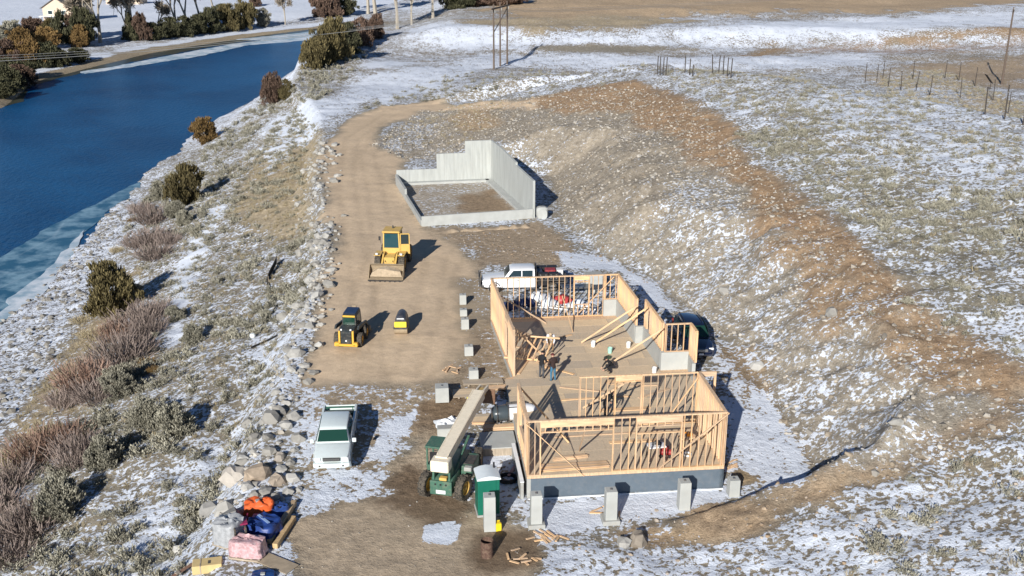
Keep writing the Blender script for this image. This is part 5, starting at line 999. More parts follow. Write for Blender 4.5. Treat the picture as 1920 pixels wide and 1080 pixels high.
# the line of boulders along the road edge
LINE = [(602, 270), (608, 320), (590, 380), (612, 430), (620, 480), (600, 545), (582, 600), (566, 650), (552, 700), (540, 745), (525, 790), (505, 830), (488, 856)]
LW = GP(LINE); seg = [math.dist(LW[i], LW[i + 1]) for i in range(len(LW) - 1)]; tot = sum(seg); cnt = 0
taken = []; rowb = []
while cnt < 285:
    t = rnd.uniform(0, tot); i = 0
    while t > seg[i]: t -= seg[i]; i += 1
    f = t / seg[i]; x = LW[i][0] + (LW[i + 1][0] - LW[i][0]) * f + rnd.gauss(-.5, .95); y = LW[i][1] + (LW[i + 1][1] - LW[i][1]) * f + rnd.gauss(0, .3)
    r = min(.6, .15 + rnd.expovariate(7.0))
    if any((x - a) ** 2 + (y - b) ** 2 < ((r + c) * .62) ** 2 for a, b, c in taken): 
        cnt += .02; continue
    taken.append((x, y, r)); cnt += 1
    zone = 'far stretch of the road edge by the bend' if y > 95 else ('road edge beside the yellow loader' if y > 75 else ('road edge left of the skid steer' if y > 62 else 'slope edge left of the white pickup'))
    o_ = rock(x, y, r, 'pale boulder', 'boulders along the road edge', sink=.45); rowb.append((o_, x, y, r))
_T1 = ['twenty', 'thirty', 'forty', 'fifty']; _O1 = ['-first ', '-second ', '-third ', '-fourth ', '-fifth ', '-sixth ', '-seventh ', '-eighth ', '-ninth ']
ORD = ['', 'second ', 'third ', 'fourth ', 'fifth ', 'sixth ', 'seventh ', 'eighth ', 'ninth ', 'tenth ', 'eleventh ', 'twelfth ', 'thirteenth ', 'fourteenth ', 'fifteenth ', 'sixteenth ', 'seventeenth ', 'eighteenth ', 'nineteenth ', 'twentieth '] + [x for t in range(4) for x in ([_T1[t] + o for o in _O1] + [['thirtieth ', 'fortieth ', 'fiftieth ', 'sixtieth '][t]])]
MARKS = [('white pickup', 625, 820), ('skid steer', 655, 630), ('yellow loader', 735, 490), ('torn silt fence', 510, 530), ('round juniper', 205, 545), ('broad olive juniper', 350, 345), ('golden juniper', 386, 245), ('reddish bush tree', 512, 170), ('river bend junipers', 630, 95), ('orange tarp', 490, 965), ('big brown boulder', 440, 890), ('lower left corner', 0, 1080), ('rusty shrub', 278, 680), ('pale green tub', 475, 633), ('white ball', 377, 627), ('long brown plank', 360, 1055),
         ('lower right corner', 1920, 1080), ('brown ridge end', 1890, 740), ('tall right pole', 1878, 150), ('hilltop fence posts', 1350, 140), ('three-pole structure', 938, 125), ('round boulder in the snow', 1170, 1022), ('concrete foundation', 870, 340), ('right picture edge', 1920, 500), ('road bend', 640, 250), ('bottom edge', 1500, 1080), ('ridge crest', 1500, 330), ('left picture edge', 0, 800), ('footpath', 360, 520)]
def by_marks(items, noun, group):              # items: (object, px, py, size word)
    bk = {}
    for o, px, py, sz in items:
        m_ = min(MARKS, key=lambda q: math.hypot(q[1] - px, (q[2] - py) * 1.3)); dx, dy = px - m_[1], py - m_[2]
        side = ('right of' if dx > 0 else 'left of') if abs(dx) > abs(dy) else ('below' if dy > 0 else 'above'); bk.setdefault((m_[0], side, sz), []).append((math.hypot(dx, dy), o))
    for (mk, side, sz), L_ in bk.items():
        L_.sort(key=lambda q: q[0])
        for k, (d, o) in enumerate(L_): put(o, f'{ORD[min(k, len(ORD) - 1)]}nearest {sz} {noun} {side} the {mk}', None, group)
by_marks([(o, *proj(x, y, o.location.z)[:2], 'small pale' if r < .3 else ('big pale' if r > .48 else 'middling pale')) for o, x, y, r in rowb], 'roadside boulder', 'boulders along the road edge')
# the rock pile by the dumped goods
for px, py, r, k, lab in ((440, 900, 1.0, 2, 'long brown boulder, the largest of the rock pile'), (483, 893, .82, 2, 'round tan boulder on top of the rock pile'), (460, 866, .55, 1, 'greyish round boulder behind the tan ones'), (520, 905, .62, 2, 'tan boulder at the right of the rock pile'), (527, 880, .4, 1, 'upright narrow boulder right of the rock pile'), (498, 925, .5, 1, 'pale boulder at the front of the rock pile'), (463, 915, .55, 1, 'white angular boulder below the round tan one'),
                        (548, 900, .5, 1, 'dark cracked boulder at the right end of the pile'), (478, 930, .36, 1, 'small boulder in front of the round tan one'), (452, 934, .25, 1, 'small pale stone in front of the rock pile'), (392, 958, .8, 1, 'flat grey boulder up the bank left of the goods'), (422, 958, .75, 1, 'smooth grey boulder behind the grey pallet'), (435, 985, .9, 1, 'grey slab boulder touching the grey pallet'),
                        (505, 850, .5, 1, 'grey boulder near the front wheel of the pickup'), (525, 860, .45, 2, 'brownish boulder left of the pickup'), (545, 870, .4, 1, 'small boulder close to the pickup bumper'), (540, 925, .45, 1, 'grey boulder above the long timbers'), (515, 935, .35, 1, 'small grey boulder above the orange tarp'), (560, 920, .3, 1, 'small boulder near the snow track'), (335, 1035, .5, 1, 'pale boulder by the long brown plank'), (1170, 1022, .5, 1, 'round pale boulder in the snow before the house'),
                        (1195, 1015, .7, 2, 'brown clod beside the round pale boulder'), (1680, 795, .4, 1, 'pale boulder low on the cut slope'), (1420, 690, .6, 1, 'pale tan boulder at the toe of the cut slope'), (1560, 585, .5, 1, 'pale boulder standing out of the cut slope'), (1358, 545, .55, 1, 'broad pale boulder on the slope above the dark car')):
    x, y, z = G(px, py); r *= .88; rock(x, y, r, lab, 'rock pile' if px < 600 else None, rnd.choice(rock_me if k == 1 else rock_me2), .42)
# gravel, cobbles and clods: far too many to count
def scatter_poly(pts, dens, px=True):
    poly = GP(pts) if px else pts; xs_ = [p[0] for p in poly]; ys_ = [p[1] for p in poly]; A_ = (max(xs_) - min(xs_)) * (max(ys_) - min(ys_)); n_ = int(A_ * dens)
    x = rs.uniform(min(xs_), max(xs_), n_); y = rs.uniform(min(ys_), max(ys_), n_); k = sdist(poly, x, y) > 0; return x[k], y[k]
CUT = [(1560, 890), (1400, 680), (1230, 520), (1060, 430), (1040, 330), (930, 262), (760, 300), (690, 272), (790, 205), (960, 185), (1180, 160), (1300, 200), (1400, 300), (1600, 460), (1780, 620), (1900, 740), (1890, 830), (1660, 890)]
RIDGE = [(960, 195), (1080, 165), (1190, 150), (1290, 180), (1420, 300), (1640, 470), (1800, 610), (1915, 690), (1905, 790), (1760, 860), (1640, 700), (1480, 450), (1350, 330), (1160, 210)]
SHOREP = [(-80, 850), (-40, 640), (60, 520), (170, 430), (250, 370), (265, 410), (200, 500), (140, 600), (80, 700), (0, 830)]
FRONTP = [(1130, 1080), (1000, 1010), (1300, 930), (1640, 880), (1920, 760), (1920, 1080)]
PADE = [(820, 430), (1060, 430), (1230, 520), (1330, 640), (1250, 600), (1160, 500), (900, 480)]
def stones(name, xy, rlo, rhi, mat, label, skew=2.2, flat=.7, base=I1, faces=F1):
    x, y = xy; n_ = len(x); r = rlo + (rhi - rlo) * rs.rand(n_) ** skew; z = H(x, y); hv = [hull(300 + i, 10, flat) for i in range(14)]; hv = [q for q in hv if len(q[1]) == 16]; vars_ = np.stack([q[0] for q in hv]); vf = np.stack([q[1] for q in hv]); pk = rs.randint(0, len(hv), n_); V = vars_[pk]
    a = rs.rand(n_) * 6.28; c, s = np.cos(a)[:, None], np.sin(a)[:, None]; vx = V[..., 0] * c - V[..., 1] * s; vy = V[..., 0] * s + V[..., 1] * c
    P = np.stack([vx * r[:, None] + x[:, None], vy * r[:, None] + y[:, None], V[..., 2] * r[:, None] + (z + r * .15)[:, None]], -1).reshape(-1, 3); k = 10
    FF = (vf[pk] + (np.arange(n_) * k)[:, None, None]).reshape(-1, 3)
    return put(link(name, raw_mesh(name, P, FF, mat)), label, kind='stuff')
I0 = I1[:12]
b_ = bmesh.new(); bmesh.ops.create_icosphere(b_, subdivisions=1, radius=1); b_.free()
stones('gravel', scatter_poly(CUT, 6.0), .025, .2, M_gr, 'pale gravel and cobbles lying on the cut slope', 5)
stones('clods', scatter_poly(CUT, 1.6), .05, .3, rockmat('slope_clod', (.27, .225, .17)), 'earth clods and half-buried cobbles of the cut slope', 3.5)
stones('gravel', scatter_poly(RIDGE, 1.6), .025, .14, M_gr, 'scattered pale stones on the brown ridge of soil', 4)
stones('shore_rocks', scatter_poly(SHOREP, 1.7), .06, .42, rockmat('shore_rock', (.20, .185, .16)), 'grey rocks and cobbles of the river shore', 2.2)
stones('gravel', scatter_poly([(585, 430), (630, 470), (620, 560), (585, 640), (560, 740), (500, 870), (540, 940), (400, 1010), (380, 930), (470, 840), (520, 740), (550, 620), (580, 500)], 4.0), .05, .3, M_gr, 'small stones between the boulders of the road edge', 3)
stones('gravel', scatter_poly(FRONTP, 2.2), .025, .16, rockmat('brown_clod', (.33, .24, .155)), 'clods and stones in the thin snow at the right', 3)
stones('gravel', scatter_poly(PADE, 2.5), .03, .16, rockmat('mud_clod', (.27, .195, .125)), 'mud clods churned up behind the parked truck', 3)
stones('gravel', scatter_poly([(570, 985), (760, 930), (980, 1000), (1000, 1080), (560, 1080)], 1.2), .015, .06, M_gr, 'small stones on the bare dirt in front', 3)
# ------------------------------------------------------------------ plants
def leafset(n_, gen): 
    V = []; F_ = []; T_ = []
    for i in range(n_):
        p0, p1, w_, tn = gen(i); d = (p1 - p0); sd = d.cross(Vector((rs.randn(), rs.randn(), rs.randn()))).normalized() * w_; b = len(V); V += [p0 - sd * .5, p0 + sd * .5, p1 + sd * .35, p1 - sd * .35]; F_.append((b, b + 1, b + 2, b + 3)); T_ += [tn] * 4
    return np.array([v[:] for v in V]), np.array(F_), np.array(T_)
def rdir(zmin=0.1):
    while True:
        v = Vector((rs.randn(), rs.randn(), abs(rs.randn()) * .9)); v.normalize()
        if v.z > zmin: return v
def sage_geo(seed, n_=230, spread=1.0, lf=1.0):
    stems = [rdir(.15) for _ in range(16)]
    def g(i):
        s_ = stems[i % 16]; t = rs.uniform(.3, 1.0); p = Vector((s_.x * spread, s_.y * spread, s_.z * .85)) * t * .55 * rs.uniform(.85, 1.1) + Vector((rs.randn(), rs.randn(), rs.randn())) * .05
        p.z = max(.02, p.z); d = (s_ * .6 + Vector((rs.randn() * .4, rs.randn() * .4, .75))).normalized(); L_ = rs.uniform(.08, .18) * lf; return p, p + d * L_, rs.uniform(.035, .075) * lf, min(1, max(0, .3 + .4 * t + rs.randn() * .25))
    v, f, t = leafset(n_, g); sv, sf = [], []
    for s_ in stems: b = len(v) + len(sv); q = (s_.x * spread * .55, s_.y * spread * .55, s_.z * .5); sv += [(-.02, 0, -.05), (.02, .01, -.05), (q[0] + .01, q[1], q[2]), (q[0] - .01, q[1], q[2])]; sf.append((b, b + 1, b + 2, b + 3))
    return np.concatenate([v, sv]), np.concatenate([f, sf]), np.concatenate([t, np.zeros(len(sv))])
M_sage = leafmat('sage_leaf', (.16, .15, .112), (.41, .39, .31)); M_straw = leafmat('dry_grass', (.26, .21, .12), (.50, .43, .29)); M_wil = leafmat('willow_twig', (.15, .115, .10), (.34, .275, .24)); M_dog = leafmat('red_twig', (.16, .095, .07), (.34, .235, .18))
M_jun = leafmat('juniper_leaf', (.05, .042, .02), (.22, .18, .085)); M_jun2 = leafmat('juniper_dark', (.03, .032, .018), (.13, .125, .07)); M_rust2 = leafmat('rust_leaf', (.10, .06, .025), (.32, .21, .085)); M_bark = plain('bark', (.20, .165, .125), .9, var=.3, scale=4); M_pale = plain('pale_bark', (.36, .32, .26), .9, var=.2, scale=2); M_twig = leafmat('bare_twig', (.16, .13, .10), (.38, .33, .26)); M_redj = leafmat('red_brown_leaf', (.07, .045, .033), (.23, .155, .115))
SG = [sage_geo(i, 520, 1.0, .62) for i in range(7)]; SGL = [sage_geo(i, 100) for i in range(6)]; GR = []
def grass_geo(n_=38):
    def g(i):
        a = rs.rand() * 6.28; r_ = rs.rand() ** .5 * .3; p = Vector((r_ * math.cos(a), r_ * math.sin(a), 0)); d = Vector((math.cos(a) * .45 + rs.randn() * .25, math.sin(a) * .45 + rs.randn() * .25, 1)).normalized(); return p, p + d * rs.uniform(.25, .5), .03, rs.rand()
    return leafset(n_, g)
GR = [grass_geo() for i in range(3)]
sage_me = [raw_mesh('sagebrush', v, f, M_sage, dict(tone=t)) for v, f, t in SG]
zones = [  # polygon, density, radius lo, hi, where
    ([(-60, 1100), (0, 900), (160, 760), (280, 600), (330, 480), (420, 330), (560, 200), (600, 240), (560, 300), (600, 470), (560, 640), (510, 800), (430, 900), (380, 960), (330, 1100)], .56, .4, 1.25, 'on the snowy slope between the road and the river'),
    ([(330, 330), (480, 190), (560, 140), (640, 90), (700, 100), (600, 190), (480, 250), (400, 330)], .30, .6, 1.5, 'along the top of the river bank by the bend'),
    ([(230, 420), (330, 310), (440, 320), (400, 400), (330, 500), (260, 520)], .32, .6, 1.3, 'low on the bank above the ice'),
    ([(1380, 250), (1480, 235), (1640, 320), (1940, 370), (1940, 600), (1800, 590), (1640, 440)], 1.35, .35, .9, 'on the hill right of the brown ridge'),
    ([(1240, 135), (1500, 130), (1900, 240), (1940, 380), (1640, 330), (1480, 240), (1300, 180)], .8, .3, .75, 'on the hilltop near the wire fence'),
    ([(640, 225), (800, 150), (940, 130), (1100, 135), (1240, 138), (1180, 155), (1000, 180), (860, 195), (780, 192), (700, 205)], .22, .5, 1.1, 'on the flat beyond the road bend'),
    ([(1460, 1080), (1700, 900), (1920, 800), (1940, 1090)], .3, .3, .8, 'in the thin snow at the lower right'), ([(1560, 560), (1720, 540), (1920, 640), (1920, 720), (1780, 640), (1700, 640)], .16, .4, .8, 'beside the brown ridge at the right'),
    ([(1640, 150), (1920, 230), (1940, 200), (1760, 130)], .3, .4, .8, 'among the fence posts on the hill')]
cand = []
for poly, dens, lo, hi, where in zones:
    x, y = scatter_poly(poly, dens * 1.35)
    zz_ = H(x, y); pd_ = sdist(PADP, x, y)
    for a, b, z, pd in zip(x, y, zz_, pd_):
        if b < 33: continue
        c_ = float(samp(n1, a, b)); r = lo + (hi - lo) * rs.rand() ** 1.8; r *= 1 + .4 * c_
        if rs.rand() < .35 - c_ * .8: continue
        px, py, s_ = proj(a, b, z)
        if z < WATER + .4 or pd > -.6: continue
        if -60 < px < 1980 and -20 < py < 1130: cand.append((s_ * r, a, b, z, r, where, px, py))
cand.sort(reverse=True)
near = [c for c in cand if 0 < c[6] < 1920 and 0 < c[7] < 1080][:300]; ns = set(id(c) for c in near)
sgb = []
for k, (q, a, b, z, r, where, px, py) in enumerate(near):
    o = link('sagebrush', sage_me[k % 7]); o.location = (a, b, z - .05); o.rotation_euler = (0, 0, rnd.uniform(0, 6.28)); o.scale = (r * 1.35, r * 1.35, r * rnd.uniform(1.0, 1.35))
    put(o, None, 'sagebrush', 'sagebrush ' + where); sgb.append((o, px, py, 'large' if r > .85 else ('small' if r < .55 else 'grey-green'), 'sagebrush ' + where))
by_marks([q[:4] for q in sgb], 'sagebrush', None)
def plants(name, items, geos, mat, label):
    Vs = []; Fs = []; Ts = []; off = 0
    for (a, b, z, r, h) in items:
        v, f, t = geos[rs.randint(len(geos))]; an = rs.rand() * 6.28; c, s = math.cos(an), math.sin(an)
        Vs.append(np.stack([(v[:, 0] * c - v[:, 1] * s) * r + a, (v[:, 0] * s + v[:, 1] * c) * r + b, v[:, 2] * h + z - .04], -1)); Fs.append(f + off); Ts.append(np.clip(t + rs.randn() * .12, 0, 1)); off += len(v)
    return put(link(name, raw_mesh(name, np.concatenate(Vs), np.concatenate(Fs), mat, dict(tone=np.concatenate(Ts)))), label, kind='stuff')
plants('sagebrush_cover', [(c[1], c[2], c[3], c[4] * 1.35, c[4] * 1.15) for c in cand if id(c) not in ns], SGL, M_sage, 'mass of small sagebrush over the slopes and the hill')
gx = []
for poly, dens in (([(-30, 900), (0, 820), (90, 700), (160, 590), (250, 500), (300, 420), (250, 560), (160, 740), (60, 900)], .9), (zones[0][0], .55), (zones[3][0], .22), (zones[4][0], .15), (zones[8][0], .6), ([(440, 400), (500, 250), (600, 230), (590, 330), (560, 460), (500, 440)], .8), ([(1420, 1080), (1700, 900), (1920, 800), (1940, 1090)], .25), ([(700, 270), (800, 205), (950, 185), (930, 250), (800, 280)], .4)):
    x, y = scatter_poly(poly, dens)
    gx += [(a, b, z, rs.uniform(.4, .8), rs.uniform(.4, .8)) for a, b, z, q in zip(x, y, H(x, y), sdist(PADP, x, y)) if q < -.4]
plants('dry_grass', gx, GR, M_straw, 'dry straw-coloured grass among the sagebrush')

def twig_geo(n_, h, spread, w_=.03):
    def g(i):
        a = rs.rand() * 6.28; r_ = rs.rand() ** .5 * .55 * spread; p = Vector((r_ * math.cos(a), r_ * math.sin(a), 0)); k = rs.uniform(.35, 1)
        d = Vector((math.cos(a) * .5 * r_ / spread * 2 + rs.randn() * .32, math.sin(a) * .5 * r_ / spread * 2 + rs.randn() * .32, 1)).normalized(); b0 = p + d * h * rs.uniform(0, .6) ; return b0, b0 + (d + Vector((rs.randn(), rs.randn(), rs.randn())) * .18) * h * .45 * k, w_, rs.rand()
    return leafset(n_, g)
WG = [twig_geo(850, 1.0, 1.0, .02) for i in range(4)]
wil_me = [raw_mesh('willow', v, f, M_wil, dict(tone=t)) for v, f, t in WG]; dog_me = [raw_mesh('willow', v, f, M_dog, dict(tone=t)) for v, f, t in WG[:2]]; strw_me = [raw_mesh('willow', v, f, M_straw, dict(tone=t)) for v, f, t in WG[:2]]; rus_me = [raw_mesh('willow', v, f, M_rust2, dict(tone=t)) for v, f, t in WG[:2]]
stem_me = MB()
for k in range(7): a = k * .9; stem_me.cyl((0, 0, -.1), (.28 * math.cos(a), .28 * math.sin(a), .55), .02, .008, 5)
stem_me = stem_me.mesh('stems', M_bark)
def shrub(px, py, r, h, me, label, group, name='willow_shrub'):
    k_ = rnd.uniform(.62, 1.12); r *= k_; h *= k_ * rnd.uniform(.85, 1.15); x, y, z = G(px + rnd.uniform(-16, 16), py + rnd.uniform(-10, 10)); e = empty(name, (x, y, z - .05), rnd.uniform(0, 6.28), label, 'shrub', group); o = link('crown', me, e); o.scale = (r, r, h); s_ = link('stem', stem_me, e); s_.scale = (r, r, h); return e
WS = [(262, 405, 2.2, 'thicket near the ice above the round juniper'), (300, 420, 2.4, 'thicket near the ice above the round juniper'), (285, 450, 2.3, 'thicket near the ice above the round juniper'), (255, 470, 2.0, 'thicket near the ice above the round juniper'), (318, 450, 2.0, 'thicket near the ice above the round juniper'), (290, 490, 1.8, 'thicket near the ice above the round juniper'),
      (280, 590, 2.0, 'belt below the round juniper'), (250, 610, 2.1, 'belt below the round juniper'), (215, 640, 2.2, 'belt below the round juniper'), (280, 625, 1.9, 'belt below the round juniper'), (240, 670, 2.2, 'belt below the round juniper'), (190, 690, 2.2, 'belt below the round juniper'), (215, 710, 1.9, 'belt below the round juniper'), (150, 730, 2.2, 'belt below the round juniper'), (180, 745, 2.0, 'belt below the round juniper'), (130, 770, 2.0, 'belt below the round juniper'), (255, 640, 1.8, 'belt below the round juniper'),
      (110, 830, 1.9, 'thicket at the lower left edge'), (70, 870, 1.9, 'thicket at the lower left edge'), (30, 900, 1.9, 'thicket at the lower left edge'), (130, 860, 1.7, 'thicket at the lower left edge'), (150, 880, 1.5, 'thicket at the lower left edge'), (20, 1010, 1.9, 'thicket in the bottom left corner'), (60, 1000, 1.8, 'thicket in the bottom left corner'), (90, 980, 1.6, 'thicket in the bottom left corner'), (25, 1060, 1.8, 'thicket in the bottom left corner'), (-10, 960, 2, 'thicket in the bottom left corner')]
wl_ = []
for k, (px, py, r, lab) in enumerate(WS):
    r *= 1.3
    red = k in (8, 13, 17, 18); e_ = shrub(px, py, r, r * .85, dog_me[k % 2] if red else wil_me[k % 4], ('reddish' if red else 'purple-brown') + ' bare willow in the ' + lab, 'willows in the ' + lab); wl_.append((e_, px, py, 'reddish bare' if red else 'purple-brown bare'))
by_marks(wl_, 'willow', None)
for px, py, r, lab in ((275, 680, 1.0, 'rust-orange shrub beside the purple willows'), (300, 705, .8, 'small rusty shrub downhill of the orange one'), (235, 420, .9, 'orange shrub among the shore rocks')): shrub(px, py, r, r * .9, rus_me[0], lab, 'rusty shrubs', 'rusty_shrub')
tg_ = []
for k, (px, py, r) in enumerate(((170, 640, 1.3), (205, 480, 1.1), (120, 740, 1.4), (60, 820, 1.4), (20, 870, 1.4), (90, 800, 1.3), (150, 610, 1.2))): tg_.append((shrub(px, py, r, r * .7, strw_me[k % 2], 'straw-coloured tall grass clump at the edge of the shore rocks', 'tall grass by the shore rocks', 'tall_grass'), px, py, 'straw-coloured'))
by_marks(tg_, 'tall grass clump', None)

# ---- trees
def crown_geo(n_, shape, leaf=.2, clumps=40, rng=.28):
    cl = []; sd0 = rs.rand() * 6
    while len(cl) < clumps:
        v = Vector((rs.uniform(-1, 1), rs.uniform(-1, 1), rs.uniform(0, 1))); rr = shape(v.z)
        d = math.hypot(v.x, v.y)
        ga = math.atan2(v.y, v.x); rr *= .78 + .34 * math.sin(ga * 2 + sd0 + v.z * 4) * math.sin(ga * 3 + sd0 * 2) + .12 * rs.randn()
        if d < rr and (d > rr * .45 or rs.rand() < .25 or v.z > .85): cl.append(v)
    def g(i):
        c = cl[i % clumps]; o = Vector((rs.randn(), rs.randn(), rs.randn() * .9)); o = o.normalized() * rng * rs.uniform(.35, 1) ; p = c + Vector((o.x, o.y, o.z * .55)); out = Vector((p.x, p.y, .5)).normalized(); d = (out * .5 + o * 2 + Vector((rs.randn() * .3, rs.randn() * .3, .5))).normalized(); tn = .45 + .3 * ((i % clumps) * 7919 % 97 / 97 - .5) + .25 * rs.randn(); return p, p + d * leaf * rs.uniform(.6, 1.3) * Vector((1, 1, .7)).length / 1.58, leaf * .55, min(1, max(0, tn))
    return leafset(n_, g)
rshape = lambda z: .95 * math.sqrt(max(.02, 1 - ((z - .42) / .62) ** 2)); cshape = lambda z: .95 * (1 - z) ** .7 + .05
CG = [crown_geo(8200, rshape, .082, 130, .2) for _ in range(3)] + [crown_geo(4200, cshape, .11, 80, .22) for _ in range(2)]
def trunk_me(mat, n_=6, h=.55, sp=.5, r=.06):
    m = MB(); m.cyl((0, 0, -.1), (.02, .01, h * .5), r, r * .75, 8); m.cyl((.02, .01, h * .5), (0, 0, h * 1.2), r * .75, r * .3, 8)
    for k in range(n_): a = k * 2.4; z0 = h * (.25 + .12 * k); m.cyl((0, 0, z0), (sp * math.cos(a), sp * math.sin(a), z0 + .22), r * .4, r * .1, 5)
    return m.mesh('trunk', mat)
trk = trunk_me(M_bark); jm = {k: [raw_mesh('crown', v, f, m_, dict(tone=t)) for v, f, t in CG] for k, m_ in (('o', M_jun), ('d', M_jun2), ('r', M_redj), ('g', M_sage), ('u', M_rust2))}
def tree(px, py, wd, h, kind, label, group=None, conic=False, name='juniper_tree', cat='tree', x=None):
    x, y, z = G(px, py) if x is None else x; e = empty(name, (x, y, z - .1), rnd.uniform(0, 6.28), label, cat, group); o = link('crown', rnd.choice(jm[kind][3:] if conic else jm[kind][:3]), e); o.scale = (wd / 2, wd / 2, h); o.location.z = .02 * h; t_ = link('trunk', trk, e); t_.scale = (wd / 2, wd / 2, h); return e
tree(207, 588, 4.6, 4.7, 'o', 'big round olive-brown juniper on the slope above the shore rocks'); tree(350, 382, 5.0, 4.9, 'o', 'broad olive juniper on the bank above the ice with a dark shadow'); tree(386, 268, 4.8, 4.2, 'u', 'golden-brown juniper leaning over the blue water'); tree(512, 196, 4.2, 5.2, 'r', 'reddish-brown bush tree at the top of the bank'); tree(535, 185, 3, 3.2, 'o', 'small olive bush right of the reddish one')
for px, py, w_, h_, k, lab in ((592, 130, 6, 5.5, 'o', 'leftmost olive juniper of the clump at the river bend'), (610, 118, 6.5, 6.5, 'o', 'second juniper of the clump at the river bend'), (630, 112, 6.5, 7.5, 'o', 'tallest juniper of the clump at the river bend'), (652, 100, 6, 6.0, 'd', 'dark juniper at the right of the river bend clump'), (678, 86, 5.5, 5.5, 'r', 'red-brown juniper right of the river bend clump'), (705, 72, 5, 5, 'r', 'small red-brown shrub tree farthest right by the bend')): tree(px, py, w_, h_, k, lab, 'junipers at the river bend')
for px, py, w_, lab in ((330, 408, 2.6, 'grey-green bush below the broad olive juniper'), (300, 372, 3.2, 'pale grey bush left of the broad olive juniper'), (345, 420, 2.2, 'dark sage bush beside the footpath'), (250, 565, 2.2, 'pale bush right of the round juniper'), (225, 745, 2.4, 'tan bush among the purple willows'), (110, 965, 2.8, 'tan round bush at the lower left'), (200, 870, 2.6, 'grey-tan bush casting a blue shadow'), (330, 815, 2.6, 'tan spreading bush on the snowy slope left of the pickup'), (275, 800, 2.2, 'grey-tan bush left of the spreading one'), (230, 730, 2.6, 'olive-tan bush uphill of the purple willows'), (330, 600, 1.8, 'khaki bush by the end of the footpath'), (360, 640, 1.8, 'khaki bush below the white ball')): tree(px, py, w_, w_ * .75, 'g', lab, 'big sage bushes', name='large_sagebrush', cat='bush')
def bare_geo(seed, h=1.0):
    r = random.Random(seed); segs = []; tips = []
    def grow(p, d, L_, rad, lv):
        q = p + d * L_; segs.append((p, q, rad, rad * .7))
        if lv == 0: tips.append((q, d)); return
        for k in range(r.choice((2, 3, 3) if lv > 1 else (3, 4))):
            nd_ = (d + Vector((r.gauss(0, .5), r.gauss(0, .5), r.gauss(.12, .25)))).normalized(); grow(q if k else p + d * L_ * r.uniform(.7, 1), nd_, L_ * r.uniform(.6, .82), rad * .6, lv - 1)
    grow(Vector((0, 0, -.02)), Vector((r.gauss(0, .06), r.gauss(0, .06), 1)).normalized(), .26, .034, 4)
    m = MB()
    for a, b, r0, r1 in segs: m.cyl(a, b, r0, max(.002, r1), 5, caps=False)
    def g(i):
        q, d = tips[i % len(tips)]; d2 = (d + Vector((rs.randn(), rs.randn(), rs.randn())) * .6).normalized(); p = q + Vector((rs.randn(), rs.randn(), rs.randn())) * .02; return p, p + d2 * rs.uniform(.06, .15), .016, rs.rand()
    return m, leafset(max(900, len(tips) * 6), g)
bare = []
for i in range(4):
    m, (v, f, t) = bare_geo(40 + i); bare.append((m.mesh('trunk', M_pale), raw_mesh('crown', v, f, M_twig, dict(tone=t))))
def cottonwood(px, py, h, label, group='bare cottonwoods on the far bank', k=None):
    x, y, z = G(px, py); e = empty('cottonwood_tree', (x, y, z - .1), rnd.uniform(0, 6.28), label, 'tree', group); a, b = bare[rnd.randrange(4) if k is None else k]; s_ = rnd.uniform(.75, .95)
    for nm, m in (('trunk', a), ('crown', b)): o = link(nm, m, e); o.scale = (h * s_ * 1.35, h * s_ * 1.35, h * 1.55)
# ------------------------------------------------------------------ far bank: trees, houses
for px, py, h, lab in ((188, 80, 17, 'tall pale bare cottonwood right of the beige house'), (176, 76, 14, 'bare cottonwood touching the tall pale one'), (250, 73, 15, 'bare cottonwood behind the dark red bush'), (238, 70, 12, 'slim bare cottonwood left of the dark red bush'), (297, 66, 10, 'forked bare tree on the open snow'), (330, 62, 15, 'leftmost bare cottonwood of the grove above the dark junipers'), (352, 58, 16, 'tall bare cottonwood in the grove above the dark junipers'), (375, 54, 15, 'right bare cottonwood of the grove'), (400, 30, 12, 'bare cottonwood at the back of the grove'), (535, 46, 9, 'lone small bare tree on the snowy far bank'),
                      (690, 26, 15, 'pale bare cottonwood left of the twin trunks'), (704, 26, 16, 'pale bare cottonwood with twin trunks'), (745, 54, 12, 'bare cottonwood standing by the channel'), (772, 46, 9, 'leaning bare tree right of the channel'), (812, 34, 11, 'round bare tree near the dark hedge'), (660, 22, 11, 'thin bare tree at the far bend')): cottonwood(px, py, h, lab)
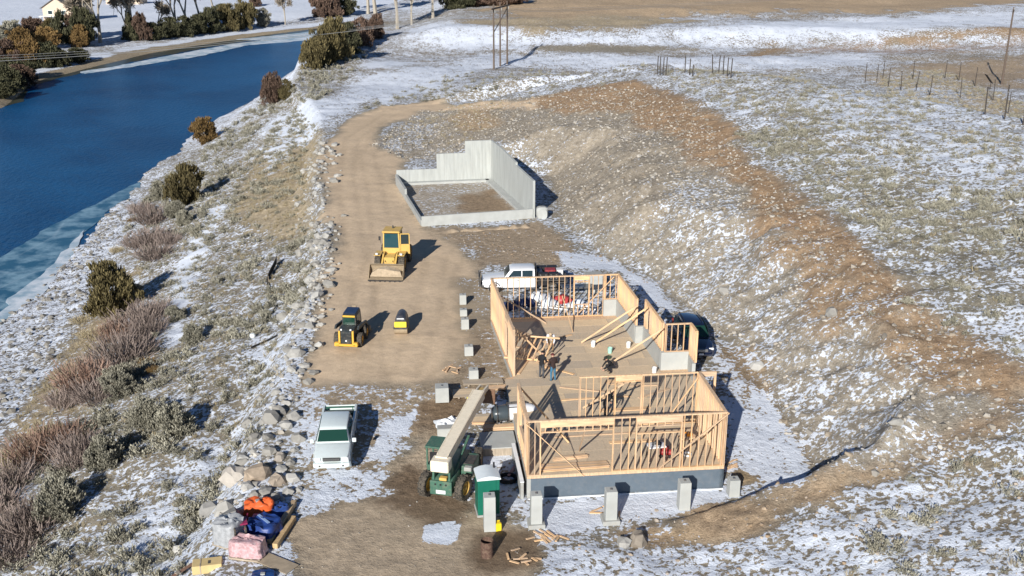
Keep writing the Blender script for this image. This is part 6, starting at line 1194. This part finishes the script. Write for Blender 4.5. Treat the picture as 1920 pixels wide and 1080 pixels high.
for px, py, w_, h_, k, c, lab in ((118, 82, 8, 9, 'd', 1, 'dark conical juniper before the beige house'), (98, 76, 7, 6, 'o', 0, 'olive juniper at the corner of the beige house'), (158, 84, 9, 10, 'd', 0, 'dark round juniper right of the beige house'), (148, 72, 7, 9, 'r', 0, 'red-brown juniper behind the dark ones'), (70, 68, 8, 5, 'r', 0, 'grey-brown thicket left of the beige house'), (55, 74, 7, 6, 'r', 0, 'brown thicket near the left snowfield'), (25, 80, 8, 6, 'g', 0, 'grey bush at the left snowfield'), (5, 84, 7, 5, 'g', 0, 'grey bush at the left picture edge'),
        (38, 96, 8, 6, 'u', 0, 'golden-orange willow at the left'), (88, 90, 8, 5.5, 'u', 0, 'rust-orange willow below the dark junipers'), (152, 88, 6, 6, 'u', 0, 'olive-gold bush by the wire'), (20, 130, 9, 7, 'r', 0, 'brown bush at the left shore'), (55, 128, 9, 7, 'u', 0, 'rusty olive bush at the left shore'), (85, 126, 9, 6, 'd', 0, 'dark green bush at the left shore'), (110, 124, 7, 4.5, 'd', 0, 'low dark bush on the snowy left shore'), (10, 150, 8, 5, 'd', 0, 'dark bush in the shade of the left shore'), (140, 116, 8, 3.5, 'd', 0, 'low dark scrub on the snowy spit'), (45, 146, 8, 4, 'd', 0, 'low dark bush near the water at the left'),
        (14, 168, 8, 5, 'd', 0, 'dark bush at the left edge near the ice'), (38, 160, 8, 4.5, 'r', 0, 'brown bush beside the water at the left'), (4, 182, 7, 4, 'd', 0, 'lowest dark bush on the left shore'), (268, 76, 6, 8, 'r', 0, 'dark red bush right of the snow patch'), (245, 74, 6, 8, 'd', 1, 'dark slim juniper left of the red bush'), (290, 74, 8, 5, 'd', 0, 'dark bush right of the red bush'), (318, 70, 8, 6, 'd', 0, 'dark bush below the bare grove'), (345, 68, 8, 6, 'd', 0, 'second dark bush below the bare grove'), (372, 64, 8, 6, 'd', 0, 'third dark bush below the bare grove'), (398, 62, 8, 8, 'd', 0, 'tall dark juniper right of the bare grove'), (430, 58, 9, 8.5, 'o', 0, 'round olive juniper right of the tall dark one'), (458, 54, 9, 9, 'o', 0, 'broad olive juniper at the right end of the dark row'), (494, 50, 5, 6, 'g', 0, 'small grey juniper on the snow right of the row'), (415, 36, 7, 5, 'd', 0, 'dark juniper behind the row'),
        (600, 32, 8, 8, 'r', 0, 'red-brown juniper at the far straw bank'), (622, 32, 9, 9, 'r', 0, 'big brown juniper at the far straw bank'), (648, 28, 8, 7, 'd', 0, 'dark juniper right of the big brown one'), (478, 12, 6, 4, 'r', 0, 'small dark bush near the top edge'), (850, 16, 9, 6, 'd', 0, 'dark hedge tree before the far channel'), (872, 13, 9, 6, 'd', 0, 'second dark hedge tree before the far channel'), (895, 11, 9, 5, 'r', 0, 'reddish hedge tree before the far channel'), (925, 9, 10, 5, 'r', 0, 'low reddish hedge tree farther right'), (960, 7, 10, 4, 'r', 0, 'low brown hedge tree farthest right')):
    tree(px, py, w_, h_, k, lab, 'trees and bushes on the far bank', bool(c), 'far_bank_tree')
M_beige = plain('beige_siding', (.58, .46, .35), .8, var=.06, scale=1); M_roofg = plain('grey_roof', (.13, .125, .115), .8, var=.15, scale=2); M_wt = plain('white_trim', (.72, .72, .7), .6, var=.03)
x, y, z = G(104, 42); hs = empty('farm_house', (x + 1, y, z - .2), R(-10), 'beige gabled house with a grey roof on the far bank', 'house')
MB().prism([(0, 0), (0, 5.2), (0, 5.2), (14, 5.2), (14, 0)], -5.5, 5.5).build('wall', M_beige, hs); MB().add([(-5.5, -.02, 5.2), (5.5, -.02, 5.2), (0, -.02, 8.4), (-5.5, .2, 5.2), (5.5, .2, 5.2), (0, .2, 8.4)], [(0, 1, 2), (3, 5, 4), (0, 3, 4, 1), (1, 4, 5, 2), (2, 5, 3, 0)]).build('gable', M_beige, hs)
rf_ = MB()
for s_ in (-1, 1): rf_.add([(s_ * 6.1, -.6, 4.9), (0, -.6, 8.5), (0, 14.6, 8.5), (s_ * 6.1, 14.6, 4.9), (s_ * 6.1, -.6, 5.1), (0, -.6, 8.75), (0, 14.6, 8.75), (s_ * 6.1, 14.6, 5.1)], [(0, 1, 2, 3), (4, 7, 6, 5), (0, 4, 5, 1), (3, 2, 6, 7), (0, 3, 7, 4), (1, 5, 6, 2)])
rf_ = rf_.build('roof', M_roofg, hs); MB().box((1.5, 9, 8.9), (.9, .9, 1.4)).build('chimney', M_concw, rf_)
for x_, z_ in ((-2.6, 3.6), (2.6, 3.6), (-2.6, 1.3), (2.6, 1.3)): wn_ = MB().box((x_, -.03, z_), (1.9, .1, 1.5)).build('window', M_wt, hs); MB().box((x_, -.09, z_), (1.6, .04, 1.2)).build('pane', M_glass, wn_)
MB().box((0, -1.4, 2.5), (11, 2.8, .16)).build('balcony', M_wt, hs)
for x_ in (-5, 0, 5): MB().bar((x_, -2.6, -.5), (x_, -2.6, 2.5), .2, .2).build('post', M_wt, hs)
M_oroof = plain('orange_roof', (.46, .15, .035), .6, var=.1)
x, y, z = G(232, 8); sh_ = empty('shed', (x, y + 4, z - .2), R(-6), 'low shed with a bright orange roof behind the cottonwoods', 'shed'); MB().box((0, 0, 1.4), (15, 8, 2.8)).build('wall', M_beige, sh_); MB().add([(-8, -4.6, 2.7), (8, -4.6, 2.7), (8, 0, 4.6), (-8, 0, 4.6), (8, 4.6, 2.7), (-8, 4.6, 2.7)], [(0, 1, 2, 3), (3, 2, 4, 5), (0, 3, 5), (1, 4, 2), (0, 5, 4, 1)]).build('roof', M_oroof, sh_); MB().box((-3, -4.05, 1.1), (2.4, .1, 2.2)).build('door', M_wt, sh_)

# ------------------------------------------------------------------ power line and fences
M_pole = plain('pole_wood', (.12, .09, .07), .9, var=.2, scale=2, stretch=(3, 3, .2))
base = [G(926, 131), G(938, 124), G(951, 120)]; P0 = Vector(base[1]); pl = empty('power_pole', P0, 0, 'three-pole wooden power structure on the snowy flat', 'power pole')
for q in base: q = Vector(q) - P0; MB().cyl((q.x, q.y, -.3), (q.x, q.y, 12.2), .19, .13, 10).build('pole', M_pole, pl)
qa, qb = Vector(base[0]) - P0, Vector(base[2]) - P0; dd = (qb - qa).normalized(); arm = MB().bar(qa - dd * 1.5 + Vector((0, 0, 11.2)), qb + dd * 1.5 + Vector((0, 0, 11.2)), .2, .26).build('cross_arm', M_pole, pl)
for q in base: q = Vector(q) - P0; MB().cyl((q.x + .25, q.y, 10.6), (q.x + .25, q.y, 11.1), .07, .09, 8).build('insulator', M_concw, arm)
MB().bar((qa.x, qa.y, 7), (qb.x, qb.y, 10.8), .1, .14).build('brace', M_pole, pl)
x, y, z = G(1878, 158); pr = empty('power_pole', (x, y, z - .3), 0, 'tall single power pole at the right edge with a tilted cross arm', 'power pole'); ph = 13.5; MB().cyl((0, 0, 0), (.15, 0, ph), .2, .13, 10).build('pole', M_pole, pr); arm = MB().bar((-.4, -1.2, ph - .35), (.8, 1.2, ph - .75), .14, .18).build('cross_arm', M_pole, pr)
for t in (-.8, .8): MB().cyl((.2 + t * .4, t * .9, ph - .45), (.2 + t * .4, t * .9, ph - .05), .06, .08, 8).build('insulator', M_concw, arm)
M_wire = plain('wire', (.30, .30, .29), .4, .5, var=.05)
def wire(pts, label, r=.035):
    vv = []
    for k in range(len(pts) - 1):
        a, b = Vector(pts[k]), Vector(pts[k + 1]); n_ = 14; sag = (b - a).length * .022
        for i in range(n_): t = i / n_; p_ = a.lerp(b, t); p_.z -= sag * 4 * t * (1 - t); vv.append(p_)
    vv.append(Vector(pts[-1])); m = MB()
    for a, b in zip(vv, vv[1:]): m.cyl(a, b, r, n=5, caps=False)
    put(m.build('power_wire', M_wire), label, 'wire', 'wires of the three-pole line')
tops = [(q[0] + .25, q[1], q[2] + 10.55) for q in base]
for k, (tp, lp, lab) in enumerate(zip(tops, ((-190, 205, 2), (-190, 212, 2), (-190, 219, 2)), ('nearest power wire running left over the river', 'middle power wire running left over the river', 'farthest power wire running left over the river'))):
    wire([lp, tp], lab, .045 if k == 0 else .03); wire([tp, (tp[0] + 220, tp[1] + 150, tp[2] + 14)], lab.replace('left over the river', 'right across the far fields'), .022)
M_post = plain('fence_post', (.06, .05, .042), .8, var=.2); FP = []
for zx, zy, zt in ((1025, 465, 345), (1090, 465, 360), (1125, 445, 345), (1155, 495, 375), (1228, 510, 375), (1295, 445, 345), (1312, 510, 380), (1390, 540, 398), (1475, 440, 340), (1553, 455, 358), (1562, 550, 415), (1643, 485, 380), (1745, 565, 430), (1700, 640, 490), (1810, 670, 420), (1830, 640, 490), (1912, 705, 520), (12, 410, 315), (38, 425, 335), (55, 430, 375), (167, 420, 312), (202, 410, 312), (227, 420, 320), (250, 430, 325), (270, 437, 328)): FP.append((1280 + zx / 3, zy / 3, (zy - zt) / 3))
for k in range(4): FP.append((1232 + 5.5 * k, 140 + .8 * k, 34))
FP.sort()
ordn = ['first', 'second', 'third', 'fourth', 'fifth', 'sixth', 'seventh', 'eighth', 'ninth', 'tenth', 'eleventh', 'twelfth', 'thirteenth', 'fourteenth', 'fifteenth', 'sixteenth', 'seventeenth']
gl = 0; gr_ = 0; pm_ = MB().cyl((0, 0, 0), (0, 0, 1), .075, .065, 7).mesh('post', M_post); pts_w = []
for px, py, hp in FP:
    x, y, z = G(px, py); hh = max(1.6, min(3.4, hp / (proj(x, y, z)[2] * .95))); lft = px < 1500; lab = f'{ordn[gl if lft else gr_]} fence post from the left in the {"short line on the hilltop" if lft else "line at the upper right"}'
    e = empty('fence_post', (x, y, z - .1), rnd.uniform(0, 6), lab, 'fence post', 'wooden fence posts'); o = link('post', pm_, e); o.scale = (1, 1, hh); o.rotation_euler = (rnd.uniform(-.05, .05), rnd.uniform(-.05, .05), 0); c_ = MB().box((0, 0, hh * .8), (.14, .05, .05)).build('staple', M_steel, e)
    gl += lft; gr_ += (not lft)
e = yardg('leaning_panel', 1856, 168, .3, 'dark slanted panel on a post by the right fence', 'panel'); MB().cyl((0, 0, -.2), (0, 0, 1.3), .06, n=8).build('post', M_post, e); panel(e, 'panel', [(-1.3, -.4, 2.5), (-1.2, .4, 2.6), (.25, .4, 1.1), (.15, -.4, 1.0)], M_blk, .03)

# ------------------------------------------------------------------ people on the deck
def person(u, v, rz, label, J, mats, z=0.0):
    """J: joints by name; mats: dict jacket, trousers, skin, hair, boots, hat"""
    names = ['pel', 'chest', 'neck', 'head', 'top', 'shL', 'elL', 'haL', 'shR', 'elR', 'haR', 'hipL', 'knL', 'anL', 'toL', 'hipR', 'knR', 'anR', 'toR']; rad = dict(pel=.155, chest=.175, neck=.06, head=.095, top=.075, shL=.085, elL=.06, haL=.04, shR=.085, elR=.06, haR=.04, hipL=.10, knL=.075, anL=.055, toL=.045, hipR=.10, knR=.075, anR=.055, toR=.045)
    ed = [('pel', 'chest'), ('chest', 'neck'), ('neck', 'head'), ('head', 'top'), ('chest', 'shL'), ('shL', 'elL'), ('elL', 'haL'), ('chest', 'shR'), ('shR', 'elR'), ('elR', 'haR'), ('pel', 'hipL'), ('hipL', 'knL'), ('knL', 'anL'), ('anL', 'toL'), ('pel', 'hipR'), ('hipR', 'knR'), ('knR', 'anR'), ('anR', 'toR')]
    pos = {k: Vector(J[k]) for k in names}; vs = [pos[k] for k in names]; rr = [rad[k] for k in names]; es = [(names.index(a), names.index(b)) for a, b in ed]
    for sd in ('L', 'R'):                       # palm, four fingers and a thumb
        wv = (pos['ha' + sd] - pos['el' + sd]).normalized(); acr = wv.cross(Vector((1, 0, 0))).normalized(); b0 = names.index('ha' + sd); palm = pos['ha' + sd] + wv * .07; vs.append(palm); rr.append(.034); pi_ = len(vs) - 1; es.append((b0, pi_))
        for k in range(4): f = palm + acr * (.03 * (k - 1.5)) + wv * .035; vs.append(f); rr.append(.011); es.append((pi_, len(vs) - 1)); vs.append(f + wv * (.03 + .008 * (k in (1, 2))) + Vector((0, 0, -.012))); rr.append(.009); es.append((len(vs) - 2, len(vs) - 1))
        vs.append(pos['ha' + sd] + wv * .05 + acr * .06); rr.append(.012); es.append((pi_, len(vs) - 1))
    me = bpy.data.meshes.new('body'); me.from_pydata(vs, es, []); o = bpy.data.objects.new('tmp', me); col.objects.link(o); md = o.modifiers.new('s', 'SKIN'); sv = me.skin_vertices[0].data
    for i, r_ in enumerate(rr): sv[i].radius = (r_, r_ * (.8 if i in (0, 1) else 1))
    sv[0].use_root = True; ms = o.modifiers.new('u', 'SUBSURF'); ms.levels = 1; ms.render_levels = 1
    dg = bpy.context.evaluated_depsgraph_get(); nm = bpy.data.meshes.new_from_object(o.evaluated_get(dg)); bpy.data.objects.remove(o)
    nm.materials.clear(); order = ['jacket', 'trousers', 'skin', 'boots', 'hat']
    for k in order: nm.materials.append(mats[k])
    cls = {('pel', 'chest'): 0, ('chest', 'neck'): 0, ('neck', 'head'): 2, ('head', 'top'): 2, ('anL', 'toL'): 3, ('anR', 'toR'): 3}
    for p_ in nm.polygons:
        best = 1e9; mi = 2
        for a, b in ed:
            A_, B_ = pos[a], pos[b]; t = max(0, min(1, (p_.center - A_).dot(B_ - A_) / (B_ - A_).length_squared)); d = (p_.center - A_.lerp(B_, t)).length - (rad[a] + rad[b]) * .4
            if d < best: best = d; mi = cls.get((a, b), 1 if a[:2] in ('hi', 'kn') or (a == 'pel' and b.startswith('hip')) else 0)
        for sd in 'LR':
            if (p_.center - pos['ha' + sd]).length < .14 and (p_.center - pos['el' + sd]).dot(pos['ha' + sd] - pos['el' + sd]) > (pos['ha' + sd] - pos['el' + sd]).length_squared * .92: mi = 2
        p_.material_index = mi; p_.use_smooth = True
    e = on_deck('person', u, v, rz, label, 'person', z=z + .005); link('body', nm, e)
    hd = pos['head']; up = (pos['top'] - pos['neck']).normalized(); fw_ = Vector((0, 1, 0)); fw_ = (fw_ - up * fw_.dot(up)).normalized(); sdv = up.cross(fw_)
    def rel(a, b, c): return hd + sdv * a + fw_ * b + up * c
    h_ = MB(); n_ = 14
    h_.loft([[rel(.108 * r_ * math.cos(q), .118 * r_ * math.sin(q) - .01, zz) for q in [2 * PI * i / n_ for i in range(n_)]] for r_, zz in ((1.0, .05), (1.03, .09), (.9, .13), (.55, .165), (.1, .18))]); h_.build('hat', mats['hat'], e, 50)
    MB().box(rel(0, .14, .06), (.15, .1, .015)).build('hat_brim', mats['hat'], e); MB().loft([[rel(a * .5, .085 + b, c) for a, b, c in ((-.03, 0, -.03), (.03, 0, -.03), (.0, .035, -.025), )], [rel(a * .5, .085 + b, c) for a, b, c in ((-.02, 0, .02), (.02, 0, .02), (.0, .01, .02))]]).build('nose', mats['skin'], e)
    for s_ in (-1, 1): MB().box(rel(s_ * .035, .09, .025), (.022, .012, .012)).build('eye', M_blk, e); MB().box(rel(s_ * .1, 0, .01), (.02, .04, .06), bev=.006).build('ear', mats['skin'], e)
    MB().box(rel(0, .088, -.05), (.05, .012, .012)).build('mouth', M_red, e); return e
def cloth(n_, c): return plain(n_, c, .85, var=.2, scale=8)
SK = plain('skin', (.45, .27, .19), .55, var=.06); BO = cloth('boot_leather', (.06, .04, .025))
stand = dict(pel=(0, 0, .95), chest=(0, .04, 1.36), neck=(0, .06, 1.54), head=(0, .09, 1.66), top=(0, .10, 1.76), shL=(-.2, .04, 1.44), elL=(-.28, .08, 1.15), haL=(-.22, .3, 1.02), shR=(.2, .04, 1.44), elR=(.3, .06, 1.16), haR=(.24, .3, 1.08), hipL=(-.1, 0, .9), knL=(-.13, .05, .5), anL=(-.14, 0, .09), toL=(-.15, .17, .05), hipR=(.1, 0, .9), knR=(.12, .04, .5), anR=(.13, -.04, .09), toR=(.15, .13, .05))
bend = dict(stand, pel=(0, -.12, .92), chest=(0, .22, 1.22), neck=(0, .36, 1.34), head=(0, .46, 1.40), top=(0, .53, 1.46), shL=(-.2, .26, 1.26), elL=(-.26, .38, .98), haL=(-.2, .5, .76), shR=(.2, .26, 1.26), elR=(.26, .4, 1.0), haR=(.2, .52, .78), hipL=(-.1, -.1, .88), hipR=(.1, -.1, .88), knL=(-.14, .06, .48), knR=(.14, .04, .48))
crouch = dict(stand, pel=(0, -.2, .42), chest=(0, .1, .74), neck=(0, .22, .88), head=(0, .30, .97), top=(0, .35, 1.06), shL=(-.2, .12, .8), elL=(-.26, .3, .56), haL=(-.16, .48, .34), shR=(.2, .12, .8), elR=(.26, .3, .56), haR=(.16, .5, .36), hipL=(-.1, -.18, .4), hipR=(.1, -.18, .4), knL=(-.17, .28, .5), knR=(.17, .26, .5), anL=(-.15, .0, .09), anR=(.15, -.02, .09), toL=(-.16, .17, .05), toR=(.16, .15, .05))
person(3.0, 11.6, R(20), 'person in a dark brown jacket and blue jeans standing on the deck', stand, dict(jacket=cloth('brown_jacket', (.035, .02, .018)), trousers=cloth('blue_jeans', (.05, .15, .24)), skin=SK, boots=BO, hat=cloth('red_cap', (.10, .02, .02))))
person(2.35, 12.1, R(-40), 'person in a black jacket and grey trousers beside the one in jeans', stand, dict(jacket=cloth('black_jacket', (.012, .013, .016)), trousers=cloth('grey_trousers', (.06, .065, .075)), skin=SK, boots=BO, hat=cloth('black_hat', (.012, .012, .012))))
person(3.5, 16.3, R(170), 'person in a white hooded top bending over the loose boards', bend, dict(jacket=cloth('white_hood', (.66, .68, .72)), trousers=cloth('tan_trousers', (.30, .20, .11)), skin=SK, boots=BO, hat=cloth('tan_hat', (.45, .34, .22))))
person(6.75, 12.5, R(100), 'person in black crouching at the foot of a brace', crouch, dict(jacket=cloth('black_coat', (.010, .010, .013)), trousers=cloth('black_trousers', (.014, .014, .018)), skin=SK, boots=BO, hat=cloth('dark_hat', (.02, .018, .016))))
person(5.3, 6.3, R(-60), 'person in black standing behind the studs of the middle wall', bend, dict(jacket=cloth('black_coat2', (.010, .011, .014)), trousers=cloth('black_trousers2', (.02, .02, .024)), skin=SK, boots=BO, hat=cloth('dark_hat2', (.02, .018, .016))))
